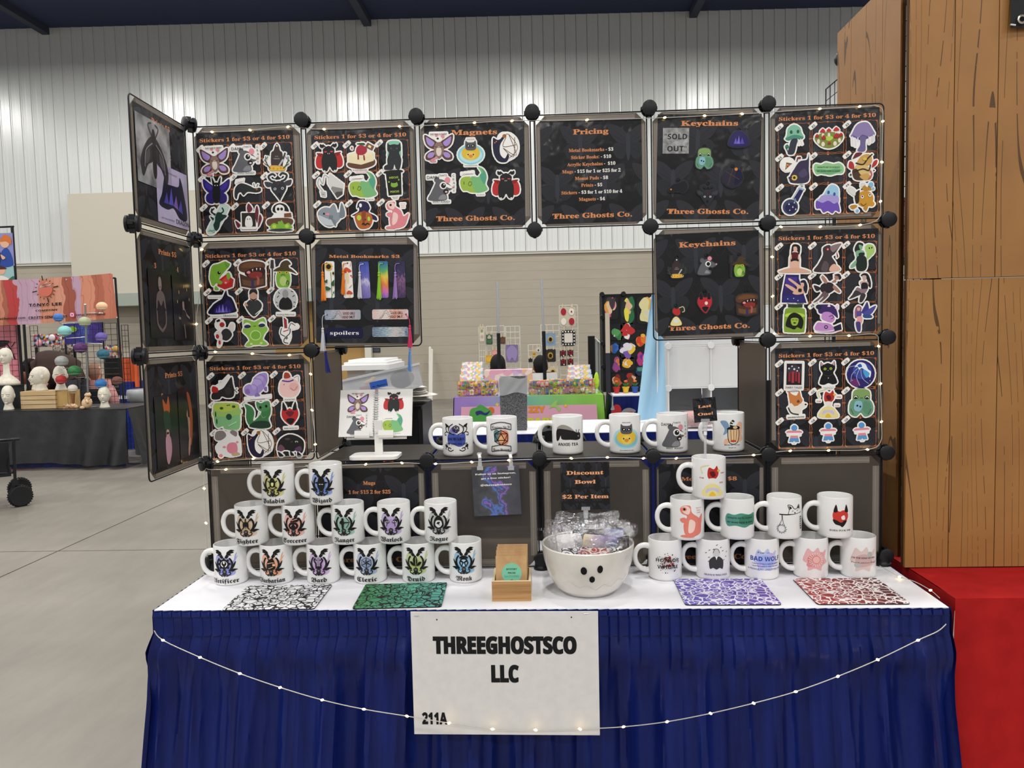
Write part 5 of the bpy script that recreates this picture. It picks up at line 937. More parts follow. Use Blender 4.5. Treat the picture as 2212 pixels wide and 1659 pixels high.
ICON = dict(
 Paladin="l k .6 -3 3 3 -2;l k .6 3 3 -3 -2;s k -1.8 2 -1 4.4 0 5 1 4.4 1.8 2 1.4 -1 -1.4 -1;s dcd68c -.8 1.6 .8 1.6 .5 -.4 -.5 -.4;l k .5 -2.6 -1.6 0 -2.8 2.6 -1.6", Wizard="s k -4.2 1.2 0 2.2 4.2 1.2 0 .2;s k -2 1.6 -.8 5.6 1.4 4.6 2 1.6;s k -2.4 .6 0 .4 2.4 .6 1.8 -2.6 0 -4.4 -1.8 -2.6;e w -.8 .2 .6 .22;e w .8 .2 .6 .22",
 Fighter="s k -1.8 1.4 0 2.6 1.8 1.4 1.6 -2.2 .4 -.6 0 -2.4 -.4 -.6 -1.6 -2.2;p k -.4 2.8 .4 2.8 .4 4.8 -.4 4.8;l k .6 -3.4 4.4 2.6 -2.8;l k .6 3.4 4.4 -2.6 -2.8;l k .5 -3.6 3 -2.2 4.2;l k .5 3.6 3 2.2 4.2", Sorcerer="s k -2 2 0 4.4 2.6 5 4 3.6 2.4 2 0 2.2;l e8b0a0 .4 -1 3 2.6 4;e k 0 -.6 3.2 2.6;e e09a8a 0 -.6 1.8 1;s k -1.4 -1 0 .6 1.4 -1 0 -2",
 Ranger="e k -.6 3.4 .8 .8;s k -2 2.4 0 2.8 .4 1.6 3 1.4 3 .8 .4 .4 0 -2.8 -1.2 -2.8 -1.4 -.2 -2.6 .6;l k .4 1.6 4.4 3.6 1.2 1.6 -2.4;l k .3 -2.4 1.2 4.4 1.2", Warlock="s* k .8 1.2 2 2.2 4.2 2.8 3.6 1 2 .2;e* e6e0ec 2.3 1.3 1 .5;e* k 2.3 1.3 .4 .45;l* k .4 3 2.6 3.2 4.8;l* k .4 2.4 .2 2.8 -1.8;l* k .4 1.6 2 2.6 3.4",
 Rogue="s k -3.2 -2 -2.6 2.4 0 5.2 2.6 2.4 3.2 -2 1 -3.6 -1 -3.6;s d6d8d4 -2 -1.4 -1.7 1.2 0 1.9 1.7 1.2 2 -1.4 0 -3;s k -.8 .6 .8 .8 .4 -.6 -.8 -.4;l k .3 -1.4 0 1.2 -1.6", Artificer=gear(), Barbarian="s k -2.4 -3.4 -2.6 1 -1 3.6 1.4 4 2.4 2 2.4 -.6 3 -1.4 2 -3.2;l f0b890 .4 -2.2 .8 0 1.4 2 1.4;s f0b890 1.2 .6 2.6 .4 2.4 -.8 1.2 -.6;l f0b890 .3 -1.6 -2.6 1.4 -1.4;l k .7 -1 3 -2 5;s k 0 3.6 1.4 5.2 1.4 3.4",
 Bard="l k .9 -1.8 4.2 -2.8 2.6 -1.6 .6 -1.4 -2 1.4 -2 1.6 .6 2.8 2.6 1.8 4.2;l k .5 -2 3 2 3;p 8a8490 -.7 4.6 .7 4.6 .5 -1 -.5 -1;s k -1.4 -1.4 1.4 -1.4 1.8 -2.8 -1.8 -2.8", Cleric=star6()+"l k .35 0 4.4 0 -2.8;l k .35 -3.1 2.6 3.1 -1;l k .35 3.1 2.6 -3.1 -1", Druid="s k 0 5.4 -1.6 3 -1.2 .4 .2 -1.4 1.2 1.4;s k -3.8 1.2 -2 1 -.4 -1.6 -2.6 -1;s k 3.8 .6 2 .8 .6 -1.6 2.4 -1.4;l k .3 .4 -1 0 -3 1 -3.2;l d8dca0 .2 0 4 .1 -1",
 Monk="s k -3 3.2 0 5 3 3.2 0 2.6;p k -2 2.6 2 2.6 3 0 1.6 -2.8 -1.6 -2.8 -3 0;p 9ec4dc -1.4 1.8 0 .4 1.4 1.8 .6 2.2 -.6 2.2;p 9ec4dc -2.2 .4 -1 .2 -1.4 -1.8;p 9ec4dc 2.2 .4 1 .2 1.4 -1.8;p 9ec4dc -.4 -.4 .4 -.4 .8 -2.4 -.8 -2.4")
TINT = dict(Paladin='b8b050', Wizard='4a6cc0', Fighter='c09a70', Sorcerer='dc8270', Ranger='6fa088', Warlock='a080c0', Rogue='9a9c98', Artificer='6a72c8', Barbarian='e08050', Bard='b484c4', Cleric='7f94bc', Druid='a4b45a', Monk='5a9ac8')
def mug(x, y, z, name_, label, spec, mode='plain', rotz=0, sc=.042, oy=.052, ox=0, extra=None):
    t = thing('mug', label, 'mug', (x, y, z), (0, 0, rotz), group='white printed mugs')
    link('body', MB_, t); link('handle', MHD, t)
    mb = MB(); _, zz = draw(mb, parse(spec), sc, z=.0002, dz=.00006, ox=ox, oy=oy, rough=.25)
    if extra: extra(mb, zz)
    link('print', wrap_print(mb), t)
    return t
def base_pt(u0, u1, v, z):
    p = at((u0+u1)/2, v, 2, z); return p.x, p.y+MR*.93
def class_mug(n, u0, u1, v, lev, where):
    z = T+.0005+lev*(MH+.0003); x, y = base_pt(u0, u1, v, z)
    y = -.078+(y*.0)
    # keep the photo column: recompute x on that depth
    x = at((u0+u1)/2, (v-50), 1, y).x
    def ex(mb, zz): put_text(mb, n, -.001, .0085, .0235, mat('k', .3), 'f', z=zz, off=.008, w=.0060*len(n)+.017)
    mug(x, y, z, n, 'white mug with %s emblem lettered %s, %s' % (CN[n], n, where), splash(TINT[n], len(n))+WREATH+ICON[n], sc=.039, oy=.0555, extra=ex)
CN = dict(Paladin='olive', Wizard='blue', Fighter='tan', Sorcerer='coral', Ranger='green', Warlock='purple', Rogue='grey', Artificer='indigo', Barbarian='orange', Bard='pink', Cleric='slate', Druid='lime', Monk='light blue')
for n, u0, u1 in (('Artificer', 462, 536), ('Barbarian', 561, 634), ('Bard', 662, 734.5), ('Cleric', 764, 835), ('Druid', 868.5, 939), ('Monk', 971, 1040)): class_mug(n, u0, u1, 1260, 0, 'bottom row of left pyramid')
for n, u0, u1 in (('Fighter', 507, 581), ('Sorcerer', 608.5, 681), ('Ranger', 717, 785.5), ('Warlock', 816, 886), ('Rogue', 918, 986)): class_mug(n, u0, u1, 1168, 1, 'middle row of left pyramid')
for n, u0, u1 in (('Paladin', 565, 636), ('Wizard', 668, 739)): class_mug(n, u0, u1, 1081, 2, 'top of left pyramid')
def blot(c1, c2, c3=None, s=1.0):
    a, b = light(c1, .45), light(c2, .3)
    return "s %s -7 3 -5 7 -2 5 1 7.6 3 4 7 6 6 1 8 -2 4 -4 3 -7 -1 -5.6 -5 -7 -5 -3 -8 -1;s %s -5 1 -1 3.4 3 2 5 -2 1 -4 -4 -4;e %s 3 3 1.6 1.8;e %s -4 -3.4 1.8 1.4;" % (a, b, light(c3 or c1, .35), light(c3 or c2, .4))
def dots(c, n, seed, r0=7, big=.35):
    r = random.Random(seed); s = ''
    for i in range(n):
        a = r.uniform(0, 6.28); d = r.uniform(.3, 1)*r0; q = r.uniform(.1, big); s += 'e %s %.2f %.2f %.2f %.2f;' % (c, d*math.cos(a), d*math.sin(a), q, q*r.uniform(.7, 1.6))
    return s
def rays(c, n, r0, r1, w):
    s = ''
    for i in range(n):
        a = 6.283*i/n; s += 'l %s %.2f %.2f %.2f %.2f %.2f %.2f %.2f;' % (c, w, r0*math.cos(a), r0*math.sin(a), (r0+r1)/2*math.cos(a+.08), (r0+r1)/2*math.sin(a+.08), r1*math.cos(a-.03), r1*math.sin(a-.03))
    return s
FERRET = "s e08070 -4 9 -6 7 -5 4.4 -2 3 -3 0 -4 -3 -3 -8 1 -9.4 6 -8 7.4 -5 7 0 5 2 1 5 0 9;s f0cfc4 -5 8 -2 9 0 7 -1 4 -4 5;s f0cfc4 0 1 3 -1 2 -6 -1 -7 -1 -2;e e08070 -3.6 7 1.6 1.2;e k -3.4 7 .7 .7;s e08070 -6 1 -3 2 -2 -1 -5 -1;s e08070 -5 -8.6 1 -8 2 -9.8 -5 -9.8;s e08070 5 0 8 4 7.4 -2"
RIGHT = [
 ('horror', 1400, 1472.5, 0, 'white mug spattered black and red lettered HORROR WHORE', dots('k', 60, 3)+dots('8a1c20', 30, 5, 4, .8)+dots('8a1c20', 26, 8, 5, .3)+'t k 0 1 4.6 HORROR;t k 0 -3.2 4.6 WHORE', .034, .048),
 ('silence', 1503, 1576, 0, 'white mug with black suited shape and tally marks lettered SILENCE WILL FALL', ''.join('l k .35 %.1f %.1f %.1f %.1f;' % (math.cos(a)*r_, 2.6+math.sin(a)*r_, math.cos(a)*r_+1, 2.6+math.sin(a)*r_+.5) for a, r_ in [(i*.42-.5, 5+(i % 3)*1.1) for i in range(11)])+"s d -4 -5 -4.4 0 -2 2.6 0 3 2 2.6 4.4 0 4 -5 2 -4.4 0 -5.4 -2 -4.4;e c8c8c6 0 5 2 2.7;l k .3 -2 5 -1 7.4 1 7.4 2 5;p w -.7 2.8 .7 2.8 0 .6;tb k 0 -9.4 2.3 SILENCE WILL FALL", .034, .052),
 ('wolf', 1608, 1682, 0, 'white mug with blue watercolour lettered I AM THE BAD WOLF', blot('8f9ad8', '8090d8', 'a890d8')+'tc k -3.6 4.4 3 I am;t b 1 4.4 1.6 THE;t 23409a 0 -.6 6 BAD WOLF;t 23409a 0 -2.8 1.5 I CREATE MYSELF I TAKE THE WORDS;t 23409a 0 -4.4 1.5 I SCATTER THEM IN TIME AND SPACE;tn 23409a 0 -6.6 1.6 A MESSAGE TO LEAD MYSELF HERE', .033, .052),
 ('sun', 1713, 1788, 0, 'white mug with pink watercolour and a pale sun ring', blot('d87878', 'c85050')+'e e8a8a4 1 -1 3.6 3.6;'+rays('f0d0cc', 18, 2.6, 4.6, .5).replace(';', ';')+'e d88884 0 0 2.6 2.6;e e8b4b0 0 0 2.1 2.1', .034, .052),
 ('king', 1814, 1892, 0, 'white mug with grey and rose watercolour lettered I\'M THE KING OF HELL', blot('c8a098', 'b88a84', '8a9490')+"t k 0 .6 2 I'M THE KING OF HELL;tc k 0 -2 2 I can do whatever I want", .036, .05),
 ('ferret', 1449.5, 1519, 1, 'white mug with a pink standing ferret', FERRET+';t d08078 5.4 7.4 1.1 THIS IS THE;t d08078 5.4 6 1.1 PERFECT;t d08078 5.4 4.6 1.1 FERRET', .036, .051),
 ('donate', 1555, 1628.5, 1, 'white mug with green brush stroke lettered DONATE ME TO SCIENCE', "s 4f9080 -9.6 0 -8 3.4 -4 3 0 4 5 3 10 3.4 10 -3 6 -3.4 2 -4.6 -3 -3.4 -8 -4;s 3a7a60 0 2 5 3 9.6 2 9 -3 4 -3 -1 -2;t k 0 .6 2 DONATE ME TO SCIENCE;t k 0 -2 2 MY WORK HERE IS DONE", .036, .052),
 ('corgi', 1656, 1731, 1, 'white mug with line drawing of a dog peeking over a swing shelf', "l k .7 -6 3 0 3 9 4;s e6e4e2 0 3.4 0 6 4 7 7 6 8 4;l k .3 -.6 3.4 0 6 1 6.6;l k .4 0 6 -.8 9 1.6 8.4 3 6.6 5 6.6 6.8 9 7.6 6;s k .2 6.6 0 8.4 1.6 7;s k 5.6 7 6.8 8.4 6.8 6.6;l k .3 1.6 5 2.6 5.4;l k .3 5 5.2 6 5.6;e k 3.6 4 .5 .4;l k .25 -4.6 3 -4.4 0 -6 -4;l k .25 -4 3 -4 0 -3 -4;"+''.join('l k .3 %.1f %.1f %.1f %.1f;' % (-4.6+2*math.cos(a), -6+2*math.sin(a), -4.6+3*math.cos(a+.5), -6+3*math.sin(a+.5)) for a in [i*.48 for i in range(13)])+''.join('s 3a3a3a %.1f %.1f %.1f %.1f %.1f %.1f;' % (7.4, 1-i*1.4, 9, 1.6-i*1.4, 8.6, .4-i*1.4) for i in range(6)), .034, .052),
 ('fox', 1765.5, 1841, 1, 'white mug with red and black pointed shape lettered HAHA FUCK YOU', "s c83a30 -5.6 2 -4 5.6 -1 4.6 1 5.4 4 5 5 1 3 -3 0 -5 -4 -3;s* 1a1618 2.4 4.6 3.4 9.4 5 4.4;s 1a1618 -5.4 -1 -4 -4 -1 -5 1 -6 4 -2 2 -1.6 0 -3 -3 -1.4;s e8e0dc 0 1 2 2 2.6 -.6 .6 -1;tb k 0 -9 2.6 HAHA! FUCK YOU", .031, .053),
 ('stab', 1494, 1567.5, 2, 'white mug with red headed figure and STAB lettering, single top mug of right pyramid', ART['G5'], .034, .050),
]
for nm, u0, u1, lev, lab, spec, sc, oy in RIGHT:
    z = T+.0005+lev*(MH+.0003); y = -.078; x = at((u0+u1)/2, (1205, 1110, 1018)[lev], 1, y).x
    t = mug(x, y, z, nm, lab, spec, sc=sc*1.2, oy=oy)
    if nm == 'stab': STAB = Vector((x, y, z))
SCROLL = "l* k .6 2 -8 4 -9 6 -8 5 -6.6 3.6 -7.4;l* k .6 5 -7 7.4 -6 8 -8;s* k 6 -5.6 8.4 -4.4 8 -6.6;l* k .6 4 3 6.6 4 7.6 6.6 6 8 4.6 6.8;l* k .5 6 4 8.4 3.4 8.6 1.6 7 2;s* k 5 8 8 9.6 7 7;"
D20 = "l k .6 0 8.6 3.2 6.6 3.2 3 0 1.2 -3.2 3 -3.2 6.6 0 8.6;"
def hexa(x, y, r, c='k', w=.45):
    p = [(x+r*math.sin(i*1.0472), y+r*math.cos(i*1.0472)) for i in range(6)]; s = ''
    for i in range(6): s += 'l %s %.2f %.2f %.2f %.2f %.2f;' % (c, w, p[i][0], p[i][1], p[(i+1) % 6][0], p[(i+1) % 6][1])
    q = [(x, y+r*.55), (x-r*.5, y-r*.35), (x+r*.5, y-r*.35)]
    for i in range(3): s += 'l %s %.2f %.2f %.2f %.2f %.2f;' % (c, w, q[i][0], q[i][1], q[(i+1) % 3][0], q[(i+1) % 3][1])
    for a, b in ((0, 0), (0, 5), (0, 1), (1, 5), (1, 4), (1, 3), (2, 1), (2, 2), (2, 3)): s += 'l %s %.2f %.2f %.2f %.2f %.2f;' % (c, w*.8, q[a][0], q[a][1], p[b][0], p[b][1])
    return s
SHELF = [
 ('beware', 956, 1022, 'white mug with black scrolls and blue watercolour lettered BEWARE THE SMILING DM', "s 4a5ab0 -6 2 -2 3 2 2 6 3 6 -4 2 -6 -3 -4 -6 -4;s 3a4a9c -2 0 2 1 4 -3 0 -4;s 7a70c0 -4 4 -3 7 0 6 1 3;"+SCROLL+hexa(0, 6, 2.4)+"l* k .6 2 9.4 4.4 7.6 5 5.6 4 3.6 1 2.2;tb k 0 -1.6 4 BEWARE;t k 0 -4.6 2.6 THE SMILING DM", .037, .052),
 ('crying', 1050, 1118, 'white mug with orange and teal die lettered Crying Is A Free Action', "s 5a8084 -5 3 -3 5 0 3 -1 -2 -4 -3;s e08a68 0 4 4 4 5.4 0 4 -5 0 -5 -2 -2;s e8b078 -1 0 2 1 2 -3 -1 -3;"+hexa(0, -.4, 5, 'k', .5)+"l k .5 -7 8.4 0 10 7 8.4;l k .5 -7 4.6 0 6 7 4.6;l k .5 -7 8.4 -7 4.6;l k .5 7 8.4 7 4.6;l k .5 -6.6 -6.4 0 -5.2 6.6 -6.4;l k .5 -6.6 -9.8 0 -8.8 6.6 -9.8;l k .5 -6.6 -6.4 -6.6 -9.8;l k .5 6.6 -6.4 6.6 -9.8;tf k 0 5.8 3.4 Crying Is A;tf k 0 -9.2 3.4 Free Action", .037, .052),
 ('anxie', 1192, 1260, 'white mug with black lying animal lettered ANXIE-TEA', "s 9a948c -8 5 -4 7.4 1 6 5 2 1 3 -6 3;s 1b1b1b -8.4 -3 -8 4 -2 4.4 4 3 6 2 9 1.6 9.4 -2 6 -3 2 -2.6 -4 -2.4 -5 0 -6.6 -3;e 9a948c 7.4 -.4 .6 .5;l k .5 6 2 5.6 4;l k .5 7.4 2 8.4 4;t k 0 -6.6 4 ANXIE-TEA", .037, .052),
 ('splash', 1315.4, 1384, 'white mug with raccoon in yellow duck float on blue water', ART['M2'].replace('b8e4ec', '88c0d0').replace('8fd0de', 'a8d8e4'), .037, .050),
 ('damn', 1416, 1487, 'white mug with grey opossum head lettered DAMN THAT\'S CRAZY WHO ASKED', ART['A2'], .034, .050),
 ('trash', 1537, 1610, 'white mug with raccoon tail in trash can on blue and orange watercolour', "s 7a9ab8 -8 8 -4 8.6 -2 5 -3 1 -6 -1 -5 3;s e8b89a 0 -2 2 4 5 8 8 6 7 0 8 -4 4 -6 -2 -6 -5 -8 -5 -4;l k .5 -3 3 -2 -6 3.6 -6 4.6 3 -3 3;p e8c090 -2.6 2.6 4.2 2.6 3.4 -5.6 -1.8 -5.6;l k .3 -1 2.6 -.6 -5.6;l k .3 1 2.6 1 -5.6;l k .3 3 2.6 2.4 -5.6;e c04a30 .6 -5 1.8 .8;s k -3.4 3 -1 5 2 5.4 5 4.6 4.6 3;e d8b890 2 4.2 1.6 1;l k 1.8 -.6 5 -.6 7 1 9;l e8e4e0 .7 -1.4 6.4 .2 6;l e8e4e0 .7 -.6 8 .8 7.4;t k 0 -8 1.4 WAITIN' FOR THIS SHIT;t k 0 -9.8 1.4 TO GET LIT", .036, .050),
]
for nm, u0, u1, lab, spec, sc, oy in SHELF:
    y = .075; x = at((u0+u1)/2, 940, 1, y).x
    mug(x, y, T+P+.0025, nm, lab+' on the shelf', spec, sc=sc*1.12, oy=oy)

# ------------------------------------------------------------------ mouse pads
def doodle_mat(name, line, c1, c2, lo=.07, axis=0, pr=1):
    m = bpy.data.materials.new(name); m.use_nodes = True; nt = m.node_tree; N = nt.nodes; L = nt.links; b = pb(m); b.inputs['Roughness'].default_value = .6
    tc = N.new('ShaderNodeTexCoord'); no = N.new('ShaderNodeTexNoise'); no.inputs['Scale'].default_value = 26; no.inputs['Detail'].default_value = 1
    mx = N.new('ShaderNodeMix'); mx.data_type = 'RGBA'; mx.inputs[0].default_value = .018; L.new(tc.outputs['Object'], no.inputs['Vector']); L.new(tc.outputs['Object'], mx.inputs[6]); L.new(no.outputs['Color'], mx.inputs[7])
    vo = N.new('ShaderNodeTexVoronoi'); vo.feature = 'DISTANCE_TO_EDGE'; vo.inputs['Scale'].default_value = 46; L.new(mx.outputs[2], vo.inputs['Vector'])
    v2 = N.new('ShaderNodeTexVoronoi'); v2.feature = 'F1'; v2.inputs['Scale'].default_value = 52; L.new(mx.outputs[2], v2.inputs['Vector'])
    w = N.new('ShaderNodeMath'); w.operation = 'LESS_THAN'; w.inputs[1].default_value = lo; L.new(vo.outputs['Distance'], w.inputs[0])
    w2 = N.new('ShaderNodeMath'); w2.operation = 'COMPARE'; w2.inputs[1].default_value = .38; w2.inputs[2].default_value = .05; L.new(v2.outputs['Distance'], w2.inputs[0])
    mxx = N.new('ShaderNodeMath'); mxx.operation = 'MAXIMUM'; L.new(w.outputs[0], mxx.inputs[0]); L.new(w2.outputs[0], mxx.inputs[1])
    sp = N.new('ShaderNodeSeparateXYZ'); L.new(tc.outputs['Generated'], sp.inputs[0]); cr = N.new('ShaderNodeValToRGB')
    cr.color_ramp.elements[0].color = lin(c1); cr.color_ramp.elements[1].color = lin(c2); L.new(sp.outputs[axis], cr.inputs[0])
    mc = N.new('ShaderNodeMix'); mc.data_type = 'RGBA'; L.new(mxx.outputs[0], mc.inputs[0]); L.new(cr.outputs[0], mc.inputs[6]); mc.inputs[7].default_value = lin(line)
    L.new(mc.outputs[2], b.inputs['Base Color']); return m
PADS = [((536, 1267), (717, 1264), (680, 1316), (478, 1320), 'white rectangular mouse pad with black doodle print', doodle_mat('black_white_doodle', '101010', 'e8e8ea', 'e8e8ea')),
        ((797, 1264), (972, 1259), (947, 1312), (753, 1316), 'green to teal mouse pad with black doodle print', doodle_mat('green_doodle', '101614', '3f8a4c', '58a89c')),
        ((1456, 1253), (1643, 1251), (1689, 1308), (1479, 1307), 'purple mouse pad with white doodle print', doodle_mat('purple_doodle', 'e4e0ec', '5f56b0', '6a48a4')),
        ((1708, 1252), (1892, 1250), (1970, 1306), (1770, 1306), 'red and black mouse pad with white doodle print', doodle_mat('red_doodle', 'ece4e2', 'a83c38', '4a2226'))]
for tl, tr_, br, bl, lab, m in PADS:
    q = [at(u, v, 2, T+.001) for u, v in (tl, tr_, br, bl)]; c = sum(q, Vector())/4; pts = []
    w = (q[1]-q[0]).length/2+(q[2]-q[3]).length/2; d = min(.187, ((q[3]-q[0]).length+(q[2]-q[1]).length)/2); a = math.atan2((q[1]-q[0]+q[2]-q[3]).y, (q[1]-q[0]+q[2]-q[3]).x)
    r = .008; pts = [(sx*(w/2-r)+r*math.cos(t_), sy*(d/2-r)+r*math.sin(t_)) for sx, sy, a0 in ((1, 1, 0), (-1, 1, 1), (-1, -1, 2), (1, -1, 3)) for t_ in [a0*PI/2+i*PI/8 for i in range(5)]]
    t = thing('mouse_pad', lab+' lying on the white table', 'mouse pad', (c.x, c.y, T+.0004), (0, 0, a), group='mouse pads on the table')
    MB().prism(pts, 0, .0024, mat('141416', .7)).build('rubber_base', t); MB().prism(pts, .0025, .003, m).build('printed_top', t)

# ------------------------------------------------------------------ ghost bowl with discount packets
bp = at(1270, 1296, 2, T); BC = Vector((at(1270, 1240, 1, -.175).x, -.175, T))
def wob(a, z): return 1+.012*math.sin(3*a+1)*min(1, z/.06)+.008*math.sin(5*a)*min(1, z/.06)
BPR = [(0, .006), (.05, .006), (.052, 0), (.066, .002), (.084, .018), (.100, .046), (.1095, .078), (.1135, .104), (.1145, .119), (.1125, .1215), (.109, .119), (.1075, .104), (.102, .078), (.092, .048), (.076, .022), (.05, .012), (0, .011)]
bowl = thing('ghost_bowl', 'round cream ceramic bowl with a black ghost face full of wrapped packets', 'bowl', BC)
GLZ = noise_mat('cream_glaze', 'd6d1c8', 'e2ded6', (14, 14, 14), .14, .02, 3); MB().lathe([(r*1.0, z) for r, z in BPR], GLZ, 56, fn=wob).build('body', bowl, smooth=40)
def bowl_r(z):
    for (r0, z0), (r1, z1) in zip(BPR[2:9], BPR[3:9]):
        if z0 <= z <= z1: return r0+(r1-r0)*(z-z0)/(z1-z0)
    return .1
for u, v, rx, rzz in ((1261, 1232, .0075, .0098), (1296, 1229, .0068, .0096), (1279, 1252, .0066, .0084)):
    d = at(u, v, 1, BC.y-.105); zc = d.z-T; ac = math.asin((d.x-BC.x)/bowl_r(zc)); vs = []; n = 20
    for k, s in ((0, 0), (1, .55), (2, 1)):
        for j in range(n):
            a = 2*PI*j/n; z = zc+rzz*s*math.sin(a); r = (bowl_r(z)+.0016)*wob(-PI/2+ac, z); th = ac+rx*s*math.cos(a)/r; vs.append((r*math.sin(th), -r*math.cos(th), z))
    MB().add(vs, [(i*n+j, i*n+(j+1) % n, (i+1)*n+(j+1) % n, (i+1)*n+j) for i in range(2) for j in range(n)]+[tuple(range(n))], mat('0c0c0c', .3)).build('face_spot', bowl)
MB().tube([((bowl_r(z)+.0004)*wob(-PI/2+a, z)*math.sin(a), -(bowl_r(z)+.0004)*wob(-PI/2+a, z)*math.cos(a), z) for a, z in [(-1.0+2.1*i/40, .034+.020*abs(-1.0+2.1*i/40-.15)**1.2+.006*math.sin(i*.8)) for i in range(41)]], .0005, mat('d3cdc3', .3), 5).build('glaze_edge', bowl)
def cello():
    m = bpy.data.materials.new('clear_cellophane'); m.use_nodes = True; nt = m.node_tree; N = nt.nodes; L = nt.links; b = pb(m)
    N.remove(b); b = N.new('ShaderNodeBsdfGlossy'); b.inputs['Roughness'].default_value = .06; b.inputs['Color'].default_value = (.95, .95, 1, 1)
    tc = N.new('ShaderNodeTexCoord'); no = N.new('ShaderNodeTexNoise'); no.inputs['Scale'].default_value = 40; no.inputs['Detail'].default_value = 2; no.inputs['Distortion'].default_value = 2.5
    bu = N.new('ShaderNodeBump'); bu.inputs['Strength'].default_value = .9; bu.inputs['Distance'].default_value = .012; L.new(tc.outputs['Object'], no.inputs['Vector']); L.new(no.outputs[0], bu.inputs['Height']); L.new(bu.outputs[0], b.inputs['Normal'])
    t = N.new('ShaderNodeBsdfTransparent'); mx = N.new('ShaderNodeMixShader'); mx.inputs[0].default_value = .22
    L.new(t.outputs[0], mx.inputs[1]); L.new(b.outputs[0], mx.inputs[2]); L.new(mx.outputs[0], N['Material Output'].inputs['Surface']); return m
CELLO = cello()
def rrect(w, h, r=.006, n=4): return [(sx*(w/2-r)+r*math.cos(t_), sy*(h/2-r)+r*math.sin(t_)) for sx, sy, a0 in ((1, 1, 0), (-1, 1, 1), (-1, -1, 2), (1, -1, 3)) for t_ in [a0*PI/2+i*PI/2/n for i in range(n+1)]]
marble = grad_mat('black_marble', [(0, '141416'), (.48, '1c1c20'), (.5, 'd0b8a0'), (.52, '1c1c20'), (1, '101012')], 0, noise=3, nmix=.6)
lav = grad_mat('lavender_yellow', [(0, 'd8c890'), (.4, 'b8a8b8'), (1, '4a4490')], 0, noise=2.5, nmix=.2)
redd = doodle_mat('red_doodle_small', 'f0e4e0', 'c05a50', 'b04840'); bwd = doodle_mat('bw_doodle_small', '181818', 'ecebe8', 'e4e4e4')
PK = [((-.038, .0, .112), (55, 0, 12), (.075, .06), mat('dcdad6', .4), 'white square packet'), ((.004, .012, .122), (58, 0, -3), (.08, .055), marble, 'black marble phone grip packet'), ((.03, -.012, .117), (42, 4, -10), (.085, .05), lav, 'lavender and yellow packet'),
      ((.078, -.022, .114), (38, -18, -22), (.05, .055), mat('17181c', .25), 'black slate packet'), ((-.03, -.055, .103), (25, 0, 8), (.07, .05), bwd, 'black and white doodle packet'), ((.012, -.06, .104), (22, 0, -4), (.075, .05), redd, 'red doodle packet'),
      ((.055, -.052, .103), (22, -6, 6), (.06, .05), bwd, 'speckled doodle packet at the bowl rim'), ((.06, .03, .118), (50, -8, -16), (.07, .055), mat('3a3a88', .3), 'dark blue packet')]
for (x, y, z), (rx, ry, rr), (w, h), m, lab in PK:
    t = thing('wrapped_packet', lab+' in the ghost bowl', 'packet', (BC.x+x, BC.y+y, BC.z+z), tuple(math.radians(a) for a in (rx, ry, rr)), group='discount packets in the bowl')
    MB().prism(rrect(w, h), 0, .003, m).build('card', t)
    def cw(u, v, w=w, h=h): return ((u-.5)*w*1.35+.004*math.sin(9*v), (v-.4)*h*1.5+.003*math.sin(11*u), .006+.004*math.sin(14*u+5*v)*math.cos(9*v))
    MB().grid(cw, 14, 12, CELLO).build('wrapper', t, smooth=True)
for k, (x, y, z, rx, ry, rr, w, h) in enumerate([(-.07, .03, .142, 70, 0, 25, .07, .06), (-.03, .06, .15, 75, 5, 5, .10, .06), (.03, .065, .152, 72, -4, -6, .11, .055), (.075, .05, .142, 65, 14, -28, .11, .05), (-.09, -.01, .13, 78, 0, 58, .06, .06), (.0, .03, .136, 45, 0, 0, .12, .05)]):
    t = MB().grid(lambda u, v: ((u-.5)*w+.003*math.sin(7*v+k), (v-.5)*h+.003*math.sin(9*u), .006*math.sin(8*u+3*v+k)*math.cos(7*v)), 16, 10, CELLO).build('cellophane_bag', loc=(BC.x+x, BC.y+y, BC.z+z), rot=tuple(math.radians(a) for a in (rx, ry, rr)), smooth=True)
    tag(t, 'crumpled clear cellophane bag '+('at the left rim of the bowl', 'standing at the back left of the bowl', 'at the back of the bowl under the sign clip', 'sloping over the back right bowl rim', 'folded against the left wall of the bowl', 'lying across the middle of the bowl')[k], 'plastic bag', 'clear bags in the bowl')
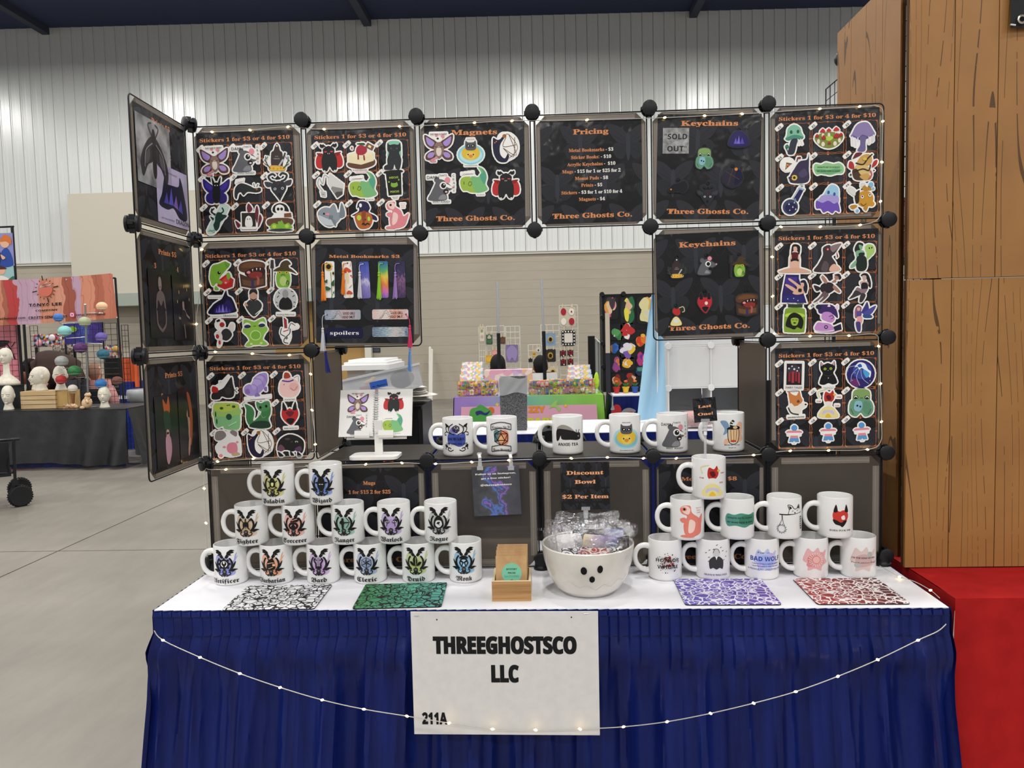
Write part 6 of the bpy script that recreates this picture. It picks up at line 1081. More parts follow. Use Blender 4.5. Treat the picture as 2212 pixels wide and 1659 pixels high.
# ------------------------------------------------------------------ clips and sign cards
CLR = glass_mat('clear_plastic_clip', 'd8dadc', .45, .06)
def clip_parts(t, p0, p1, up=1):
    """clear clip: jaw, hinge, white collar from p0 (card edge) to p1 (base), in metres local"""
    d = Vector(p1)-Vector(p0); L = d.length; d.normalize()
    a = Vector(p0)
    MB().box((a.x, a.y, a.z), (.022, .006, .008), CLR).box((a.x, a.y, a.z-.008*up), (.012, .006, .012), CLR).build('jaw', t)
    MB().tube([a+d*.012, a+d*.016, a+d*.024, a+d*.028], [.004, .006, .006, .004], CLR, 10).build('hinge', t)
    MB().tube([a+d*.029, a+d*.038], .0045, mat('f0f0f0', .3), 10).build('collar', t)
    MB().tube([a+d*.039, a+d*(L-.006), a+d*L], [.0035, .0035, .010], CLR, 10).build('stem', t)
def card(corners, yv, label, lines, moth=.045, m=None, nomoth=False):
    ctr, w, h, a, b = from_px(*corners, 1, yv); ang = math.atan2(b.z-a.z, b.x-a.x); M = tr(*ctr) @ FRONT @ rz(ang)
    t = thing('sign_card', label, 'sign', mw=M); sheet(w, h, m, .0008).build('card', t)
    if not nomoth:
        mb = MB(); moths(mb, w, h, moth, moth*.42, seed=5); mb.build('moth_print', t)
    mb = MB()
    for s, x, y, hh, ww, c in lines: put_text(mb, s, x*w, y*h, hh, c, 'b', w=ww*w if ww else None, z=.0005, off=.012)
    mb.lines('lettering', t); return t, w, h, ctr
OR2 = mat('f0a878', .45)
t, w, h, ctr = card(((1210, 999), (1314, 997), (1320, 1099), (1213, 1103)), -.105, 'black card above the ghost bowl lettered Discount Bowl $2 Per Item', [('Discount', 0, .24, .0205, .76, OR2), ('Bowl', 0, .05, .0205, .43, OR2), ('$2 Per Item', 0, -.26, .0205, .95, OR2)])
ct = thing('sign_clip', 'clear plastic clip holding the Discount Bowl card in the bowl', 'clip', (ctr.x, -.105, ctr.z-h/2), group='clear sign clips'); clip_parts(ct, (0, -.002, .004), (0, -.02, -.075))
t, w, h, ctr = card(((1495, 862), (1545, 857), (1550, 908), (1501, 914)), STAB.y-.005, 'small black card lettered Last One! clipped above the top right mug', [('Last', 0, .10, .0145, .58, OR2), ('One!', 0, -.22, .0145, .66, OR2)], .03)
ct = thing('sign_clip', 'clear plastic clip holding the Last One! card on the top mug', 'clip', (ctr.x, ctr.y, ctr.z-h/2), group='clear sign clips'); clip_parts(ct, (0, -.002, .004), (0, 0, -(ctr.z-h/2)+STAB.z+MH-.01))
ink = grad_mat('blue_violet_ink', [(0, '3c3c42'), (.3, '4e4e54'), (.4, '5678c8'), (.5, '46464c'), (.58, '8a66c0'), (.68, '4e4e56'), (1, '42424a')], 0, noise=3.2, nmix=.9)
t, w, h, ctr = card(((1020, 1010), (1121, 1005), (1126, 1110), (1023, 1116)), -.02, 'blue and violet marbled card asking to follow on Instagram, clipped under the shelf', [('Follow us on Instagram,', 0, .34, .009, .86, WHITEP), ('get a free sticker!', 0, .25, .009, .62, WHITEP), ('@threeghostsco', 0, .11, .0098, .66, WHITEP)], m=ink, nomoth=True)
for du, lab in ((1037, 'clear plastic clip at the left top of the marbled Instagram card'), (1104, 'clear plastic clip at the right top of the marbled Instagram card')):
    p = at(du, 1008, 1, -.024); ct = thing('sign_clip', lab, 'clip', p, group='clear sign clips')
    MB().box((0, 0, -.004), (.016, .006, .010), CLR).box((0, 0, .006), (.010, .006, .014), CLR).build('jaw', ct); MB().tube([(0, 0, .014), (0, 0, .022)], .0045, CLR, 10).build('hinge', ct)
    MB().tube([(0, 0, .023), (-.002, .004, .032)], .0045, mat('f0f0f0', .3), 10).build('collar', ct); MB().box((-.002, .012, .033), (.012, .018, .004), CLR).build('shelf_hook', ct)
# ------------------------------------------------------------------ wooden box of kraft packs
wp = at(1106, 1299, 2, T); BW, BD, BH = .0945, .115, .0485; bx = at(1105.5, 1299, 2, T)
box = thing('wooden_box', 'small open oak box with kraft sticker packs on white table', 'box', (bx.x, bx.y+BD/2, T), (0, 0, .0))
def oak_mat():
    m = noise_mat('oak_grain', '8a6238', 'b98d58', (3, 60, 190), .5, .1, 4); return m
OAK = oak_mat(); OAKP = mat('e0d3ae', .6)
MB().box((0, -BD/2+.003, BH/2), (BW, .006, BH), OAK).build('front', box); MB().box((0, BD/2-.003, BH/2), (BW, .006, BH), OAK).build('back', box)
for s, n in ((-1, 'side'), (1, 'side')): MB().box((s*(BW/2-.003), 0, BH/2), (.006, BD-.0125, BH), OAKP).build(n, box)
MB().box((0, 0, .003), (BW-.0125, BD-.0125, .005), OAKP).build('bottom', box)
MB().box((0, -BD/2+.003, BH+.0006), (BW, .006, .001), OAKP).build('front_rim', box)
krm = noise_mat('kraft_paper', 'b58c5e', 'c6a070', (40, 40, 40), .75, .1)
for k in range(6):
    y0 = -.032+k*.013; t = thing('kraft_pack', 'brown kraft sticker pack '+('with mint Mystery Packs label, front of the oak box', 'second from the front in the oak box', 'third from the front in the oak box', 'third from the back in the oak box', 'second from the back in the oak box', 'at the back of the oak box')[k], 'envelope', (box.location.x-.001+.0015*(k % 2), box.location.y+y0, T+.007), (-.16, 0, 0), group='kraft packs in the oak box')
    hh = .094+.0035*k*(1 if k < 4 else .6); wd = .076
    MB().prism([(-wd/2, 0), (wd/2, 0), (wd/2, hh), (-wd/2, hh)], -.0012, .0012, krm).build('envelope', t, rot=(PI/2, 0, 0))
    if k == 0:
        mb = MB(); mb.lathe([(.0245, 0), (.0245, .0004)], mat('7cc4a4', .5), 32, (.001, .052, .0014)); o = mb.build('round_label', t, rot=(PI/2, 0, 0))
        mb = MB(); K = mat('23342c', .5); put_text(mb, 'MYSTERY', .001, .060, .0085, K, 's', w=.026, z=.0022); put_text(mb, 'PACKS', .001, .051, .0085, K, 's', w=.018, z=.0022); put_text(mb, '2-4 STICKERS', .001, .0425, .007, mat('5a9a84'), 'n', w=.036, z=.0022); put_text(mb, '$5', .001, .034, .007, K, 's', z=.0022); mb.lines('lettering', t, rot=(PI/2, 0, 0))
# ------------------------------------------------------------------ sticker book on a white stand
SZ = T+P+.0025; sp_ = at(812, 990, 2, SZ)
WHT = mat('e6e4e0', .35); sy = .045; sx = at(812, 985, 1, sy).x
stand = thing('book_stand', 'white desk stand with two lip hooks holding the open sticker book', 'stand', (sx, sy, SZ))
MB().prism(rrect(.135, .095, .02, 5), 0, .008, WHT).build('base', stand, smooth=30); MB().box((.007, .01, .055), (.022, .006, .095), WHT).build('post', stand)
TILT = .32
M = tr(sx, sy+.012, SZ+.055) @ Matrix.Rotation(-TILT, 4, 'X') @ FRONT
MB().box((0, .05, -.006), (.17, .11, .004), WHT).build('back_plate', stand, mw=tr(0, .012, .055) @ Matrix.Rotation(-TILT, 4, 'X') @ FRONT)
for xx in (-.037, .03):
    MB().add([(x, y, z) for x in (-.021, .021) for y, z in ((-.004, -.006), (-.004, .014), (.002, .017), (.016, .017), (.016, .0155), (.003, .0155), (-.0025, .0125), (-.0025, -.006))], [(0, 1, 9, 8), (1, 2, 10, 9), (2, 3, 11, 10), (3, 4, 12, 11), (4, 5, 13, 12), (5, 6, 14, 13), (6, 7, 15, 14), (0, 7, 6, 5, 4, 3, 2, 1), (8, 9, 10, 11, 12, 13, 14, 15)], WHT).build('lip_hook', stand, mw=tr(xx, .012, .055) @ Matrix.Rotation(-TILT, 4, 'X') @ FRONT)
book = thing('sticker_book', 'open white spiral sticker book with four printed creatures on a stand', 'book', mw=M @ tr(-.002, .002, .002))
PGW, PGH = .098, .134; pg = mat('eceae6', .5)
for s in (-1, 1):
    sk = -.006; mb = MB(); mb.prism([(s*.005, 0), (s*(.005+PGW), -.001), (s*(.005+PGW)+(.004 if s > 0 else .010)*s*0, PGH), (s*.005, PGH)], 0, .005, pg); mb.build('page', book)
    mb = MB(); cxp = s*(.005+PGW/2)
    for code, yy in ((('A1', .096), ('A2', .034)) if s < 0 else (('D1', .096), ('D5', .034))): draw(mb, parse(ART[code]), .030, z=.0053, ox=cxp+(.002 if s < 0 else -.004), oy=yy)
    mb.build('page_print', book)
mb = MB()
for i in range(18):
    y = .008+i*.0069; mb.tube([(.008*math.cos(a), y, .004+.005*math.sin(a)) for a in [PI*j/8 for j in range(9)]], .0007, mat('d0d0d0', .3, .6), 5)
mb.build('spiral_binding', book)
# ------------------------------------------------------------------ string lights
GLOW = emit_mat('ffd890', 9.0); WIRE = mat('c9c5bb', .4, .2); WARM = None
LEDM = MB().ball((0, 0, 0), (.0042, .0026, .0026), GLOW, 8, 5).mesh('led_bulb', True)
def string_light(label, pts, bulbs, yv=-.008, sag=0, wr=.0009):
    P3 = [at(u, v, 1, yv+(0 if len(q) == 0 else q[0])) for u, v, *q in pts]
    t = thing('string_light', label, 'string light', P3[0], group='warm white string lights'); o = P3[0]
    sp = spline([tuple(p-o) for p in P3], 4, False); MB().tube(sp, wr, WIRE, 5).build('wire', t)
    for u, v, *q in bulbs:
        p = at(u, v, 1, yv-.002+(q[0] if q else 0))-o; link('led_bulb', LEDM, t, p, (0, random.uniform(-.6, .6), 0))
b1 = [(458, 285), (540, 281), (622, 274), (700, 279), (863, 273), (942, 270), (1025, 265), (1106, 261), (1268, 259), (1436, 254), (1522, 250), (1603, 246), (1771, 235), (1857, 230)]
string_light('string light along the top edge of the wire display', [(436, 284)]+b1+[(1892, 227)], b1)
b2 = [(1907, 262), (1905, 350), (1902, 435), (1858, 486), (1772, 490), (1687, 490), (1668, 555), (1669, 640), (1672, 721), (1750, 726), (1834, 725), (1898, 748), (1902, 829), (1904, 911), (1874, 971), (1790, 973), (1707, 974)]
string_light('string light zigzagging down the right column of sticker sheets', [(1892, 228), (1906, 236), (1907, 262), (1905, 350), (1902, 435), (1898, 472), (1858, 486), (1772, 490), (1687, 490), (1669, 500), (1668, 555), (1669, 640), (1671, 715), (1680, 725), (1750, 726), (1834, 725), (1890, 722), (1898, 748), (1902, 829), (1904, 911), (1902, 955), (1874, 971), (1790, 973), (1707, 974), (1672, 977)], b2)
b3 = [(436, 539), (433, 617), (424, 700), (465, 760), (545, 764), (625, 767), (671, 808), (674, 886), (681, 960), (547, 991), (470, 997)]
string_light('string light around the left column of sticker sheets', [(415, 512), (433, 522), (436, 539), (433, 617), (424, 700), (440, 757), (465, 760), (505, 762), (545, 764), (585, 768), (625, 767), (662, 765), (670, 780), (671, 808), (674, 886), (681, 960), (672, 982), (620, 986), (547, 991), (470, 997), (452, 1002)], b3)
b4 = [(488, 1014), (790, 1003), (868, 1000), (941, 1002), (1019, 998), (1099, 994), (1234, 990), (1312, 988), (1390, 990), (1461, 990), (1628, 983)]
string_light('string light draped along the front of the mug shelf', [(446, 1012)]+b4[:4]+b4[4:]+[(1662, 977)], b4, -.01)
b5 = [(441, 1055), (445, 1130), (449, 1240)]
string_light('short string light hanging down the left edge of the bottom panel', [(444, 1012), (441, 1030), (441, 1055), (445, 1130), (447, 1190), (449, 1240)], b5, -.012)
sw = [(352, 1383), (432, 1420), (518, 1455), (605, 1485), (696, 1512), (786, 1532), (879, 1547), (970, 1562), (1064, 1575), (1157, 1577), (1253, 1575), (1347, 1570), (1441, 1559), (1535, 1541), (1628, 1519), (1719, 1494), (1810, 1461), (1896, 1425), (1983, 1383)]
string_light('string light swagged across the blue table skirt and placard', [(333, 1362)]+sw+[(2025, 1364), (2044, 1348)], sw, -.366, wr=.0011)
e5 = [at(1900, 1222, 2, T+.012), at(1943, 1246, 2, T+.006), at(1975, 1256, 2, T+.008), at(2010, 1275, 2, T+.006), at(2030, 1292, 2, T+.002)]
t = thing('string_light', 'string light trailing over the right edge of the white table', 'string light', e5[0], group='warm white string lights'); MB().tube(spline([tuple(p-e5[0]) for p in e5], 4, False), .0009, WIRE, 5).build('wire', t)
for k in (1, 3): link('led_bulb', LEDM, t, e5[k]-e5[0])
# ------------------------------------------------------------------ neighbour stand on the right: red table, wood-look boards, wire tower
red = noise_mat('red_tablecloth', 'a01818', 'ac1c1c', (20, 20, 20), .8, .05, 4); pb(red).inputs['Specular IOR Level'].default_value = .15
rt = thing('red_table', 'neighbouring table draped in a smooth red cloth to the floor', 'table', (1.884, -.262, 0))
RL, RD = 1.9, .74
def red_front(u, v):
    x = u*RL-.035*v*max(0, 1-u*12); q = v; a = q**1.2*.016
    off = a*(math.sin(x*22+.6)+.7*math.sin(x*41+1.2*q))+.03*q+.004*math.sin(x*30)*(1-abs(2*q-1) if q < .1 else .0)
    return (x, -off, T-.001-.735*q)
def red_top(u, v): return (u*RL, v*RD, T+.001+.0015*math.sin(u*40)*math.sin(v*9)-(.006*max(0, 1-v*14)))
def red_side(u, v): return (-.035*v+.004*math.sin(u*16)*v, RD*(1-u), T-.001-.735*v)
MB().grid(red_front, 220, 24, red).build('front_drape', rt, smooth=60); MB().grid(red_top, 60, 20, red).build('cloth_top', rt, smooth=60); MB().grid(red_side, 30, 12, red).build('side_drape', rt, smooth=60)
MB().box((RL/2, RD/2, T-.02), (RL-.01, RD-.02, .03), mat('4a2020')).build('table_top', rt)
mb = MB()
for x in (.1, RL-.1):
    for y in (.1, RD-.1): mb.tube([(x, y, 0), (x, y, T-.03)], .015, 'g')
mb.build('legs', rt)
def cartoon_wood():
    m = bpy.data.materials.new('painted_wood_grain'); m.use_nodes = True; nt = m.node_tree; N = nt.nodes; L = nt.links; b = pb(m); b.inputs['Roughness'].default_value = .55
    tc = N.new('ShaderNodeTexCoord'); mp = N.new('ShaderNodeMapping'); mp.inputs['Scale'].default_value = (9, 9, .9); L.new(tc.outputs['Object'], mp.inputs[0])
    oi = N.new('ShaderNodeObjectInfo'); ad = N.new('ShaderNodeVectorMath'); ad.operation = 'ADD'; L.new(mp.outputs[0], ad.inputs[0]); sc = N.new('ShaderNodeMath'); sc.operation = 'MULTIPLY'; sc.inputs[1].default_value = 37; L.new(oi.outputs['Random'], sc.inputs[0]); L.new(sc.outputs[0], ad.inputs[1])
    no = N.new('ShaderNodeTexNoise'); no.inputs['Scale'].default_value = 1.0; no.inputs['Detail'].default_value = 1.2; no.inputs['Roughness'].default_value = .4; L.new(ad.outputs[0], no.inputs['Vector'])
    mu = N.new('ShaderNodeMath'); mu.operation = 'MULTIPLY'; mu.inputs[1].default_value = 6.5; L.new(no.outputs[0], mu.inputs[0]); spx = N.new('ShaderNodeSeparateXYZ'); L.new(ad.outputs[0], spx.inputs[0]); m4 = N.new('ShaderNodeMath'); m4.operation = 'MULTIPLY_ADD'; m4.inputs[1].default_value = 4.2; L.new(spx.outputs[0], m4.inputs[0]); L.new(mu.outputs[0], m4.inputs[2]); mu = m4
    fr_ = N.new('ShaderNodeMath'); fr_.operation = 'FRACT'; L.new(mu.outputs[0], fr_.inputs[0]); lt = N.new('ShaderNodeMath'); lt.operation = 'LESS_THAN'; lt.inputs[1].default_value = .055; L.new(fr_.outputs[0], lt.inputs[0])
    n2 = N.new('ShaderNodeTexNoise'); n2.inputs['Scale'].default_value = 5; n2.inputs['Detail'].default_value = 4; L.new(tc.outputs['Object'], n2.inputs['Vector'])
    n3 = N.new('ShaderNodeTexNoise'); n3.inputs['Scale'].default_value = 18; L.new(tc.outputs['Object'], n3.inputs['Vector']); g3 = N.new('ShaderNodeMath'); g3.operation = 'GREATER_THAN'; g3.inputs[1].default_value = .44; L.new(n3.outputs[0], g3.inputs[0])
    mm = N.new('ShaderNodeMath'); mm.operation = 'MULTIPLY'; L.new(lt.outputs[0], mm.inputs[0]); L.new(g3.outputs[0], mm.inputs[1])
    cr = N.new('ShaderNodeValToRGB'); cr.color_ramp.elements[0].position = .3; cr.color_ramp.elements[1].position = .7; cr.color_ramp.elements[0].color = lin('8f6231'); cr.color_ramp.elements[1].color = lin('a3733b'); L.new(n2.outputs[0], cr.inputs[0])
    mc = N.new('ShaderNodeMix'); mc.data_type = 'RGBA'; L.new(mm.outputs[0], mc.inputs[0]); L.new(cr.outputs[0], mc.inputs[6]); mc.inputs[7].default_value = lin('53340f'); L.new(mc.outputs[2], b.inputs['Base Color'])
    bp_ = N.new('ShaderNodeBump'); bp_.inputs['Strength'].default_value = .5; bp_.inputs['Distance'].default_value = .003; bp_.invert = True; L.new(mm.outputs[0], bp_.inputs['Height']); L.new(bp_.outputs[0], b.inputs['Normal']); return m
WOOD = cartoon_wood(); seamc = mat('4a2f12', .8); WY = -.034
xL = at(1955, 900, 1, WY).x; zM = at(1960, 604, 1, WY).z
def wood_board(label, x0, z0, z1, seams, nm='wood_board'):
    t = thing(nm, label, 'board', (x0, WY, z0), group='wood look boards'); xs = [0]+[s-x0 for s in seams]; h = z1-z0
    MB().box((xs[-1]/2, .010, h/2), (xs[-1], .012, h), seamc).build('backing', t)
    for a, b in zip(xs, xs[1:]): MB().box(((b-a)/2, .0, h/2), (b-a-.0022, .009, h), WOOD).build('plank', t, (a, 0, 0))
    return t
su = [at(u, 300, 1, WY).x for u in (2058, 2152)]; sl = [at(u, 900, 1, WY).x for u in (2050, 2150)]
wood_board('lower wood grain board standing on the red table', xL, T+.004, zM-.0015, sl+[sl[-1]+.12, sl[-1]+.24, sl[-1]+.36])
wood_board('upper wood grain board reaching above the photo', xL+.0015, zM+.0015, zM+.86, su+[su[-1]+.12, su[-1]+.24, su[-1]+.36])
# side board leading back
sb = thing('wood_board', 'narrow wood grain side board leading back behind the sticker rack', 'board', (1.9, .07, T-.02), group='wood look boards')
MB().box((.006, .22, .80), (.008, .44, 1.60), seamc).build('backing', sb)
for k in range(4): MB().box((0, 0, .80), (.006, .108, 1.60), WOOD).build('plank', sb, (0, .055+k*.11, 0))
# black wire tower between
wt = thing('wire_tower', 'black wire grid tower behind the wood boards', 'display rack', (1.947, -.01, 0)); TW = .368
def grid_panel(w, h, n, m, r=.0014):
    mb = MB()
    for i in range(n+1): mb.tube([(w*i/n, 0, 0), (w*i/n, 0, h)], r*1.6 if i in (0, n) else r, m, 5)
    k = int(round(n*h/w))
    for j in range(k+1): mb.tube([(0, 0, h*j/k), (w, 0, h*j/k)], r*1.6 if j in (0, k) else r, m, 5)
    return mb
gm = grid_panel(TW, TW, 9, BLKW).mesh('grid_panel')
con2 = MB().lathe([(0, .02), (.022, .02), (.026, .012), (.026, -.012), (.022, -.02), (0, -.02)], BLK, 16).mesh('connector', 40)
for j in range(4):
    z = T+.004+j*TW
    link('grid_panel', gm, wt, (0, .02, z), (0, 0, PI/2)); link('grid_panel', gm, wt, (0, .02+TW, z), (0, 0, PI/2))
    for y in (.008, TW): link('connector', con2, wt, (.002, y, z+(.028 if j == 0 else 0)), (PI/2, 0, .4))
lt_ = at(1822, 126, 1, .62); cq = at(1822, 126, 1, .62)-Vector((1.947, -.01, 0)); link('connector', con2, wt, cq, (PI/2, 0, .3))
MB().tube([tuple(cq), (cq.x, cq.y, T+.01)], .0022, BLKW).tube([(cq.x+.022, cq.y, cq.z), (cq.x+.022, cq.y, T+.01)], .0018, BLKW).build('corner_post', wt)
mb = MB()
for j in range(14): mb.tube([(cq.x, cq.y, cq.z-.01-j*.045), (cq.x+.06, cq.y-.04, cq.z+.015-j*.045)], .0013, BLKW, 4)
mb.build('cross_wires', wt)
# black banner corner with grommet at the top right
bq = at(2188, 0, 1, -.06); t = thing('banner_corner', 'black fabric banner with brass grommet hanging at the top right', 'banner', (bq.x, -.052, 0))
zb = at(2190, 60, 1, -.052).z; MB().grid(lambda u, v: (u*.5, .002*math.sin(u*20), zb+v*.4), 24, 6, mat('1d1e22', .7)).build('fabric', t, smooth=True)
gq = at(2207, 42, 1, -.054); MB().tube([(gq.x-bq.x+.009*math.cos(a), -.003, gq.z+.009*math.sin(a)) for a in [2*PI*i/16 for i in range(16)]], .0028, mat('d8d0c0', .25, .9), 6, True).build('grommet', t)
tq = at(2183, 53, 1, -.056); MB().tube([(tq.x-bq.x, -.004, tq.z), (tq.x-bq.x+.012, -.004, tq.z-.002)], .002, mat('e8e8e8'), 6).build('zip_tie', t)
# things glimpsed behind the wire tower
SR = thing('storage_rack', 'dark shelving glimpsed behind the wire tower', 'shelf', (2.0, 1.1, 0)); MB().box((.25, .2, .58), (.9, .02, 1.16), mat('22201f', .8)).build('back_panel', SR); MB().tube([(.17, .16, 0), (.17, .16, 2.0)], .008, BLK).tube([(.4, .16, 0), (.4, .16, 2.0)], .008, BLK).build('uprights', SR)
for u0, u1, v0, v1, c, lab, d_ in ((1928, 1952, 1142, 1224, 'b03034', 'red folded fabric glimpsed through the wire tower', 1.1), (1926, 1952, 1000, 1030, 'c8b48a', 'cream box glimpsed through the wire tower', 1.2), (1926, 1952, 1040, 1070, 'e0dcd6', 'white paper stack glimpsed through the wire tower', 1.25), (1926, 1954, 880, 990, '2c1a34', 'dark purple cloth behind the wire tower', 1.2), (1925, 1953, 430, 560, '8a4a3c', 'colourful art card hung behind the wire tower', 1.0)):
    a, b = at(u0, v0, 1, d_), at(u1+14, v1, 1, d_); w, h = b.x-a.x, a.z-b.z
    t = tag(MB().box((0, 0, 0), (w, .06, h), mat(c, .6), bev=.008).box((0, -.033, h*.2), (w*.7, .008, h*.3), mat(light(c, .25), .6)).build('stored_box', loc=(a.x+w/2, d_, a.z-h/2)), lab, 'box'); MB().box((a.x+w/2-2.0, d_-1.1+.03, b.z-.008), (w+.06, .3, .012), mat('2c2826', .7)).build('shelf_board', SR)
# supply boxes seen faintly through the bottom right panel
a, b = at(1697, 1026, 1, .16), at(1882, 1226, 1, .16); w, h = b.x-a.x, T-a.z; h = a.z-T
t = thing('mug_carton', 'dark carton lettered MAKE seen through the frosted bottom right panel', 'carton', ((a.x+b.x)/2, .17, T))
MB().box((0, 0, h/2), (w, .12, h), mat('2a2a2e', .6)).build('box', t); mb = MB(); X = tr(0, -.0605, h/2) @ FRONT; mb.X = X
mb.flat([(-w*.47, h*.40), (w*.47, h*.40), (w*.47, h*.45), (-w*.47, h*.45)], 0, mat('8a7a6c')); put_text(mb, 'MAKE', -w*.3, h*.22, .045, mat('b8b0a8'), 's', w=w*.22, z=.0003); put_text(mb, 'MARKET', -w*.3, h*.14, .018, mat('a8a098'), 's', w=w*.2, z=.0003); put_text(mb, 'SUBLIMATION MUGS', w*.12, h*.30, .018, mat('8a8480'), 'n', w=w*.26, z=.0003)
mb.flat(rrect(w*.3, h*.4, .01), .0003, mat('d0ccc8')); mb.build('box_print', t)

# ------------------------------------------------------------------ behind the booth: bins and case on the left
def bin_mat(): return glass_mat('milky_clear_plastic', 'd8dade', .45, .25)
MILK = bin_mat(); YB = .95
def bx_(u0, u1, v0, v1, y):
    a, b = at(u0, v0, 1, y), at(u1, v1, 1, y); return a.x, b.x, b.z, a.z
x0, x1, z0, z1 = bx_(742, 914, 880, 980, YB)
case = thing('black_case', 'black upright equipment case behind the mug shelf', 'case', ((x0+x1)/2, YB, 0)); w = x1-x0
MB().box((0, .15, z1/2), (w, .3, z1), mat('141416', .35), bev=.015).build('shell', case); MB().box((w*.32, -.004, z1-.16), (w*.25, .006, .22), mat('1e1e21', .3)).build('front_door', case)
MB().box((0, -.006, z1-.006), (w*1.0, .01, .012), mat('0f0f10', .3)).build('lid_edge', case)
MB().tube([(w*.06+.02*math.cos(a), -.012, z1-.225+.012*math.sin(a)) for a in [2*PI*i/12 for i in range(12)]], .004, mat('c04030', .4), 6, True).build('red_ring', case)
# stack of padded mailers
n = 13; zt = at(880, 846, 1, YB).z
for k in range(n):
    th = (zt-z1)/n; ww = .20+.02*random.random(); t = MB().ball((0, 0, 0), (ww/2, .13, th*.62), mat('e6e1d8', .6), 18, 8, .05).build('padded_mailer', loc=(x1-.10+random.uniform(-.012, .014)+(.03 if k in (4, 5, 3) else 0), YB+.14, z1+.012+th*(k+.45)), rot=(random.uniform(-.04, .04), random.uniform(-.08, .08), random.uniform(-.1, .1)), smooth=True)
    tag(t, 'cream padded mailer, '+('lowest', 'second from bottom', 'third from bottom', 'fourth from bottom', 'fifth from bottom', 'sixth from bottom', 'middle one', 'sixth from top', 'fifth from top', 'fourth from top', 'third from top', 'second from top', 'topmost')[k]+' of the stack on the black case', 'envelope', 'padded mailers stacked on the black case')
# tilted supplies bin
pa, pb_ = at(748, 870, 1, YB), at(903, 832, 1, YB); ang = math.atan2(at(903, 788, 1, YB).z-at(748, 822, 1, YB).z, at(903, 788, 1, YB).x-at(748, 822, 1, YB).x)
sbn = thing('supplies_bin', 'tilted milky plastic bin with blue tape label lettered Mic Supplies', 'storage bin', (pa.x, YB-.02, pa.z), (0, -ang, 0)); L1 = (at(903, 832, 1, YB)-at(748, 870, 1, YB)).length; H1 = .092
mb = MB()
for c, d in (((L1/2, 0, .002), (L1, .26, .004)), ((L1/2, -.13, H1/2), (L1, .003, H1)), ((L1/2, .13, H1/2), (L1, .003, H1)), ((0, 0, H1/2), (.003, .26, H1)), ((L1, 0, H1/2), (.003, .26, H1))): mb.box(c, d, MILK)
mb.build('tub', sbn)
mb = MB(); mb.box((L1/2, -.134, H1-.003), (L1+.012, .010, .008), mat('dcdee0', .3)).box((L1/2, .134, H1-.003), (L1+.012, .010, .008), mat('dcdee0', .3)).box((L1, 0, H1-.003), (.012, .27, .008), mat('dcdee0', .3)); mb.build('rim', sbn)
MB().box((L1*.60, -.1335, H1*.52), (.066, .002, .026), mat('3a6ad0', .6)).build('tape_label', sbn); mb = MB(); mb.X = tr(L1*.60, -.1350, H1*.46) @ FRONT; put_text(mb, 'Mic Supplies', 0, -.002, .013, mat('101830'), 'c', w=.056, z=.0003); mb.build('lettering', sbn)
def inside(nm, lab, cat, mbf, x, y, z):
    mb = MB(); mbf(mb); o = mb.build(nm, loc=Vector((pa.x, YB-.02, pa.z))+Matrix.Rotation(-ang, 3, 'Y') @ Vector((x, y, z)), rot=(0, -ang, 0), smooth=40); tag(o, lab, cat)
inside('black_bag', 'black folded bag inside the tilted supplies bin', 'bag', lambda m: m.ball((0, 0, 0), (.045, .07, .036), mat('1c1c20', .7), 12, 8, .12), L1*.82, 0, .045)
inside('red_pouch', 'red pouch inside the tilted supplies bin', 'pouch', lambda m: m.prism([(-.035, -.012), (.03, -.016), (.026, .022), (-.03, .006)], -.02, .02, mat('a83844', .6)), L1*.42, -.06, .03)
inside('cream_card', 'cream card inside the left end of the supplies bin', 'card', lambda m: m.box((0, 0, 0), (.05, .01, .03), mat('e8dcc0', .6)), L1*.14, -.08, .035)
inside('gold_ornament', 'gold ribbon bundle inside the supplies bin', 'ribbon', lambda m: m.ball((0, 0, 0), (.018, .02, .01), mat('e0b860', .4), 10, 6, .25).ball((.016, .01, .008), (.012, .012, .01), mat('e8d0a0', .4), 8, 5, .2), L1*.43, -.06, .062)
# white lidded tote behind
x0, x1, z0, z1 = bx_(745, 838, 800, 890, 1.32); tt = thing('storage_tote', 'clear storage tote with a thick white lid behind the supplies bin', 'storage bin', ((x0+x1)/2, 1.32, z0)); w = x1-x0
mb = MB(); mb.box((0, .18, (z1-z0)/2), (w-.02, .36, z1-z0), glass_mat('grey_clear_plastic', 'b8bac0', .6, .2)); mb.build('tub', tt); lw = w+.03
MB().prism(rrect(lw, .42, .02), 0, .022, mat('eeeeec', .35)).prism(rrect(lw*.92, .38, .02), .022, .034, mat('eeeeec', .35)).prism(rrect(lw*.80, .32, .02), .034, .044, mat('f2f2f0', .35)).build('lid', tt, (0, .18, z1-z0), smooth=30)
zc0 = case.location.z
st_ = thing('tote_shelf', 'low black stool carrying the lidded tote behind the booth', 'stool', ((x0+x1)/2, 1.50, 0)); MB().box((0, 0, z0-.012), (w+.02, .4, .022), mat('1a1a1c', .5)).build('seat', st_)
for sx in (-1, 1):
    for sy in (-1, 1): MB().box((sx*(w/2-.02), sy*.17, (z0-.024)/2), (.03, .03, z0-.024), mat('1a1a1c', .5)).build('leg', st_)
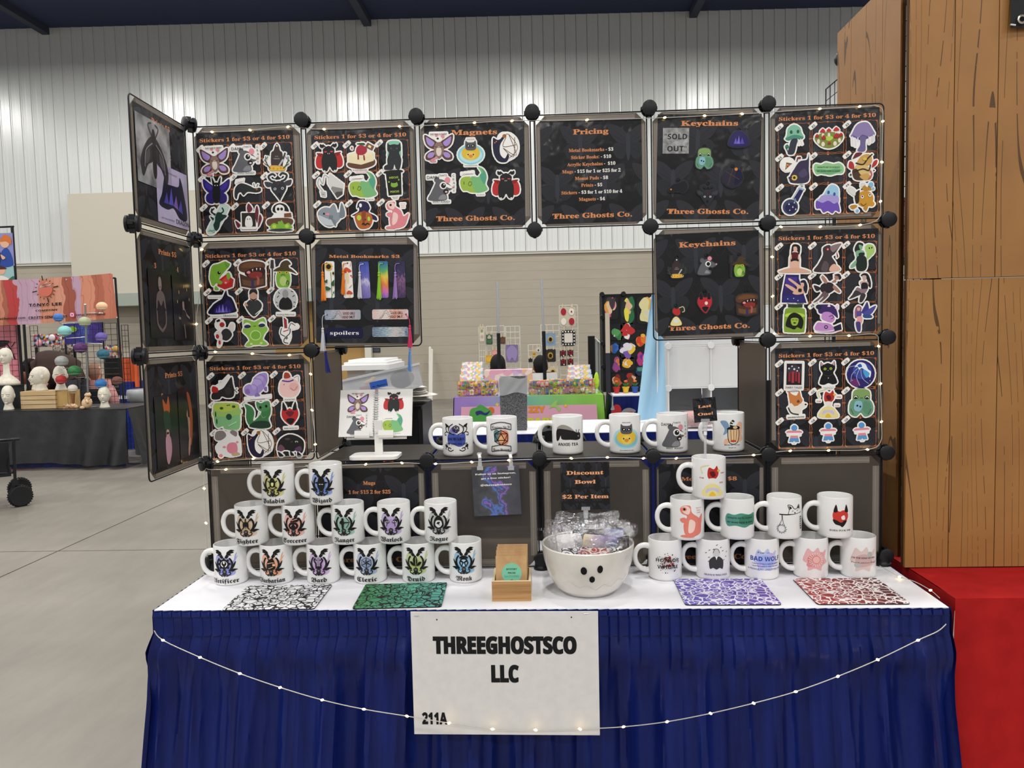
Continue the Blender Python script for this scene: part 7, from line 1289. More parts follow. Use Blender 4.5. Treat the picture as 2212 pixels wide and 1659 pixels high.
# ------------------------------------------------------------------ white-topped back table with blue skirt
bt0 = at(915, 938, 2, T); bt1 = at(1500, 934, 2, T); bxl, bxr, byf = .16, 3.0, 2.85
bt = thing('back_table', 'white topped table with royal blue skirt behind the mug shelf', 'table', (bxl, byf, 0)); bw = bxr-bxl
MB().box((bw/2, .35, T-.008), (bw, .72, .016), white_cloth).build('white_cover', bt)
def bsk(u, v): return (u*bw, -.012-.02*v-.012*math.sin(u*bw*60)*min(1, v*3)-.008*math.sin(u*bw*23)*v, T-.004-(T-.02)*v)
MB().grid(bsk, 420, 10, blue).build('skirt_panel', bt, smooth=60); MB().grid(lambda u, v: (-.012-.02*v-.01*math.sin(u*40)*v, .7*(1-u), T-.004-(T-.02)*v), 80, 8, blue).build('side_skirt', bt, smooth=60)
mb = MB(); mb.box((bw/2, .35, T-.03), (bw-.04, .66, .025), mat('777777')); mb.build('table_top', bt)
# black bags hung behind the shelf
for u, wpx, lab, dd in ((1208, 116, 'black padded backpack top behind the mug lettered ANXIE-TEA', 1.3),):
    a, b = at(u-wpx/2, 925, 1, dd), at(u+wpx/2, 1010, 1, dd); wd = b.x-a.x; hh = a.z
    t = thing('backpack', lab, 'bag', ((a.x+b.x)/2, dd, .35)); MB().prism([(-wd/2, 0), (wd/2, 0), (wd/2, hh-.40), (wd/2-.03, hh-.36), (wd/2-.07, hh-.35), (-wd/2+.07, hh-.35), (-wd/2+.03, hh-.36), (-wd/2, hh-.40)], -.09, .09, mat('17171a', .75)).build('body', t, rot=(PI/2, 0, 0))
    MB().tube([(-.05, 0, hh-.35), (-.03, 0, hh-.325), (.03, 0, hh-.325), (.05, 0, hh-.35)], .008, mat('141416', .6)).build('top_handle', t); MB().prism(rrect(wd*.6, .12, .02), .09, .1, mat('202024', .7)).build('front_pocket', t, (0, 0, hh-.55), (PI/2, 0, 0))
    ch = thing('folding_chair', 'dark folding chair under the backpack behind the shelf', 'chair', ((a.x+b.x)/2, dd, 0)); MB().box((0, 0, .335), (.4, .36, .02), mat('2a2a2e')).build('seat', ch)
    for sx in (-1, 1):
        for sy in (-1, 1): MB().tube([(sx*.18, sy*.15, 0), (sx*.18, sy*.14, .33)], .011, 'd').build('leg', ch)
# ------------------------------------------------------------------ grey bin with liner on the back table
YT = 3.0; x0, x1, z0, z1 = bx_(1078, 1140, 818, 931, YT); spk = noise_mat('speckled_grey', '3c3c3e', '6a6a6c', (160, 160, 160), .7, 0, 2, .42, .6)
tb = thing('waste_bin', 'grey speckled tall bin with clear liner on the white back table', 'waste bin', ((x0+x1)/2, YT+.1, T)); w, h = x1-x0, z1-z0
MB().add([(-w/2+.006, -.1, 0), (w/2-.006, -.1, 0), (w/2-.006, .1, 0), (-w/2+.006, .1, 0), (-w/2, -.105, h), (w/2, -.105, h), (w/2, .105, h), (-w/2, .105, h), (-w/2+.01, -.095, h), (w/2-.01, -.095, h), (w/2-.01, .095, h), (-w/2+.01, .095, h), (-w/2+.015, -.09, .02), (w/2-.015, -.09, .02), (w/2-.015, .09, .02), (-w/2+.015, .09, .02)], [(0, 3, 2, 1)]+[(i, (i+1) % 4, 4+(i+1) % 4, 4+i) for i in range(4)]+[(4+i, 4+(i+1) % 4, 8+(i+1) % 4, 8+i) for i in range(4)]+[(8+i, 8+(i+1) % 4, 12+(i+1) % 4, 12+i) for i in range(4)]+[(12, 13, 14, 15)], spk).build('body', tb)
def liner(u, v):
    per = u*4; k = int(per) % 4; f = per-int(per); A = [(-1, -1), (1, -1), (1, 1), (-1, 1)]; p, q = A[k], A[(k+1) % 4]; s = 1.03+.05*v+.02*math.sin(u*60+v*7)
    return ((p[0]+(q[0]-p[0])*f)*(w/2)*s, (p[1]+(q[1]-p[1])*f)*.105*s, h+.004-.11*v+.01*math.sin(u*25+4*v))
MB().grid(liner, 80, 8, glass_mat('clear_bin_liner', 'e6e8ea', .38, .15)).build('liner', tb, smooth=True)
# ------------------------------------------------------------------ middle booth: purple, pink and green cloth
YF = 5.73; xa, xb = at(982, 862, 1, YF).x, at(1303, 856, 1, YF).x; ft = thing('printed_table', 'craft table under a purple, pink and green printed cloth', 'table', (xa, YF, 0)); fw = xb-xa
rainbow = grad_mat('purple_teal_green_cloth', [(0, '8f70b8'), (.2, '9c86c4'), (.5, '78b49c'), (.75, '84c05a'), (1, '86c23e')], 0, noise=2, nmix=.03, rough=.7)
MB().box((fw/2, .36, T), (fw, .74, .012), rainbow).build('cloth_top', ft)
MB().grid(lambda u, v: ((u-.5)*(fw+.07*v)+fw/2, -.012-.05*v-.018*math.sin(u*34)*v, T-(T-.02)*v), 120, 12, rainbow).build('front_drape', ft, smooth=60)
for x, s in ((0, -1), (fw, 1)): MB().grid(lambda u, v: (x+s*(.012+.035*v+.008*math.sin(u*22)*v), u*.72, T-(T-.02)*v), 30, 8, mat('8f70b8' if s < 0 else '86c23e', .7)).build('side_drape', ft, smooth=60)
mb = MB()
for x in (.1, fw-.1):
    for y in (.1, .62): mb.tube([(x, y, 0), (x, y, T-.01)], .015, 'g')
mb.build('legs', ft)
X = tr(fw/2, -.075, .36) @ Matrix.Rotation(-.05, 4, 'X') @ FRONT; pk = MB(); pk.X = X; hp = .5
pk.flat([(-fw/2*.94, -hp/2), (fw/2*.94, -hp/2), (fw/2*.9, hp*.60), (-fw/2*.9, hp*.60)], .03, mat('d8a0b4', .7)); pk.build('pink_panel', ft)
mb = MB(); mb.X = X; px_m = fw/ (1303-982.)
def fpx(u, v): return ((u-1142.5)*px_m*.98, (942-v)*px_m)
c = fpx(1037, 900); s_ = 26*px_m
draw(mb, parse("s 4f9a48 -9 -2 -8 6 -3 8 0 10 4 8 9 4 9 -3 5 -8 -4 -9;s 2a2f70 -4 4 0 5 4 3 8 5 5 1 0 2 -3 1"), s_, z=.034, dz=.001, ox=c[0], oy=c[1]); c = fpx(1060, 887); draw(mb, parse("s d06a30 -8 -8 -8 4 0 9 8 5 8 -6 0 -9"), 8*px_m, z=.033, dz=.001, ox=c[0], oy=c[1])
for u, v in ((1074, 875), (1223, 880)):
    c = fpx(u, v); mb.flat([(c[0]+(5 if i % 2 == 0 else 2.3)*px_m*math.sin(i*PI/5), c[1]+(5 if i % 2 == 0 else 2.3)*px_m*math.cos(i*PI/5)) for i in range(10)], .034, mat('e8b83c'))
c = fpx(1160, 893); put_text(mb, 'ZZY', c[0], c[1], 26*px_m, mat('e08a30'), 's', w=36*px_m, z=.034, off=.03); c = fpx(1168, 918); put_text(mb, 'PARI', c[0], c[1], 26*px_m, mat('c8d030'), 's', w=58*px_m, z=.034, off=.03)
c = fpx(1200, 880); draw(mb, parse("s 9ac46a -9 -4 -4 4 4 9 2 2 8 -4 6 -9 2 -3 -4 -2"), 14*px_m, z=.034, ox=c[0], oy=c[1]); mb.build('cloth_print', ft)
# wire display baskets of small colourful goods
CNAME = {'e0a0b0': 'pink', 'e8d060': 'yellow', 'a8c850': 'green', 'd87868': 'coral', 'f0ece4': 'white', '5a78b8': 'blue', 'b070a8': 'violet', '4a9a70': 'teal', 'e8b850': 'gold', 'e8b0b8': 'light pink', 'e090a0': 'rose', '6a70a0': 'slate blue', 'f0dcd8': 'cream'}
def confetti(name, cols, scale=55):
    m = bpy.data.materials.new(name); m.use_nodes = True; nt = m.node_tree; N = nt.nodes; L = nt.links; b = pb(m); b.inputs['Roughness'].default_value = .5
    tc = N.new('ShaderNodeTexCoord'); vo = N.new('ShaderNodeTexVoronoi'); vo.inputs['Scale'].default_value = scale; L.new(tc.outputs['Object'], vo.inputs['Vector']); sp = N.new('ShaderNodeSeparateColor'); L.new(vo.outputs['Color'], sp.inputs[0])
    cr = N.new('ShaderNodeValToRGB'); cr.color_ramp.interpolation = 'CONSTANT'; e = cr.color_ramp.elements
    while len(e) < len(cols): e.new(.5)
    for i, c in enumerate(cols): e[i].position = i/len(cols); e[i].color = lin(c)
    L.new(sp.outputs[0], cr.inputs[0]); L.new(cr.outputs[0], b.inputs['Base Color']); return m
GOODC = ['e0a0b0', 'e8d060', 'a8c850', 'd87868', 'f0ece4', '5a78b8', 'b070a8', '4a9a70', 'e8b850']; goldw = mat('c8a850', .35, .6)
def basket(u0, u1, v0, v1, y, label, seed, cols=GOODC, wire=goldw):
    x0, x1, z0, z1 = bx_(u0, u1, v0, v1, y); w, h = x1-x0, z1-z0; z0 = max(z0, T+.008); t = thing('wire_basket', label, 'basket', (x0, y, z0)); h = z1-z0; r = random.Random(seed); n = int(w/.033); k = int(h/.033)
    mb = MB()
    for i in range(n+1): mb.tube([(w*i/n, 0, 0), (w*i/n, 0, h)], .0018, wire, 4)
    for j in range(k+1): mb.tube([(0, 0, h*j/k), (w, 0, h*j/k)], .0018, wire, 4)
    mb.build('wire_front', t); MB().box((w/2, .06, h/2), (w, .004, h), confetti('basket_goods', GOODC, 38)).build('backing', t)
    nn = 0
    for i in range(int(w/.04)):
        for j in range(max(1, int(h/.056))):
            x, z = (i+.5)*.04+r.uniform(-.005, .005), (j+.5)*h/max(1, int(h/.056))+r.uniform(-.005, .005); c = r.choice(cols); q = r.uniform(.015, .026)
            mb = MB(); sh_ = r.randrange(3)
            if sh_ == 0: mb.ball((0, 0, 0), (q, .012, q), mat(c, .5), 10, 6)
            elif sh_ == 1: mb.prism(rrect(q*1.7, q*2.1, .006, 2), -.006, .006, mat(c, .5)).prism(rrect(q*1.0, q*1.1, .004, 2), .0062, .008, mat(r.choice(cols), .5))
            else: mb.prism([(q*(1 if a % 2 else .55)*math.cos(a*PI/5), q*(1 if a % 2 else .55)*math.sin(a*PI/5)) for a in range(10)], -.006, .006, mat(c, .5))
            o = mb.build('charm', loc=(x0+x, y+.03, z0+z), rot=((PI/2, 0, 0) if sh_ else None)); GG = {0: 'round', 1: 'square', 2: 'star shaped'}[sh_]
            tag(o, 'small %s %s charm in the %s' % (CNAME.get(c, 'pale'), GG, ('left', 'middle', 'right')[seed-1]+' gold wire basket of the middle booth'), 'charm', '%s charms in the wire baskets' % GG)
    return t
basket(988, 1076, 824, 862, YF+.05, 'gold wire basket of charms left of the grey bin', 1); basket(1142, 1186, 822, 858, YF+.05, 'gold wire basket of pink charms right of the grey bin', 2, ['e8b0b8', 'e090a0', '6a70a0', 'f0dcd8']); basket(1187, 1286, 820, 858, YF+.05, 'wide gold wire basket of charms at the right of the printed table', 3)
STK = confetti('sticker_cards', ['e8d8dc', 'f0ece0', 'e8c870', 'd0a8c8', '9ac0d8', 'f0ece4', 'b8cc80', 'e8a898'], 42)
def stepped(u0, u1, v0, v1, y, label, rows=3):
    x0, x1, z0, z1 = bx_(u0, u1, v0, v1, y); w = x1-x0; zb = T+.01; t = thing('card_riser', label, 'card display', (x0, y, zb))
    MB().box((w/2, .12, (z0-zb)/2), (w, .2, max(.01, z0-zb)), mat('e8e4de')).build('riser', t)
    for j in range(rows):
        hh = (z1-z0)/rows; MB().box((0, 0, 0), (w*(1-.06*j), .008, hh*1.1), STK).build('card_row', t, (w/2, .03+.05*j, z0-zb+hh*(j+.5)), (-.25, 0, 0))
stepped(992, 1044, 784, 822, YF+.2, 'stepped riser of sticker cards left on the printed table'); stepped(1225, 1280, 790, 820, YF+.2, 'stepped riser of sticker cards right on the printed table', 3)
x0, x1, z0, z1 = bx_(1046, 1150, 800, 822, YF+.2); t = thing('card_tray', 'low tray of pink and purple cards on the printed table', 'tray', (x0, YF+.2, T+.01)); MB().box(((x1-x0)/2, .1, (z1-T-.01)/2), (x1-x0, .2, z1-T-.01), confetti('pink_cards', ['e8a8b8', 'd8b0d0', 'f0d8d0', 'c8a0c8', 'e8b890'], 16)).build('card_block', t); MB().box(((x1-x0)/2, -.005, .01), (x1-x0+.02, .01, .02), mat('e8e0d8')).build('tray_lip', t)
q = at(1290, 840, 1, YF+.05); t = thing('feather_duster', 'fluffy lime green duster standing at the right end of the printed table', 'duster', (q.x, YF+.12, T+.008)); MB().tube([(0, 0, 0), (0, 0, .06)], .012, mat('e4e4e0')).build('handle', t); MB().ball((0, 0, .13), (.028, .028, .09), mat('b8dc3c', .9), 14, 10, .12).build('fluff', t)
# two visitors seen from behind, seated behind the table
def seated(u, v_top, y, hair, shirt, label, hr=.095, long=False, skin='a87858'):
    p = at(u, v_top, 1, y); z = p.z; x = p.x; t = thing('person', label, 'person', (x, y, 0)); sh_ = z-.30
    b = MB(); prof = [(.16, .45), (.20, .62), (.19, .75), (.185, .9), (.2, sh_-.10), (.19, sh_-.04), (.12, sh_+.01), (.06, sh_+.03), (.055, sh_+.07), (.06, sh_+.09), (.082, sh_+.14), (.092, sh_+.19), (.085, sh_+.25), (.05, z-.02), (0, z-.005)]
    prof = [q for q in prof]; vs = []; b.lathe(prof, mat(skin, .6), 24, sy=.62)
    b.build('body', t, smooth=True)
    s2 = MB().lathe([(.2, .44), (.215, .62), (.205, .76), (.2, .9), (.225, sh_-.10), (.21, sh_-.03), (.13, sh_+.02), (.07, sh_+.035)], mat(shirt, .8), 28, sy=.66)
    for s in (-1, 1): s2.tube(spline([(s*.19, 0, sh_-.03), (s*.25, -.02, sh_-.16), (s*.255, .02, sh_-.32), (s*.2, .16, sh_-.40)], 4, False), [.062]*6+[.055]*7, mat(shirt, .8), 12)
    s2.build('shirt', t, smooth=50)
    for s in (-1, 1):
        h = MB(); h.tube([(s*.2, .16, sh_-.40), (s*.14, .26, sh_-.40)], [.035, .03], mat(skin, .6), 10).ball((s*.12, .28, sh_-.40), (.035, .04, .02), mat(skin, .6), 10, 6)
        for k in range(4): h.tube([(s*(.10+.014*k), .31, sh_-.40), (s*(.095+.014*k), .35-.005*abs(k-1.5), sh_-.405), (s*(.092+.014*k), .375-.006*abs(k-1.5), sh_-.415)], [.009, .008, .006], mat(skin, .6), 7)
        h.tube([(s*.09, .27, sh_-.40), (s*.065, .30, sh_-.405)], [.010, .007], mat(skin, .6), 7); h.build('arm_hand', t, smooth=True)
    # legs bent on a chair
    lg = MB()
    for s in (-1, 1): lg.tube(spline([(s*.1, 0, .48), (s*.11, .25, .5), (s*.11, .44, .47), (s*.11, .44, .25), (s*.11, .42, .06), (s*.11, .5, .03)], 3, False), [.09]*6+[.07]*5+[.05]*5, mat('2a2c34', .8), 12)
    lg.build('trousers', t, smooth=True)
    hm_ = mat(hair, .75); hb = MB().ball((0, -.012, z-.105), (hr, hr*1.0, .125), hm_, 18, 12, .03 if long else .06)
    if long: hb.lathe([(.085, 0), (.1, .12), (.098, .26), (.06, .33)], hm_, 18, (0, -.03, z-.42), sy=.6)
    hb.build('hair', t, smooth=True)
    fc = MB(); fc.ball((0, .07, z-.14), (.06, .035, .08), mat(skin, .6), 14, 10)
    fc.tube([(0, .10, z-.12), (0, .118, z-.15)], [.008, .013], mat(skin, .6), 8)
    for s in (-1, 1): fc.ball((s*.026, .098, z-.12), (.011, .007, .007), mat('e8e4e0'), 8, 5).ball((s*.085, .02, z-.14), (.012, .02, .03), mat(skin, .6), 8, 6)
    fc.tube([(-.02, .098, z-.185), (0, .102, z-.188), (.02, .098, z-.185)], .005, mat('8a4a44'), 6); fc.build('face', t, smooth=True)
    ch = thing('folding_chair', 'folding chair under the '+label.split(' seated')[0], 'chair', (x, y, 0)); MB().box((0, .02, .40), (.42, .4, .03), mat('2a2a2e')).build('seat', ch); MB().box((0, -.21, .68), (.42, .02, .2), mat('2a2a2e')).build('backrest', ch)
    for sx in (-1, 1):
        for sy in (-1, 1): MB().tube([(sx*.19, .02+sy*.17, 0), (sx*.19, .02+sy*.19, .39)], .011, 'd').build('leg', ch)
        MB().tube([(sx*.2, -.2, .39), (sx*.2, -.215, .78)], .011, 'd').build('back_post', ch)
seated(1075, 768, 6.9, '15120f', '8a6a58', 'person with long black hair seated behind the printed table', .092, True); seated(1167, 770, 7.45, '120f0e', 'e6e4e2', 'person with short black curls in a white shirt seated behind the table', .09)
# telescopic poles
for u, v0, v1, ul, lab in ((1074, 608, 818, 1079, 'tall silver and black telescopic pole left in the middle booth'), (1170, 604, 826, 1178, 'tall silver and black telescopic pole right in the middle booth')):
    p1, p0 = at(u, v0, 1, 6.62), at(ul, v1, 1, 6.62); zm = p1.z-(p1.z-p0.z)*(.53 if u < 1100 else .5); t = thing('telescopic_pole', lab, 'pole', (p0.x, 6.62, 0)); dx = p1.x-p0.x
    MB().tube([(0, 0, .012), (dx*.4, 0, zm)], .021, BLK, 10).build('lower_tube', t); MB().tube([(dx*.4, 0, zm), (dx, 0, p1.z)], .015, mat('c8c8ca', .25, .8), 10).build('upper_tube', t); MB().lathe([(.16, 0), (.16, .012), (.03, .014)], BLK, 20).build('base', t)
# white poles leaning at the far wall
for u, v, lab in ((928, 752, 'thin white pole leaning at the far wall, taller of the pair'), (932, 757, 'thin white pole leaning at the far wall, shorter of the pair')):
    a = at(u, v, 1, 14.3); b = at(928.6 if u == 928 else 931.6, 862, 1, 14.0); t = tag(MB().tube([(b.x, 14.0, 0.02), (a.x, 14.35, a.z)], .03, mat('dcd8cc', .5), 8).ball((a.x, 14.35, a.z), .034, mat('e0dcd0'), 8, 5).build('white_pole'), lab, 'pole')
# white wire grids with crocheted pieces
YG = 7.9; whw = mat('d6d2c8', .4)
def wgrid(u0, u1, v0, v1, label, ang=0, y=YG):
    x0, x1, z0, z1 = bx_(u0, u1, v0, v1, y); w = x1-x0; t = thing('white_wire_grid', label, 'wire grid', (x0, y, 0), (0, 0, ang)); n = max(3, int(round(w/.075))); mb = MB()
    for i in range(n+1): mb.tube([(w*i/n, 0, .01), (w*i/n, 0, z1)], .006 if i in (0, n) else .0035, whw, 4)
    k = int(z1/.075)
    for j in range(k+1): mb.tube([(0, 0, .01+(z1-.01)*j/k), (w, 0, .01+(z1-.01)*j/k)], .0035, whw, 4)
    mb.build('mesh_panel', t); return t
wgrid(1050, 1092, 705, 820, 'white wire grid with crocheted plants, left of the pair', .0); wgrid(1034, 1050, 706, 820, 'narrow angled white wire grid at the left end'); wgrid(1092, 1125, 705, 820, 'white wire grid behind the long haired person'); wgrid(1141, 1172, 745, 820, 'low white wire grid with small crochet animals'); wgrid(1168, 1210, 702, 820, 'white wire grid with two sunflower squares'); wgrid(1208, 1250, 660, 820, 'tall white wire grid with apple squares')
def hung(u, v, w_px, h_px, label, spec, base, y=YG-.03, cat='crochet piece'):
    p = at(u, v, 1, y); k = (y+2.06)/1660; w, h = w_px*k, h_px*k; t = thing('crochet_piece', label, cat, mw=tr(p.x, y, p.z) @ FRONT, group='crochet pieces on the white grids'); MB().prism(rrect(w, h, min(w, h)*.12, 2), -.012, 0, noise_mat('yarn', light(base, .0), light(base, .12), (90, 90, 90), .9, .4) if len(base) == 6 else mat(base, .9)).build('knit_square', t)
    mb = MB()
    for pr in parse(spec):
        for pts in (pr[2] if pr[0] == 'Q' else [pr[2]]): mb.flat([(a*w/20, b*h/20) for a, b in pts], .004+.002*len(mb.f), mat(pr[1], .9))
    if mb.f: mb.build('applique', t)
    MB().tube([(-w*.3, h/2-.01, .006), (-w*.3, h/2+.04, .006)], .006, mat('d8c8a0'), 5).build('peg', t); MB().tube([(w*.3, h/2-.01, .006), (w*.3, h/2+.04, .006)], .006, mat('d8c8a0'), 5).build('peg', t)
SUN = ray_flower(0, 0, 6, 14); APP = "e %s -5 5 3.4 3.6;e %s 5 5 3.4 3.6;e %s -5 -5 3.4 3.6;e %s 5 -5 3.4 3.6;"
hung(1189, 733, 23, 28, 'blue crochet square with a sunflower', SUN, '7a98b8'); hung(1189, 768, 23, 28, 'black crochet square with a sunflower', SUN, '1c1a1c'); hung(1226, 684, 34, 42, 'beige crochet panel with four red and white apples', APP % ('a82838', 'e8e0d4', 'e8e0d4', 'a82838')+"e a82838 5 5 1 1", 'c8bca4')
hung(1228, 730, 30, 34, 'black and white checkered crochet square with pale centre', "p e0d8cc -6 6 6 6 6 -6 -6 -6;"+''.join('e e8e4dc %d %d 1 1;' % (i, j) for i in range(-8, 9, 4) for j in (-8, 8))+''.join('e e8e4dc %d %d 1 1;' % (j, i) for i in range(-4, 5, 4) for j in (-8, 8)), '1a1a1c')
for u, v in ((1216, 764), (1232, 763), (1217, 783), (1232, 782)): hung(u, v, 13, 15, 'red and black plaid crochet mushroom, '+{1216: 'upper left', 1217: 'lower left'}.get(u, 'upper right' if v == 763 else 'lower right')+' of four', "e a02838 0 2 7 6;e e8e0d4 2 -6 2 2;l k 1.4 -6 2 6 2;l k 1.4 0 7 0 -3", '2a1c1e')
hung(1194, 803, 24, 24, 'cream crochet square with sunflower behind the white shirted person', SUN, 'd0c4ac')
hung(1057, 733, 14, 22, 'green crochet turtle plant on the left white grid', "s b8b0a0 -6 2 0 9 6 2;s 4a6a48 -8 -2 8 -2 4 -9 -4 -7", '3a5a40'); hung(1106, 763, 27, 38, 'purple crochet jellyfish on the white grid', "s 9a86b4 -9 2 0 9 9 2 5 -9 0 -5 -5 -9", '7a6a98'); hung(1056, 776, 14, 18, 'yellow crochet chick on the left white grid', "e e0b040 0 0 8 7", 'd8a83c'); hung(1069, 762, 13, 14, 'pink crochet axolotl on the left white grid', "e e0a098 0 0 8 7", 'd89890'); hung(1086, 735, 11, 16, 'brown crochet owl on the white grid', "e 6a4a38 0 0 8 8", '5a4034')
hung(1163, 755, 9, 10, 'white crochet lamb on the low white grid', "e 3a3434 0 -3 4 4", 'e4e0d8'); hung(1154, 765, 8, 10, 'yellow crochet bee on the low white grid', "l k 2 -6 0 6 0", 'd8a83c'); hung(1146, 778, 9, 9, 'black crochet spider on the low white grid', "e 2a2a2a 0 0 5 5", '1c1a1c')
for u, c, lab in ((1041, 'e0d6c0', 'cream'),): hung(1041, 722, 10, 30, 'cream crochet garland on the narrow angled grid', "e 8a9a70 0 5 5 2;e c8a0a0 0 -3 5 2", 'd8ccb4')
# black display tower with colourful prints, and its blue table
YD = 5.95; x0, x1, z0, z1 = bx_(1300, 1424, 636, 855, YD); w = x1-x0; dt = thing('print_tower', 'tall black display tower covered with colourful prints', 'display rack', (x0, YD, T+.012)); hT = z1-T-.012
MB().box((w/2, .17, hT/2), (w, .34, hT), mat('131316', .7)).build('black_cover', dt)
for i, (x, z) in enumerate(((0, hT), (.22, hT), (0, hT*.77), (0, hT*.5), (0, hT*.26), (w, hT))): link('connector', con2, dt, (x, -.01, z), (PI/2, 0, 0))
random.seed(5)
ZONES = [((1305, 1336), (642, 690), ['e8c0a0', 'd04a8a', '3a3438', 'e0a040']), ((1340, 1372), (640, 700), ['2a6a40', 'e0b894', 'e8d850', '1e2a24']), ((1375, 1422), (640, 700), ['e0d8a0', 'd8d4cc', 'e8b040']), ((1318, 1345), (700, 735), ['5aa060', 'd0d8c8', '3a7a48']), ((1340, 1372), (698, 735), ['c03030', 'ecece8', 'c03030']), ((1372, 1400), (712, 752), ['e07a28', 'e8b84a', 'd04020']), ((1318, 1340), (738, 765), ['2a5aa8', '8a6a3a', '3a70c0']), ((1338, 1374), (738, 775), ['e4e0e8', '7a5ab0', 'e8c040']), ((1374, 1400), (752, 790), ['b03878', '6a2a8a', 'e07a98']), ((1318, 1342), (765, 805), ['a04a8a', 'd87a40', '6a4a9a']), ((1340, 1372), (772, 800), ['e8b030', 'e0a028', 'e8dcc0']), ((1372, 1400), (790, 812), ['4a8a70', '2a5aa0', '203048']), ((1322, 1350), (806, 836), ['b85a30', 'e0b090', '8a2a2a']), ((1350, 1378), (806, 836), ['6a4028', 'e0b090', 'a83030'])]
for zi, ((u0, u1), (v0, v1), cs) in enumerate(ZONES):
    xx0, xx1, zz0, zz1 = bx_(u0, u1, v0, v1, YD-.004); ww, hh = xx1-xx0, zz1-zz0; mb = MB(); zz = .0015
    for k in range(7):
        cx, cy = random.uniform(-.25, .25)*ww, random.uniform(-.25, .25)*hh; pts = [(cx+ww*random.uniform(.14, .34)*math.cos(a), cy+hh*random.uniform(.14, .34)*math.sin(a)) for a in [2*PI*i/7 for i in range(7)]]
        mb.flat([(max(-ww/2, min(ww/2, p[0])), max(-hh/2, min(hh/2, p[1]))) for p in spline(pts, 4)], zz, mat(cs[k % len(cs)], .5)); zz += .0006
    t = thing('colour_print', 'abstract colourful print on the black tower, '+['top left', 'top middle in green and tan', 'top right in cream', 'green one in second row', 'red and white', 'orange', 'small blue', 'white and violet', 'magenta', 'purple and orange', 'round golden', 'teal', 'rust red low left', 'brown low right'][zi], 'art print', mw=tr((xx0+xx1)/2, YD-.004, (zz0+zz1)/2) @ FRONT, group='prints on the black tower'); MB().prism(rrect(ww, hh, min(ww, hh)*.2, 2), 0, .001, mat('1b1a1e', .6)).build('paper', t); mb.build('print', t)
for u, c, lab in ((1332, 'b8282c', 'red'), (1352, 'd8b030', 'yellow'), (1372, '2a50a0', 'blue'), (1388, 'b0302c', 'small red')):
    q = at(u, 854, 1, YD-.12); s = .75 if lab == 'small red' else 1; t = thing('flower_pot', lab+' flower pot with plant on the far blue table', 'flower pot', (q.x, YD-.12, T+.012), group='flower pots on the far table'); MB().lathe([(.024*s, 0), (.034*s, .05*s), (.038*s, .05*s), (.038*s, .062*s), (.03*s, .06*s)], mat(c, .5), 16).build('pot', t)
    mb = MB()
    for i in range(7): a = i*.9; mb.tube([(0, 0, .05*s), (.02*math.cos(a), .02*math.sin(a), .085*s), (.036*math.cos(a), .036*math.sin(a), .10*s)], [.005, .006, .001], mat('3f7a3c', .7), 5)
    mb.ball((0, 0, .115*s), (.02, .02, .014), mat('d06a3a', .6), 8, 5); mb.build('plant', t)
f2 = thing('blue_table', 'far table with royal blue skirt printed in red and grey', 'table', (x0+.07, 5.62, 0)); w2 = 2.2; MB().box((w2/2, .35, T), (w2, .7, .014), white_cloth).build('white_cover', f2); MB().grid(lambda u, v: (u*w2, -.01-.03*v-.016*math.sin(u*60)*v, T-.006-(T-.03)*v), 160, 8, blue).build('skirt_panel', f2, smooth=60); MB().grid(lambda u, v: (-.01-.04*v-.012*math.sin(u*20)*v, u*.68, T-.006-(T-.03)*v), 20, 8, blue).build('side_skirt', f2, smooth=60)
mb = MB()
for x in (.1, w2-.1):
    for y in (.1, .6): mb.tube([(x, y, 0), (x, y, T-.01)], .015, 'g')
mb.build('legs', f2); mb = MB(); c = at(1336, 890, 1, 5.45); mb.X = tr(c.x-f2.location.x, -.075, c.z) @ FRONT; draw(mb, parse("s b03034 -6 -9 -8 0 -4 8 2 8 5 2 3 -6;s 8a8a8c 4 -4 8 2 16 4 24 0 18 -4 10 -6;s 9a9a9c -9 2 -6 8 -4 2;s b03034 12 -2 20 -1 16 -4;s b03034 -12 -12 -2 -8 4 -14 -6 -18"), .075, z=.005, dz=.002); mb.build('skirt_print', f2)
# grey fabric screen and shelf boards beside the tower
x0, x1, z0, z1 = bx_(1270, 1300, 726, 850, 6.75); t = thing('fabric_screen', 'black and silver portable screen left of the print tower', 'screen', (x0, 6.75, 0)); w = x1-x0; MB().box((w*.25, 0, z1/2), (w*.5, .1, z1), mat('151517', .6)).build('black_side', t); MB().grid(lambda u, v: (w*.5+u*w*.6, -.05+.012*math.sin(u*16), .02+v*(z1-.06)), 16, 6, mat('a8a8a8', .5)).build('silver_fabric', t, smooth=True); MB().tube([(w*.5, -.055, z1-.02), (w*1.15, -.055, z1-.12)], .01, mat('d0d0d0', .3, .6)).build('brace', t)
x0, x1, z0, z1 = bx_(1307, 1319, 676, 845, 5.85); t = thing('slat_board', 'narrow pale board standing against the black tower', 'board', (x0, 5.85, T+.012)); MB().box(((x1-x0)/2, 0, (z1-T-.012)*.75), (x1-x0, .02, (z1-T-.012)*.5), mat('c8bca8', .6)).build('upper_slat', t); MB().box(((x1-x0)/2, 0, (z1-T-.012)*.25), (x1-x0, .02, (z1-T-.012)*.5), mat('2c2c36', .6)).build('lower_slat', t)
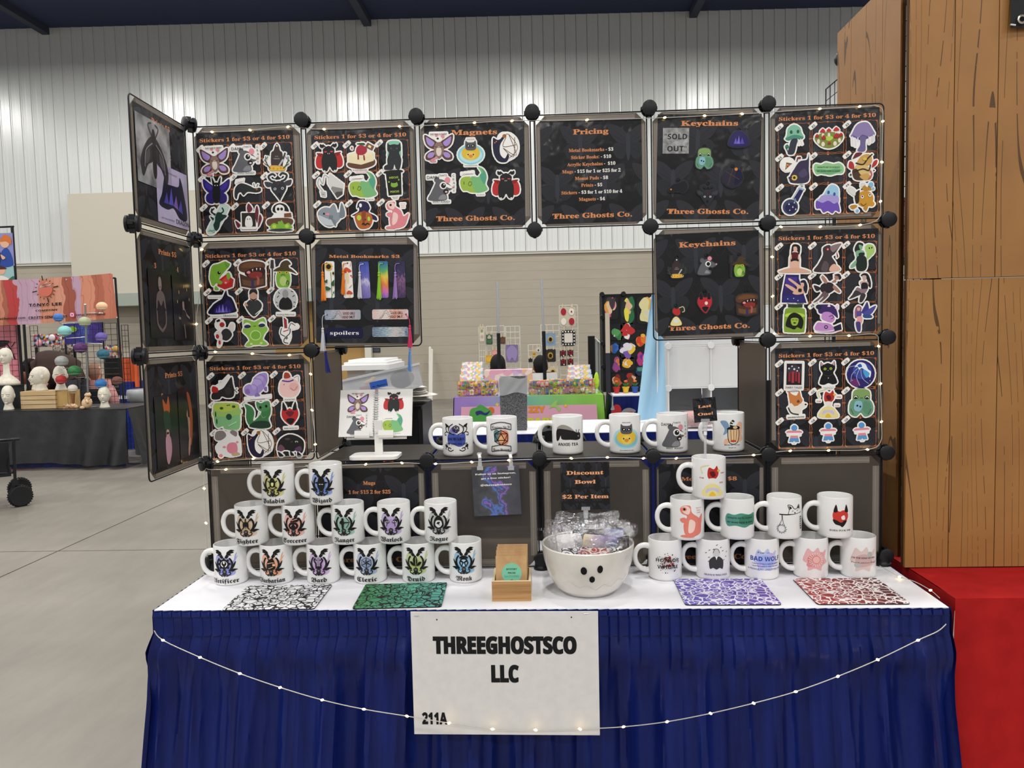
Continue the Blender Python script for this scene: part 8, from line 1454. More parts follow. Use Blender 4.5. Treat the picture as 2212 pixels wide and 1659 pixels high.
# white cube shelves with pale blue cloth
YC = 3.42; CW = .305; q = at(1443, 748, 1, YC); q2 = at(1536, 837, 1, YC); PX_ = q2.x-q.x; PZ = q.z-q2.z; cs = thing('white_cube_shelf', 'translucent white cube shelving behind the mugs on the back table', 'shelf', (q.x, YC, 0)); milk2 = glass_mat('milky_white_panel', 'e2e2e0', .82, .3); wfr = mat('dededc', .35)
zs = [q2.z-PZ, q2.z, q.z, q.z+PZ*.9]; zs[0] = max(zs[0], T+.03)
for i in range(-1, 3):
    for j in range(3):
        x = i*PX_; a, b = zs[j], zs[j+1]
        if i >= 0: MB().box((x+PX_/2, .005 if j else .30, (a+b)/2), (PX_-.012, .002, b-a-.012), milk2 if j else mat('8e9094', .6)).build('panel', cs)
        MB().box((x+PX_, .16, (a+b)/2), (.002, .3, b-a-.012), milk2).build('panel', cs)
for i in range(0, 4):
    for j, z in enumerate(zs): MB().lathe([(0, .012), (.022, .012), (.024, .006), (.024, -.006), (0, -.012)], wfr, 16).build('connector', cs, (i*PX_, -.004, z), (PI/2, 0, 0))
    MB().tube([(i*PX_, 0, zs[0]), (i*PX_, 0, zs[3])], .006, wfr, 6).build('post', cs)
for z in zs: MB().box((PX_*1.5, .16, z), (PX_*3, .31, .008), wfr).build('shelf_board', cs)
MB().ball((PX_*.93, .08, zs[1]+.05), (.03, .03, .045), mat('d8a860', .6), 12, 8).build('stored_jar', cs)
bc = thing('blue_cloth', 'pale blue tissue cloth hanging beside the white cube shelves', 'cloth', (at(1406, 900, 1, 3.3).x, 3.3, 0)); a = at(1415, 636, 1, 3.3)
def bcl(u, v):
    t_ = v; wd = .05+.10*t_; x = .02+(u-.5)*wd*1.4-.015*t_+.03*(1-t_); return (x, .02*math.sin(u*9+t_*4), a.z-(a.z-T-.02)*t_)
MB().grid(bcl, 16, 20, mat('9cc4dc', .8)).build('fabric', bc, smooth=True); MB().tube([(.05, .0, a.z), (.05, .01, T+.01)], .006, wfr).build('hanger_post', bc)
bp2 = thing('plastic_wrapped_bundle', 'clear wrapped pink bundle behind the mug with the opossum', 'bundle', (at(1500, 925, 1, 3.0).x, 2.98, T+.01)); MB().ball((0, 0, .05), (.17, .09, .05), mat('c89a94', .5), 16, 8, .05).build('bundle', bp2, smooth=True); MB().grid(lambda u, v: ((u-.5)*.36, -.10+.01*math.sin(20*u), .005+v*.09+.006*math.sin(17*u+9*v)), 20, 6, CELLO).build('wrap', bp2, smooth=True)
# ------------------------------------------------------------------ left booth
YA = 6.2; TL = at(150, 886, 1, YA).z
def bl(u0, u1, v0, v1, y): return bx_(u0, u1, v0, v1, y)
xl, xr = at(-140, 890, 1, YA).x, at(272, 884, 1, YA).x; lt2 = thing('black_cloth_table', 'table draped in black plastic cloth in the left booth', 'table', (xl, YA, 0)); lw = xr-xl
blk = noise_mat('black_plastic_cloth', '19191b', '222225', (9, 9, 9), .45, .4, 5); zh = at(150, 1003, 1, YA-.06).z; zh = max(zh, .03)
MB().box((lw/2, .37, TL), (lw, .76, .01), blk).build('cloth_top', lt2)
def ld(u, v):
    f = max(0, (u-.55)/.45); return (u*lw, -.01-.05*v-(.012+.05*f)*math.sin(u*46+2*v)*v-.012*math.sin(u*17), TL-(TL-zh)*v-.02*math.sin(u*9)*v)
MB().grid(ld, 160, 14, blk).build('front_drape', lt2, smooth=70); MB().grid(lambda u, v: (lw+.02+.14*v+.04*math.sin(u*14)*v, u*.74, TL-(TL-zh*.7)*v), 30, 10, blk).build('side_drape', lt2, smooth=70)
MB().grid(lambda u, v: (u*(lw-.1)+.05, .02-.01*math.sin(u*80), .02+v*.4), 120, 3, blue).build('under_skirt', lt2, smooth=60)
mb = MB()
for x in (.1, lw-.1):
    for y in (.1, .65): mb.tube([(x, y, 0), (x, y, TL-.01)], .015, 'g')
mb.build('legs', lt2)
TZ = TL+.006
foam = noise_mat('white_foam_head', 'd8d2c0', 'e6e0d0', (30, 30, 30), .85, .1)
def head(u0, u1, v0, v1, y, label, z=None, yaw=0, neck=True, long=False, bust=False):
    """foam mannequin head: cranium, jaw, nose, brows, lips, ears, neck"""
    x0, x1, z0, z1 = bl(u0, u1, v0, v1, y); w = x1-x0; z0 = TZ if z is None else z; h = z1-z0; t = thing('foam_head', label, 'mannequin head', ((x0+x1)/2, y, z0), (0, 0, yaw), group='white foam mannequin heads'); hw_ = w/2*(.86 if not bust else .50); hh = h*.80
    if long: hh = hw_*2.75
    n, k = 24, 20; vs = []
    for i in range(k+1):
        s = i/k; th = PI*s; zz = h-hh/2+hh/2*math.cos(th); r = math.sin(th); r = math.sin(th)**.8; jaw = 1-.26*max(0, s-.45)*1.6
        for j in range(n):
            a = 2*PI*j/n; x = hw_*r*jaw*math.cos(a); yv = hw_*1.18*r*(jaw if math.sin(a) > 0 else 1-.12*max(0, s-.55)*2)*math.sin(a)
            if math.sin(a) < -.5:
                fz = -math.sin(a)
                if abs(math.cos(a)) < .3 and .46 < s < .66: yv -= hw_*.26*(1-abs(math.cos(a))/.3)*(1-abs(s-.6)/.14 if abs(s-.6) < .14 else 0)
                if .15 < abs(math.cos(a)) < .6 and .44 < s < .53: yv += hw_*.10
                if abs(math.cos(a)) < .3 and .69 < s < .76: yv -= hw_*.07
            vs.append((x, yv, zz))
    mb = MB().add(vs, [(i*n+j, (i+1)*n+j, (i+1)*n+(j+1) % n, i*n+(j+1) % n) for i in range(k) for j in range(n)], foam); mb.build('head', t, smooth=True)
    fy = -hw_*1.16; fz = h-hh*.5; fr_ = MB(); fr_.tube([(0, fy*.96, fz+hh*.06), (0, fy-hw_*.10, fz-hh*.06), (0, fy-hw_*.22, fz-hh*.12), (0, fy*.96, fz-hh*.155)], [hw_*.06, hw_*.09, hw_*.15, hw_*.08], foam, 8)
    for s in (-1, 1): fr_.ball((s*hw_*.4, fy*.88, fz+hh*.0), (hw_*.2, hw_*.1, hh*.035), foam, 10, 6).tube([(s*hw_*.15, fy*.97, fz+hh*.07), (s*hw_*.42, fy*.93, fz+hh*.095), (s*hw_*.68, fy*.76, fz+hh*.06)], hw_*.07, foam, 6)
    fr_.tube([(-hw_*.25, fy*.86, fz-hh*.235), (0, fy*.97, fz-hh*.225), (hw_*.25, fy*.86, fz-hh*.235)], hw_*.075, foam, 6).tube([(-hw_*.2, fy*.84, fz-hh*.27), (0, fy*.93, fz-hh*.275), (hw_*.2, fy*.84, fz-hh*.27)], hw_*.08, foam, 6).ball((0, fy*.78, fz-hh*.37), (hw_*.28, hw_*.14, hh*.06), foam, 10, 6); fr_.build('face_relief', t, smooth=True)
    zn = h-hh*.80
    if bust: MB().lathe([(w/2, 0), (w/2, .03), (w*.42, .06), (hw_*.6, zn*.45), (hw_*.5, zn*.7), (hw_*.5, zn+.03)], foam, 24, sy=.7).build('neck', t, smooth=True)
    else: MB().lathe([(hw_*.86, 0), (hw_*.84, .012), (hw_*.6, max(.02, zn*.6)), (hw_*.58, zn+.04)], foam, 20).build('neck', t, smooth=True)
    for s in (-1, 1): MB().ball((s*hw_*.97, .01, h-hh*.53), (.008, .016, .026), foam, 8, 6).build('ear', t, smooth=True)
YL = YA+.22
crx0, crx1, crz0, crz1 = bl(44, 122, 846, 888, YL-.03); cr_ = thing('wooden_crate', 'pale slatted wooden crate on the black cloth table', 'crate', (crx0, YL-.03, TZ)); cw_ = crx1-crx0; chh = crz1-TZ; pine = noise_mat('pine_slats', 'c8a878', 'dcc095', (2, 40, 40), .7, .1)
sh4 = chh/4
for k in range(4):
    for y in (0, .26): MB().box((cw_/2, y, sh4*(k+.5)), (cw_, .012, sh4*.88), pine).build('slat', cr_)
    for x in (.006, cw_-.006): MB().box((x, .13, sh4*(k+.5)), (.012, .247, sh4*.88), pine).build('slat', cr_)
for x in (.02, cw_-.02):
    for y in (.016, .244): MB().box((x, y, chh/2), (.016, .018, chh), pine).build('corner_post', cr_)
MB().box((cw_/2, .13, chh-.004), (cw_, .25, .008), pine).build('top_board', cr_)
CZ = TZ+chh+.001
head(68, 107, 792, 846, YL+.05, 'foam head in profile on the wooden crate, front one', CZ, -.9); head(64, 84, 800, 846, YL+.2, 'smaller foam head behind on the wooden crate', CZ, -.6)
head(113, 148, 790, 846, YL+.05, 'foam head with neck behind the red yarn cup', CZ*0+at(130, 843, 1, YL+.05).z, .5)
x0, x1, z0, z1 = bl(114, 152, 846, 888, YL); o = thing('wood_block', 'pale wooden box under the right foam head', 'box', (x0, YL, TZ)); hz = at(130, 843, 1, YL+.05).z-TZ-.001; MB().box(((x1-x0)/2, .1, hz/2), (x1-x0, .2, hz), noise_mat('ply', 'b8935c', 'cca870', (3, 20, 30), .7)).build('box', o); MB().box(((x1-x0)/2, -.003, hz*.5), ((x1-x0)*.8, .005, hz*.8), mat('c8a468', .7)).build('front_panel', o)
head(2, 33, 833, 880, YA+.12, 'small foam head at the left end of the black table', None, .2); head(210, 240, 835, 878, YA+.15, 'foam head wearing the blue yarn cap at the right end', None, .3)
o = thing('dark_riser', 'dark riser box under the tall foam bust at the left', 'box', (at(10, 830, 1, YA+.35).x, YA+.35, TZ)); hz = at(10, 832, 1, YA+.35).z-TZ; MB().box((0, 0, hz/2), (.3, .2, hz), mat('2c3438', .6)).build('box', o); MB().box((0, 0, hz-.008), (.32, .22, .014), mat('22282c', .6)).build('lid', o)
head(-14, 41, 752, 830, YA+.35, 'tall foam bust with long neck at the photo left edge', TZ+hz+.001, .1, True, True, True)
# yarn dumplings on a steel tree
YK = YA+.2; base = at(191, 878, 1, YK); top = at(184, 659, 1, YK); ty = thing('steel_display_tree', 'steel pole display tree with angled arms for yarn caps', 'display stand', (base.x, YK, TZ)); dxp = top.x-base.x; hzp = top.z-TZ; STEEL = mat('9a9a9a', .3, .8)
MB().tube([(0, 0, .01), (dxp, 0, hzp)], .011, STEEL, 10).build('pole', ty); MB().ball((dxp, 0, hzp), .014, STEEL, 10, 6).build('finial', ty); MB().lathe([(.09, 0), (.09, .01), (.02, .016)], STEEL, 20).build('base', ty)
def yarn_mat(c):
    m = noise_mat('yarn_'+c, light(c, .0), light(c, .22), (25, 25, 160), .9, .5, 4); return m
CAPS = [(126, 686, 10, '2a66b8', 'blue', 'left of the steel pole top'), (183, 695, 12, 'a8b088', 'sage green', 'at the top of the steel pole'), (140, 715, 13, '86ccc8', 'aqua', 'left of the steel pole'), (220, 662, 11, 'f0c090', 'peach', 'in front of the banner corner'), (219, 728, 11.5, '5a48a0', 'violet', 'right of the steel pole'), (174, 751, 13, '4a1a58', 'dark purple', 'beside the steel pole'), (223, 765, 12.5, '14546a', 'dark teal', 'right of the steel pole'), (133, 780, 13, '9a9a98', 'grey', 'above the foam head'), (161, 801, 13, '1e6a30', 'forest green', 'left below the steel arms'), (132, 820, 11, 'b01c1c', 'red', 'in front of the foam head'), (218, 829, 11.5, '1a66b0', 'bright blue', 'on the right foam head'), (253, 822, 10.5, '5a2a1c', 'brown', 'far right of the steel tree'), (157, 839, 9.5, 'e0d8c8', 'cream', 'on a small cone')]
for k, (u, v, r, c, cn_, wh) in enumerate(CAPS):
    p = at(u, v, 1, YK-.05); R_ = r*(YK+2.0)/1660; t = thing('yarn_cap', '%s yarn cap ball %s' % (cn_, wh), 'yarn cap', p, group='yarn caps on the steel tree')
    MB().ball((0, 0, 0), (R_*1.05, R_*1.05, R_*.9), yarn_mat(c), 22, 14, .02).build('dome', t, smooth=True)
    MB().tube([(R_*.88*math.cos(a), R_*.88*math.sin(a), -R_*.52) for a in [2*PI*i/20 for i in range(20)]], R_*.05, mat(light(c, .5), .8), 6, True).build('brim', t)
    if k not in (9, 10, 12):
        zl = min(max(p.z-R_*.8-.03, TZ+.1), TZ+hzp-.05); f_ = (zl-TZ)/hzp; px0 = base.x+dxp*f_
        MB().tube([(p.x-base.x, -.05, p.z-TZ-R_*.5), (p.x-base.x, -.03, zl-TZ), (px0-base.x, 0, zl-TZ+.01)], .004, STEEL, 6).build('arm', ty)
q = at(157, 850, 1, YK-.05); t = thing('paper_cone', 'small brown cone holding the cream yarn ball', 'cone', (q.x, YK-.05, TZ)); MB().lathe([(.028, 0), (.03, .004), (.012, .05), (.024, q.z-TZ)], mat('8a5a3a', .7), 14).build('cone', t); MB().lathe([(.035, 0), (.035, .004)], mat('6a442c', .7), 14).build('foot', t)
# jointed tan creature in a clear basket
q = at(187, 862, 1, YA+.06); t = thing('plush_creature', 'tan plush creature with round body leaning beside the right foam head', 'toy', (q.x, YA+.06, TZ)); tan = noise_mat('tan_plush', 'd0ac84', 'dcbc98', (30, 30, 30), .9, .2)
mb = MB(); mb.ball((0, 0, .06), (.055, .05, .06), tan, 16, 10); mb.tube([(0, 0, .09), (.015, -.01, .12), (.02, -.01, .135)], [.035, .028, .025], tan, 12); mb.build('body', t, smooth=True)
MB().ball((.024, -.012, .155), (.036, .032, .022), tan, 14, 8).build('head', t, smooth=True)
for s in (-1, 1): MB().ball((.02, s*.03, .168), (.01, .008, .014), tan, 8, 6).build('ear', t, smooth=True); MB().ball((-.03, s*.03-.01, .018), (.03, .018, .018), tan, 10, 6).build('foot', t, smooth=True); MB().tube([(.02, s*.035, .10), (.045, s*.035-.02, .07)], [.014, .012], tan, 8).build('arm', t, smooth=True)
q = at(157, 872, 1, YA+.04); t = thing('ginger_roots', 'lumpy tan felt roots in a clear wire basket', 'toy', (q.x, YA+.04, TZ)); mb = MB()
for i in range(7): mb.ball((random.uniform(-.05, .05), random.uniform(-.02, .02), .018+.02*random.random()), (.024, .02, .018), tan, 10, 6, .1)
mb.build('felt_lumps', t, smooth=True); mb = MB()
for i in range(9): mb.tube([(-.08+.02*i, -.05, 0), (-.08+.02*i, -.05, .06)], .0015, mat('b08a70', .3, .6), 4)
for z in (0, .02, .04, .06): mb.tube([(-.08, -.05, z), (.08, -.05, z)], .0015, mat('b08a70', .3, .6), 4)
mb.build('wire_front', t)
# the banner above
YBN = YA+.85
def bn_pt(u, v): return at(u, v, 1, YBN)
TLb, TRb, BRb, BLb = bn_pt(-130, 606), bn_pt(243, 590), bn_pt(255, 687), bn_pt(-130, 709)
def bnr(u, v):
    a = TLb.lerp(TRb, u); b = BLb.lerp(BRb, u); p = a.lerp(b, v); s = .03*math.sin(PI*u); return (p.x, YBN-.012*math.sin(u*19+v*2), p.z-s*(1-v*.6))
def stripes_mat():
    m = bpy.data.materials.new('wood_stripe_banner'); m.use_nodes = True; nt = m.node_tree; N = nt.nodes; L = nt.links; b = pb(m); b.inputs['Roughness'].default_value = .42
    tc = N.new('ShaderNodeTexCoord'); sp = N.new('ShaderNodeSeparateXYZ'); L.new(tc.outputs['Generated'], sp.inputs[0]); no = N.new('ShaderNodeTexNoise'); no.inputs['Scale'].default_value = 3; L.new(tc.outputs['Generated'], no.inputs['Vector'])
    a = N.new('ShaderNodeMath'); a.operation = 'MULTIPLY_ADD'; a.inputs[1].default_value = .06; L.new(no.outputs[0], a.inputs[0]); L.new(sp.outputs[0], a.inputs[2]); s = N.new('ShaderNodeMath'); s.operation = 'SUBTRACT'; s.inputs[1].default_value = .03; L.new(a.outputs[0], s.inputs[0])
    cr = N.new('ShaderNodeValToRGB'); cr.color_ramp.interpolation = 'CONSTANT'; e = cr.color_ramp.elements; cols = ['c8785c', 'a85a44', 'cf8468', 'c07258', 'a04a3c', 'cc8468', 'a8604a', 'b83c3c', 'c09cb0', 'c4a0b4', 'd08a6e', 'd49278', 'a0543f', 'c09cb4', 'd48c70', 'b0624a', 'c4755c', 'bc6e54']
    pos = [0, .06, .12, .18, .25, .32, .36, .385, .44, .52, .565, .66, .71, .765, .80, .865, .92, .97]
    while len(e) < len(cols): e.new(.5)
    for i, c in enumerate(cols): e[i].position = pos[i]; e[i].color = lin(c)
    L.new(s.outputs[0], cr.inputs[0]); m2 = N.new('ShaderNodeMath'); m2.operation = 'MULTIPLY'; m2.inputs[1].default_value = 26; L.new(s.outputs[0], m2.inputs[0]); fr2 = N.new('ShaderNodeMath'); fr2.operation = 'FRACT'; L.new(m2.outputs[0], fr2.inputs[0]); l2 = N.new('ShaderNodeMath'); l2.operation = 'LESS_THAN'; l2.inputs[1].default_value = .06; L.new(fr2.outputs[0], l2.inputs[0])
    mc = N.new('ShaderNodeMix'); mc.data_type = 'RGBA'; mc.blend_type = 'MULTIPLY'; sc_ = N.new('ShaderNodeMath'); sc_.operation = 'MULTIPLY'; sc_.inputs[1].default_value = .5; L.new(l2.outputs[0], sc_.inputs[0]); L.new(sc_.outputs[0], mc.inputs[0]); L.new(cr.outputs[0], mc.inputs[6]); mc.inputs[7].default_value = (.3, .15, .1, 1); L.new(mc.outputs[2], b.inputs['Base Color']); return m
bnn = thing('company_banner', 'pink and rust striped banner lettered TANYA LEE COMPANY', 'banner', (0, 0, 0)); MB().grid(bnr, 60, 8, stripes_mat()).build('fabric', bnn, smooth=True)
mb = MB(); KB = mat('1c1416', .5); kk = (YBN+2.05)/1660; mb.X = tr(0, YBN-.02, 0) @ FRONT
def bt_(s, u, v, hpx, wpx, mode='s', m=KB): p = bn_pt(u, v); put_text(mb, s, p.x, p.z, hpx*kk, m, mode, w=wpx*kk, z=0, rot=.02, off=.01)
bt_('TANYA LEE', 100, 661, 13, 74); bt_('COMPANY', 103, 672, 7.5, 50); bt_('CRAFTY SINCE 1981', 105, 688, 12, 86); bt_('alvre@hotmail.com', 22, 690, 9, 74); bt_('tanyaleecompany', 198, 681, 9, 66)
c = bn_pt(100, 625); cx, cz = c.x, c.z
mb.flat([(cx+16*kk*math.cos(a), cz+16*kk*math.sin(a)) for a in [2*PI*i/24 for i in range(24)]], .001, mat('d0705c'))
for i in range(4): mb.flat([(cx+16*kk*math.cos(a)*(1 if j else .8), cz+16*kk*math.sin(a)*(1 if j else .8)) for j, a in ((1, .3+i*.28), (1, .42+i*.28), (0, 2.9-i*.1), (0, 2.75-i*.1))], .002+.0004*i, mat(('8aa8a0', 'ecdccc', '8aa8a0', 'ecdccc')[i]))
for i in range(16):
    a = 2*PI*i/16+.2; r0, r1 = (19, 23) if i % 4 else (19, 30); mb.flat(stroke([(cx+r0*kk*math.cos(a), cz+r0*kk*math.sin(a)), (cx+r1*kk*math.cos(a), cz+r1*kk*math.sin(a))], (1.6 if i % 4 else 2.4)*kk), .001, KB)
p = bn_pt(158, 680); mb.flat([(p.x+x, p.z+y) for x, y in rrect(11*kk, 11*kk, 3*kk, 3)], .001, mat('d0508a')); mb.flat([(p.x+x, p.z+y) for x, y in rrect(7.6*kk, 7.6*kk, 2*kk, 3)], .002, mat('f0e0e6')); mb.flat([(p.x+2.4*kk*math.cos(a), p.z+2.4*kk*math.sin(a)) for a in [i*.4 for i in range(15)]], .003, mat('d0508a'))
mb.build('lettering', bnn)
for u, v in ((243, 591), (254, 686), (60, 704), (145, 604)): p = bn_pt(u, v); MB().lathe([(.008, 0), (.008, .004)], mat('e0d8d0', .3, .6), 10).build('grommet', bnn, (p.x, YBN-.012, p.z), (PI/2, 0, 0))
# frame posts and grids of the left booth
p1, p0 = bn_pt(246, 600), bn_pt(266, 880); fp = thing('banner_stand', 'black pole frame carrying the striped banner', 'frame', (p0.x, YBN+.03, 0)); MB().tube([(0, 0, 0), (p1.x-p0.x, 0, p1.z)], .013, BLK, 8).build('post', fp); xm = bn_pt(48, 700).x-p0.x; MB().tube([(xm, 0, 0), (xm, 0, p1.z-.05)], .016, BLK, 8).build('post', fp); MB().tube([(p1.x-p0.x, 0, p1.z), (xm-1.0, 0, p1.z-.06)], .010, BLK, 8).build('top_rail', fp)
def bgrid(u0, u1, v0, label, y, pitch=.07, ang=0, zb=T+.01):
    x0, x1, z0, z1 = bl(u0, u1, v0, 880, y); w = x1-x0; t = thing('black_wire_grid', label, 'wire grid', (x0, y, 0), (0, 0, ang)); n = max(2, int(w/pitch)); mb = MB()
    for i in range(n+1): mb.tube([(w*i/n, 0, .01), (w*i/n, 0, z1)], .005 if i in (0, n) else .0028, BLK, 4)
    k = int(z1/pitch)
    for j in range(k+1): mb.tube([(0, 0, .01+(z1-.01)*j/k), (w, 0, .01+(z1-.01)*j/k)], .0028, BLK, 4)
    mb.build('mesh_panel', t); return t
bgrid(-20, 46, 704, 'black wire grid in front of the pink cloth', YA+1.1); bgrid(52, 64, 704, 'narrow black wire grid beside the pink cloth', YA+1.15); bgrid(160, 262, 700, 'black wire grid behind the steel display tree', YA+1.2); bgrid(64, 92, 704, 'low wire grid behind the ponytailed person', 8.4); bgrid(262, 286, 702, 'thin wire grid at the right of the left booth', 7.6)
x0, x1, z0, z1 = bl(-30, 52, 702, 880, YA+1.25); pc = thing('pink_backdrop', 'pink and red cloth hung behind the left wire grid', 'cloth', (x0, YA+1.25, 0)); MB().grid(lambda u, v: (u*(x1-x0), .01*math.sin(u*20), .01+v*(z1-.01)), 30, 4, grad_mat('pink_red_cloth', [(0, 'a81c34'), (.42, 'b02838'), (.55, 'd8808c'), (1, 'd88894')], 2, noise=2, nmix=.03, rough=.7)).build('fabric', pc, smooth=True); mb = MB(); mb.X = tr((x1-x0)*.55, -.02, z1-.35) @ FRONT; draw(mb, parse("l k 1 -6 -2 -2 9 4 4 8 -6;s 2a1c20 -8 9 -4 4 2 6 4 9;l e8dcdc 1.4 -1 0 2 4;l k .8 6 4 9 8"), .16, z=0, dz=.001); mb.build('cloth_print', pc)
# merchandise boards behind
MER1 = confetti('pink_merchandise', ['e0a0b0', 'e8c0c8', 'f0e4e4', '8a4a58', 'e8b0bc', 'd890a4', '5a3a40', 'f0dce0'], 26); MER2 = confetti('mixed_merchandise', ['8a8078', 'a09488', '4a4440', 'c0b4a8', '6a605a'], 40); MER3 = confetti('toy_merchandise', ['e0b040', '8aa0c8', 'b06a8a', 'e8e4e0', '3a3438', '9a8a78', 'c84a4a'], 30)
ym = 8.7
for u0, u1, v0, v1, m, lab in ((66, 112, 770, 880, MER1, 'pink merchandise board behind the foam heads'), (112, 158, 745, 800, MER2, 'grey beaded merchandise board behind the foam heads'), (70, 160, 722, 748, MER3, 'shelf row of small plush goods under the banner'), (225, 262, 745, 775, MER3, 'small goods hanging at the right grid')):
    x0, x1, z0, z1 = bl(u0, u1, v0, v1, ym); t = thing('merchandise_board', lab, 'display board', (x0, ym, 0)); ym += .16; w, h = x1-x0, z1-z0; MB().box((w/2, .02, z0+h/2), (w, .02, h), m).build('board', t); n = max(2, int(w/.16))
    MB().box((.02, .04, z0/2), (.03, .03, z0), BLK).build('support_leg', t); MB().box((w-.02, .04, z0/2), (.03, .03, z0), BLK).build('support_leg', t)
    for i in range(n): MB().ball((w*(i+.5)/n, -.02, z0+h*(.3+.4*(i % 2))), (.045, .03, .05), mat(random.choice(['e0a0b0', 'f0e4e4', '8aa0c8', '5a5060', 'd8b060'] if m is not MER2 else ['a09488', '6a605a']), .8), 10, 7).build('hung_item', t, smooth=True)
x0, x1, z0, z1 = bl(137, 222, 698, 742, 8.5); t = thing('galaxy_banner', 'blue and purple galaxy banner behind the yarn caps', 'banner', (x0, 8.5, z0)); MB().grid(lambda u, v: (u*(x1-x0), .01*math.sin(u*14), v*(z1-z0)), 20, 4, grad_mat('galaxy_banner_print', [(0, '2a2a78'), (.4, '3a3a98'), (.55, '3a6ab8'), (.7, '4a3490'), (1, '2a2470')], 0, noise=5, nmix=.4, rough=.5)).build('fabric', t, smooth=True); mb = MB(); mb.X = tr((x1-x0)*.25, -.02, (z1-z0)*.7) @ FRONT; draw(mb, parse("e 8ab83c 0 0 9 6"), .07, z=0); mb.build('print', t); MB().tube([(0, .02, z1-z0), (0, .02, -z0)], .012, BLK).tube([(x1-x0, .02, z1-z0), (x1-x0, .02, -z0)], .012, BLK).build('banner_poles', t)
x0, x1, z0, z1 = bl(262, 302, 774, 836, 7.8); t = thing('orange_safety_cloth', 'bright orange cloth hung beside the side panels', 'cloth', (x0, 7.8, 0)); MB().grid(lambda u, v: (u*(x1-x0), .02*math.sin(u*22), z0+v*(z1-z0)), 20, 4, mat('e0683c', .7)).build('fabric', t, smooth=True); MB().tube([(0, .03, 0), (0, .03, z1)], .012, BLK).tube([(x1-x0, .03, 0), (x1-x0, .03, z1)], .012, BLK).build('posts', t)
x0, x1, z0, z1 = bl(236, 262, 774, 812, 8.95); t = thing('black_shelf_unit', 'black shelf unit behind the brown yarn cap', 'shelf', (x0-.1, 8.95, 0)); MB().box(((x1-x0)/2+.1, .15, z1/2), (x1-x0+.15, .3, z1), mat('1c1b1d', .7)).build('carcass', t); MB().box(((x1-x0)/2+.1, -.005, z1*.8), (x1-x0+.1, .01, .03), mat('3a2a20', .7)).build('shelf_edge', t)
x0, x1, z0, z1 = bl(256, 284, 850, 880, 7.7); t = thing('cooler', 'blue cooler with white lid band behind the left booth', 'cooler', (x0, 7.7, 0)); MB().box(((x1-x0)/2, .2, z1*.45), (x1-x0, .4, z1*.9), mat('203a98', .5), bev=.03).build('body', t); MB().box(((x1-x0)/2, .2, z1*.93), (x1-x0+.02, .42, z1*.06), mat('e4e4e6', .4), bev=.03).build('lid_band', t); MB().box(((x1-x0)/2, .2, z1*1.08), (x1-x0, .4, z1*.24), mat('1c2f80', .5), bev=.03).build('lid', t)
x0, x1, z0, z1 = bl(283, 306, 842, 1000, 7.2); t = thing('waste_bin', 'grey waste bin with clear liner at the edge of the left booth', 'waste bin', (x0+.04, 7.2, 0)); MB().lathe([(.16, 0), (.2, z1-.05), (.21, z1-.03), (.19, z1-.03), (.15, .02)], mat('6c6e70', .6), 20, (.1, .1, 0)).build('body', t, smooth=40); MB().lathe([(.215, z1-.14), (.225, z1-.05), (.215, z1)], glass_mat('liner2', 'd8dadc', .5, .3), 24, (.1, .1, 0), fn=lambda a, z: 1+.02*math.sin(9*a)).build('liner', t, smooth=True)
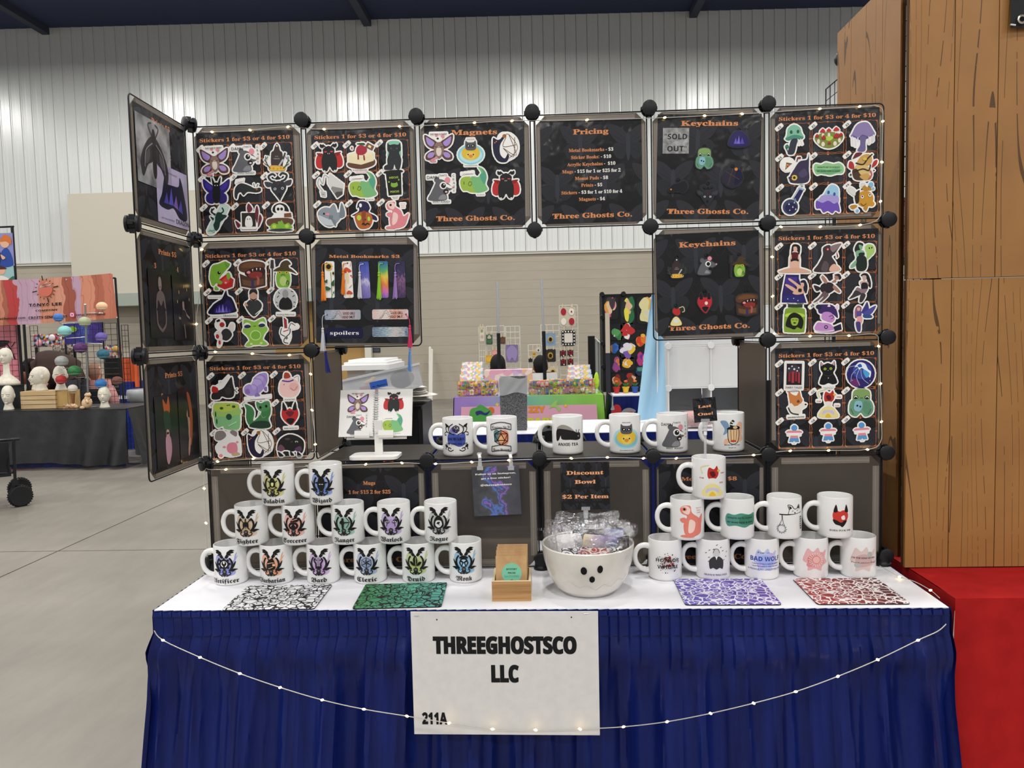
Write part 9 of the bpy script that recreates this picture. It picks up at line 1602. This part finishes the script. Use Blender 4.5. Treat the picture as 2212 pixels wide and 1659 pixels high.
# people in the left booth: one bent over in brown, one in pink behind the grid
def bent(u, v, y, label, shirt, hair, skin):
    p = at(u, v, 1, y); t = thing('person', label, 'person', (p.x, y, 0)); x = 0
    pts = [(.25, 0, .86), (.2, 0, 1.0), (.08, -.02, p.z-.10), (-.08, -.03, p.z-.07), (-.22, -.05, p.z-.16)]; b = MB(); b.tube(spline(pts, 5, False), [.09]*5+[.10]*6+[.11]*6+[.08]*4, mat(skin, .6), 16)
    b.ball((-.36, -.08, p.z-.2), (.10, .085, .12), mat(skin, .6), 16, 10)
    for s in (-1, 1): b.tube([(.25, s*.09, .88), (.27, s*.1, .48), (.28, s*.1, .08)], [.09, .07, .05], mat(skin, .6), 12)
    b.build('body', t, smooth=True)
    sh_ = MB().tube(spline([(.24, 0, .9), (.18, 0, 1.02), (.06, -.02, p.z-.12), (-.08, -.03, p.z-.10), (-.2, -.05, p.z-.15)], 5, False), [.15]*5+[.2]*6+[.22]*6+[.15]*4, mat(shirt, .9), 18)
    for s in (-1, 1): sh_.tube(spline([(-.12, s*.16, p.z-.12), (-.16, s*.22, p.z-.3), (-.24, s*.18, p.z-.46)], 4, False), [.075, .072, .07, .068, .065, .06, .056, .052, .05], mat(shirt, .9), 12)
    sh_.build('shirt', t, smooth=True)
    for s in (-1, 1):
        h = MB(); h.tube([(-.24, s*.18, p.z-.46), (-.3, s*.14, p.z-.54)], [.04, .03], mat(skin, .6), 10).ball((-.315, s*.13, p.z-.565), (.03, .035, .03), mat(skin, .6), 10, 6)
        for k in range(4): h.tube([(-.325, s*.13+(k-1.5)*.016, p.z-.58), (-.335, s*.13+(k-1.5)*.017, p.z-.61), (-.325, s*.13+(k-1.5)*.017, p.z-.635)], [.009, .008, .006], mat(skin, .6), 7)
        h.tube([(-.30, s*.10, p.z-.56), (-.315, s*.085, p.z-.59)], [.010, .007], mat(skin, .6), 7); h.build('hand', t, smooth=True)
    MB().ball((-.36, -.06, p.z-.17), (.115, .1, .125), mat(hair, .9), 16, 10, .1).ball((-.33, .0, p.z-.06), (.09, .09, .08), mat(hair, .9), 14, 8, .2).build('hair', t, smooth=True)
    f = MB().ball((-.40, -.13, p.z-.22), (.06, .05, .075), mat(skin, .6), 12, 8).tube([(-.41, -.175, p.z-.20), (-.415, -.19, p.z-.235)], [.008, .012], mat(skin, .6), 8)
    for s in (-1, 1): f.ball((-.41+s*.028, -.172, p.z-.20), (.01, .008, .006), mat('e8e4e0'), 8, 5)
    f.build('face', t, smooth=True)
    l2 = MB()
    for s in (-1, 1): l2.tube([(.25, s*.09, .92), (.27, s*.1, .48), (.28, s*.1, .1)], [.12, .085, .07], mat('23242a', .8), 14).ball((.24, s*.1, .04), (.12, .05, .04), mat('1a1a1c', .6), 10, 6)
    l2.build('trousers', t, smooth=True)
bent(118, 776, 7.8, 'person in a brown shirt with a dark ponytail bending behind the foam heads', '4a3a34', '1f1713', 'b08468')
seated(204, 786, 8.15, '9a7460', 'dc9c96', 'person in a pink top seated behind the left wire grid', .085, skin='d8a894')
# art banner stand at the far left
x0, x1, z0, z1 = bl(-60, 36, 492, 640, 7.4); t = thing('art_banner_stand', 'black pole stand with figure posters at the photo left edge', 'banner', (x1, 7.4, 0)); MB().tube([(0, 0, 0), (0, 0, z1)], .018, BLK, 8).build('post', t); MB().tube([(.02, 0, z1), (-.8, 0, z1-.01)], .012, BLK, 8).build('top_rail', t)
def figpost(u0, u1, v0, v1, bg, spec, nm):
    a0, a1, c0, c1 = bl(u0, u1, v0, v1, 7.37); MB().box(((a0+a1)/2-x1, -.03, (c0+c1)/2), (a1-a0, .01, c1-c0), mat(bg, .5)).build('poster', t); mb = MB(); mb.X = tr((a0+a1)/2-x1, -.037, (c0+c1)/2) @ FRONT; w_, h_ = a1-a0, c1-c0
    for i, pr in enumerate(parse(spec)):
        for pts in (pr[2] if pr[0] == 'Q' else [pr[2]]): mb.flat([(q_[0]*w_/20, q_[1]*h_/20) for q_ in pts], .001*i, mat(pr[1], .5))
    mb.build('poster_art', t)
figpost(-40, 31, 505, 574, '8a8ac0', "s 2a4a9a 0 -10 2 -2 6 1 9 -4 9 -10;s 20284a -6 -10 -4 0 0 2 2 -4 0 -10;e e0b090 5 4 3 3;e e0b090 -1 4 2.6 3;s d07030 2 5 5 9 9 7 9 3 6 5;s 3a2420 -4 5 -1 9 2 7 0 5;s e0b090 2 -3 5 -5 3 -6", 0); figpost(-40, 31, 575, 606, '9ac0c0', "e e0b090 2 3 3 5;s 4a2a2a -2 6 2 10 6 6 2 5;s e8e4dc -3 -10 2 -3 8 -10;s 3a6a5a 6 -10 10 -4 10 -10", 1)
# wagon at the left edge
q = at(42, 1095, 2, 0); wg = thing('folding_wagon', 'black folding wagon with rubber wheel at the photo left edge', 'wagon', (q.x, q.y+.02, 0), (0, 0, .62)); rub = mat('1a1a1b', .7)
R_ = .092
def wheel(x, y): 
    o = MB().lathe([(R_*.55, -.024), (R_*.9, -.026), (R_, -.016), (R_, .016), (R_*.9, .026), (R_*.55, .024)], rub, 28).build('tyre', wg, (x, y, R_), (PI/2, 0, .25), smooth=40); MB().lathe([(0, -.02), (R_*.5, -.02), (R_*.56, -.012), (R_*.56, .012), (R_*.5, .02), (0, .02)], mat('26262a', .4), 20).build('hub', o)
    tb_ = MB()
    for i in range(28): a = 2*PI*i/28; tb_.box((R_*math.cos(a), R_*math.sin(a), 0), (.008, .008, .044), rub)
    tb_.build('tread', o)
wheel(0, 0); wheel(-.75, 0); wheel(0, .45); wheel(-.75, .45)
zt = at(25, 950, 1, q.y).z
mb = MB(); mb.tube([(-.03, 0, R_+.03), (-.03, 0, R_*2+.06), (-.02, .02, zt)], .012, BLK, 8); mb.build('front_upright', wg); MB().tube([(-.03, .02, .3), (-.8, .02, .3)], .012, BLK, 8).build('lower_rail', wg); MB().tube([(.02, .02, zt), (-.8, .02, zt)], .012, BLK, 8).build('top_rail', wg); MB().box((-.03, 0, R_*2+.03), (.05, .05, .05), BLK).build('caster_fork', wg)
MB().grid(lambda u, v: (-.06-u*.75, .0+.012*math.sin(u*12+v*5), .27+v*(zt-.29)), 24, 8, mat('1c1c20', .85)).grid(lambda u, v: (-.06-.02*math.sin(v*5), u*.45, .27+v*(zt-.29)), 10, 8, mat('1c1c20', .85)).build('fabric_side', wg, smooth=True); MB().box((-.43, .22, .28), (.75, .44, .02), mat('1c1c20', .85)).build('fabric_floor', wg)
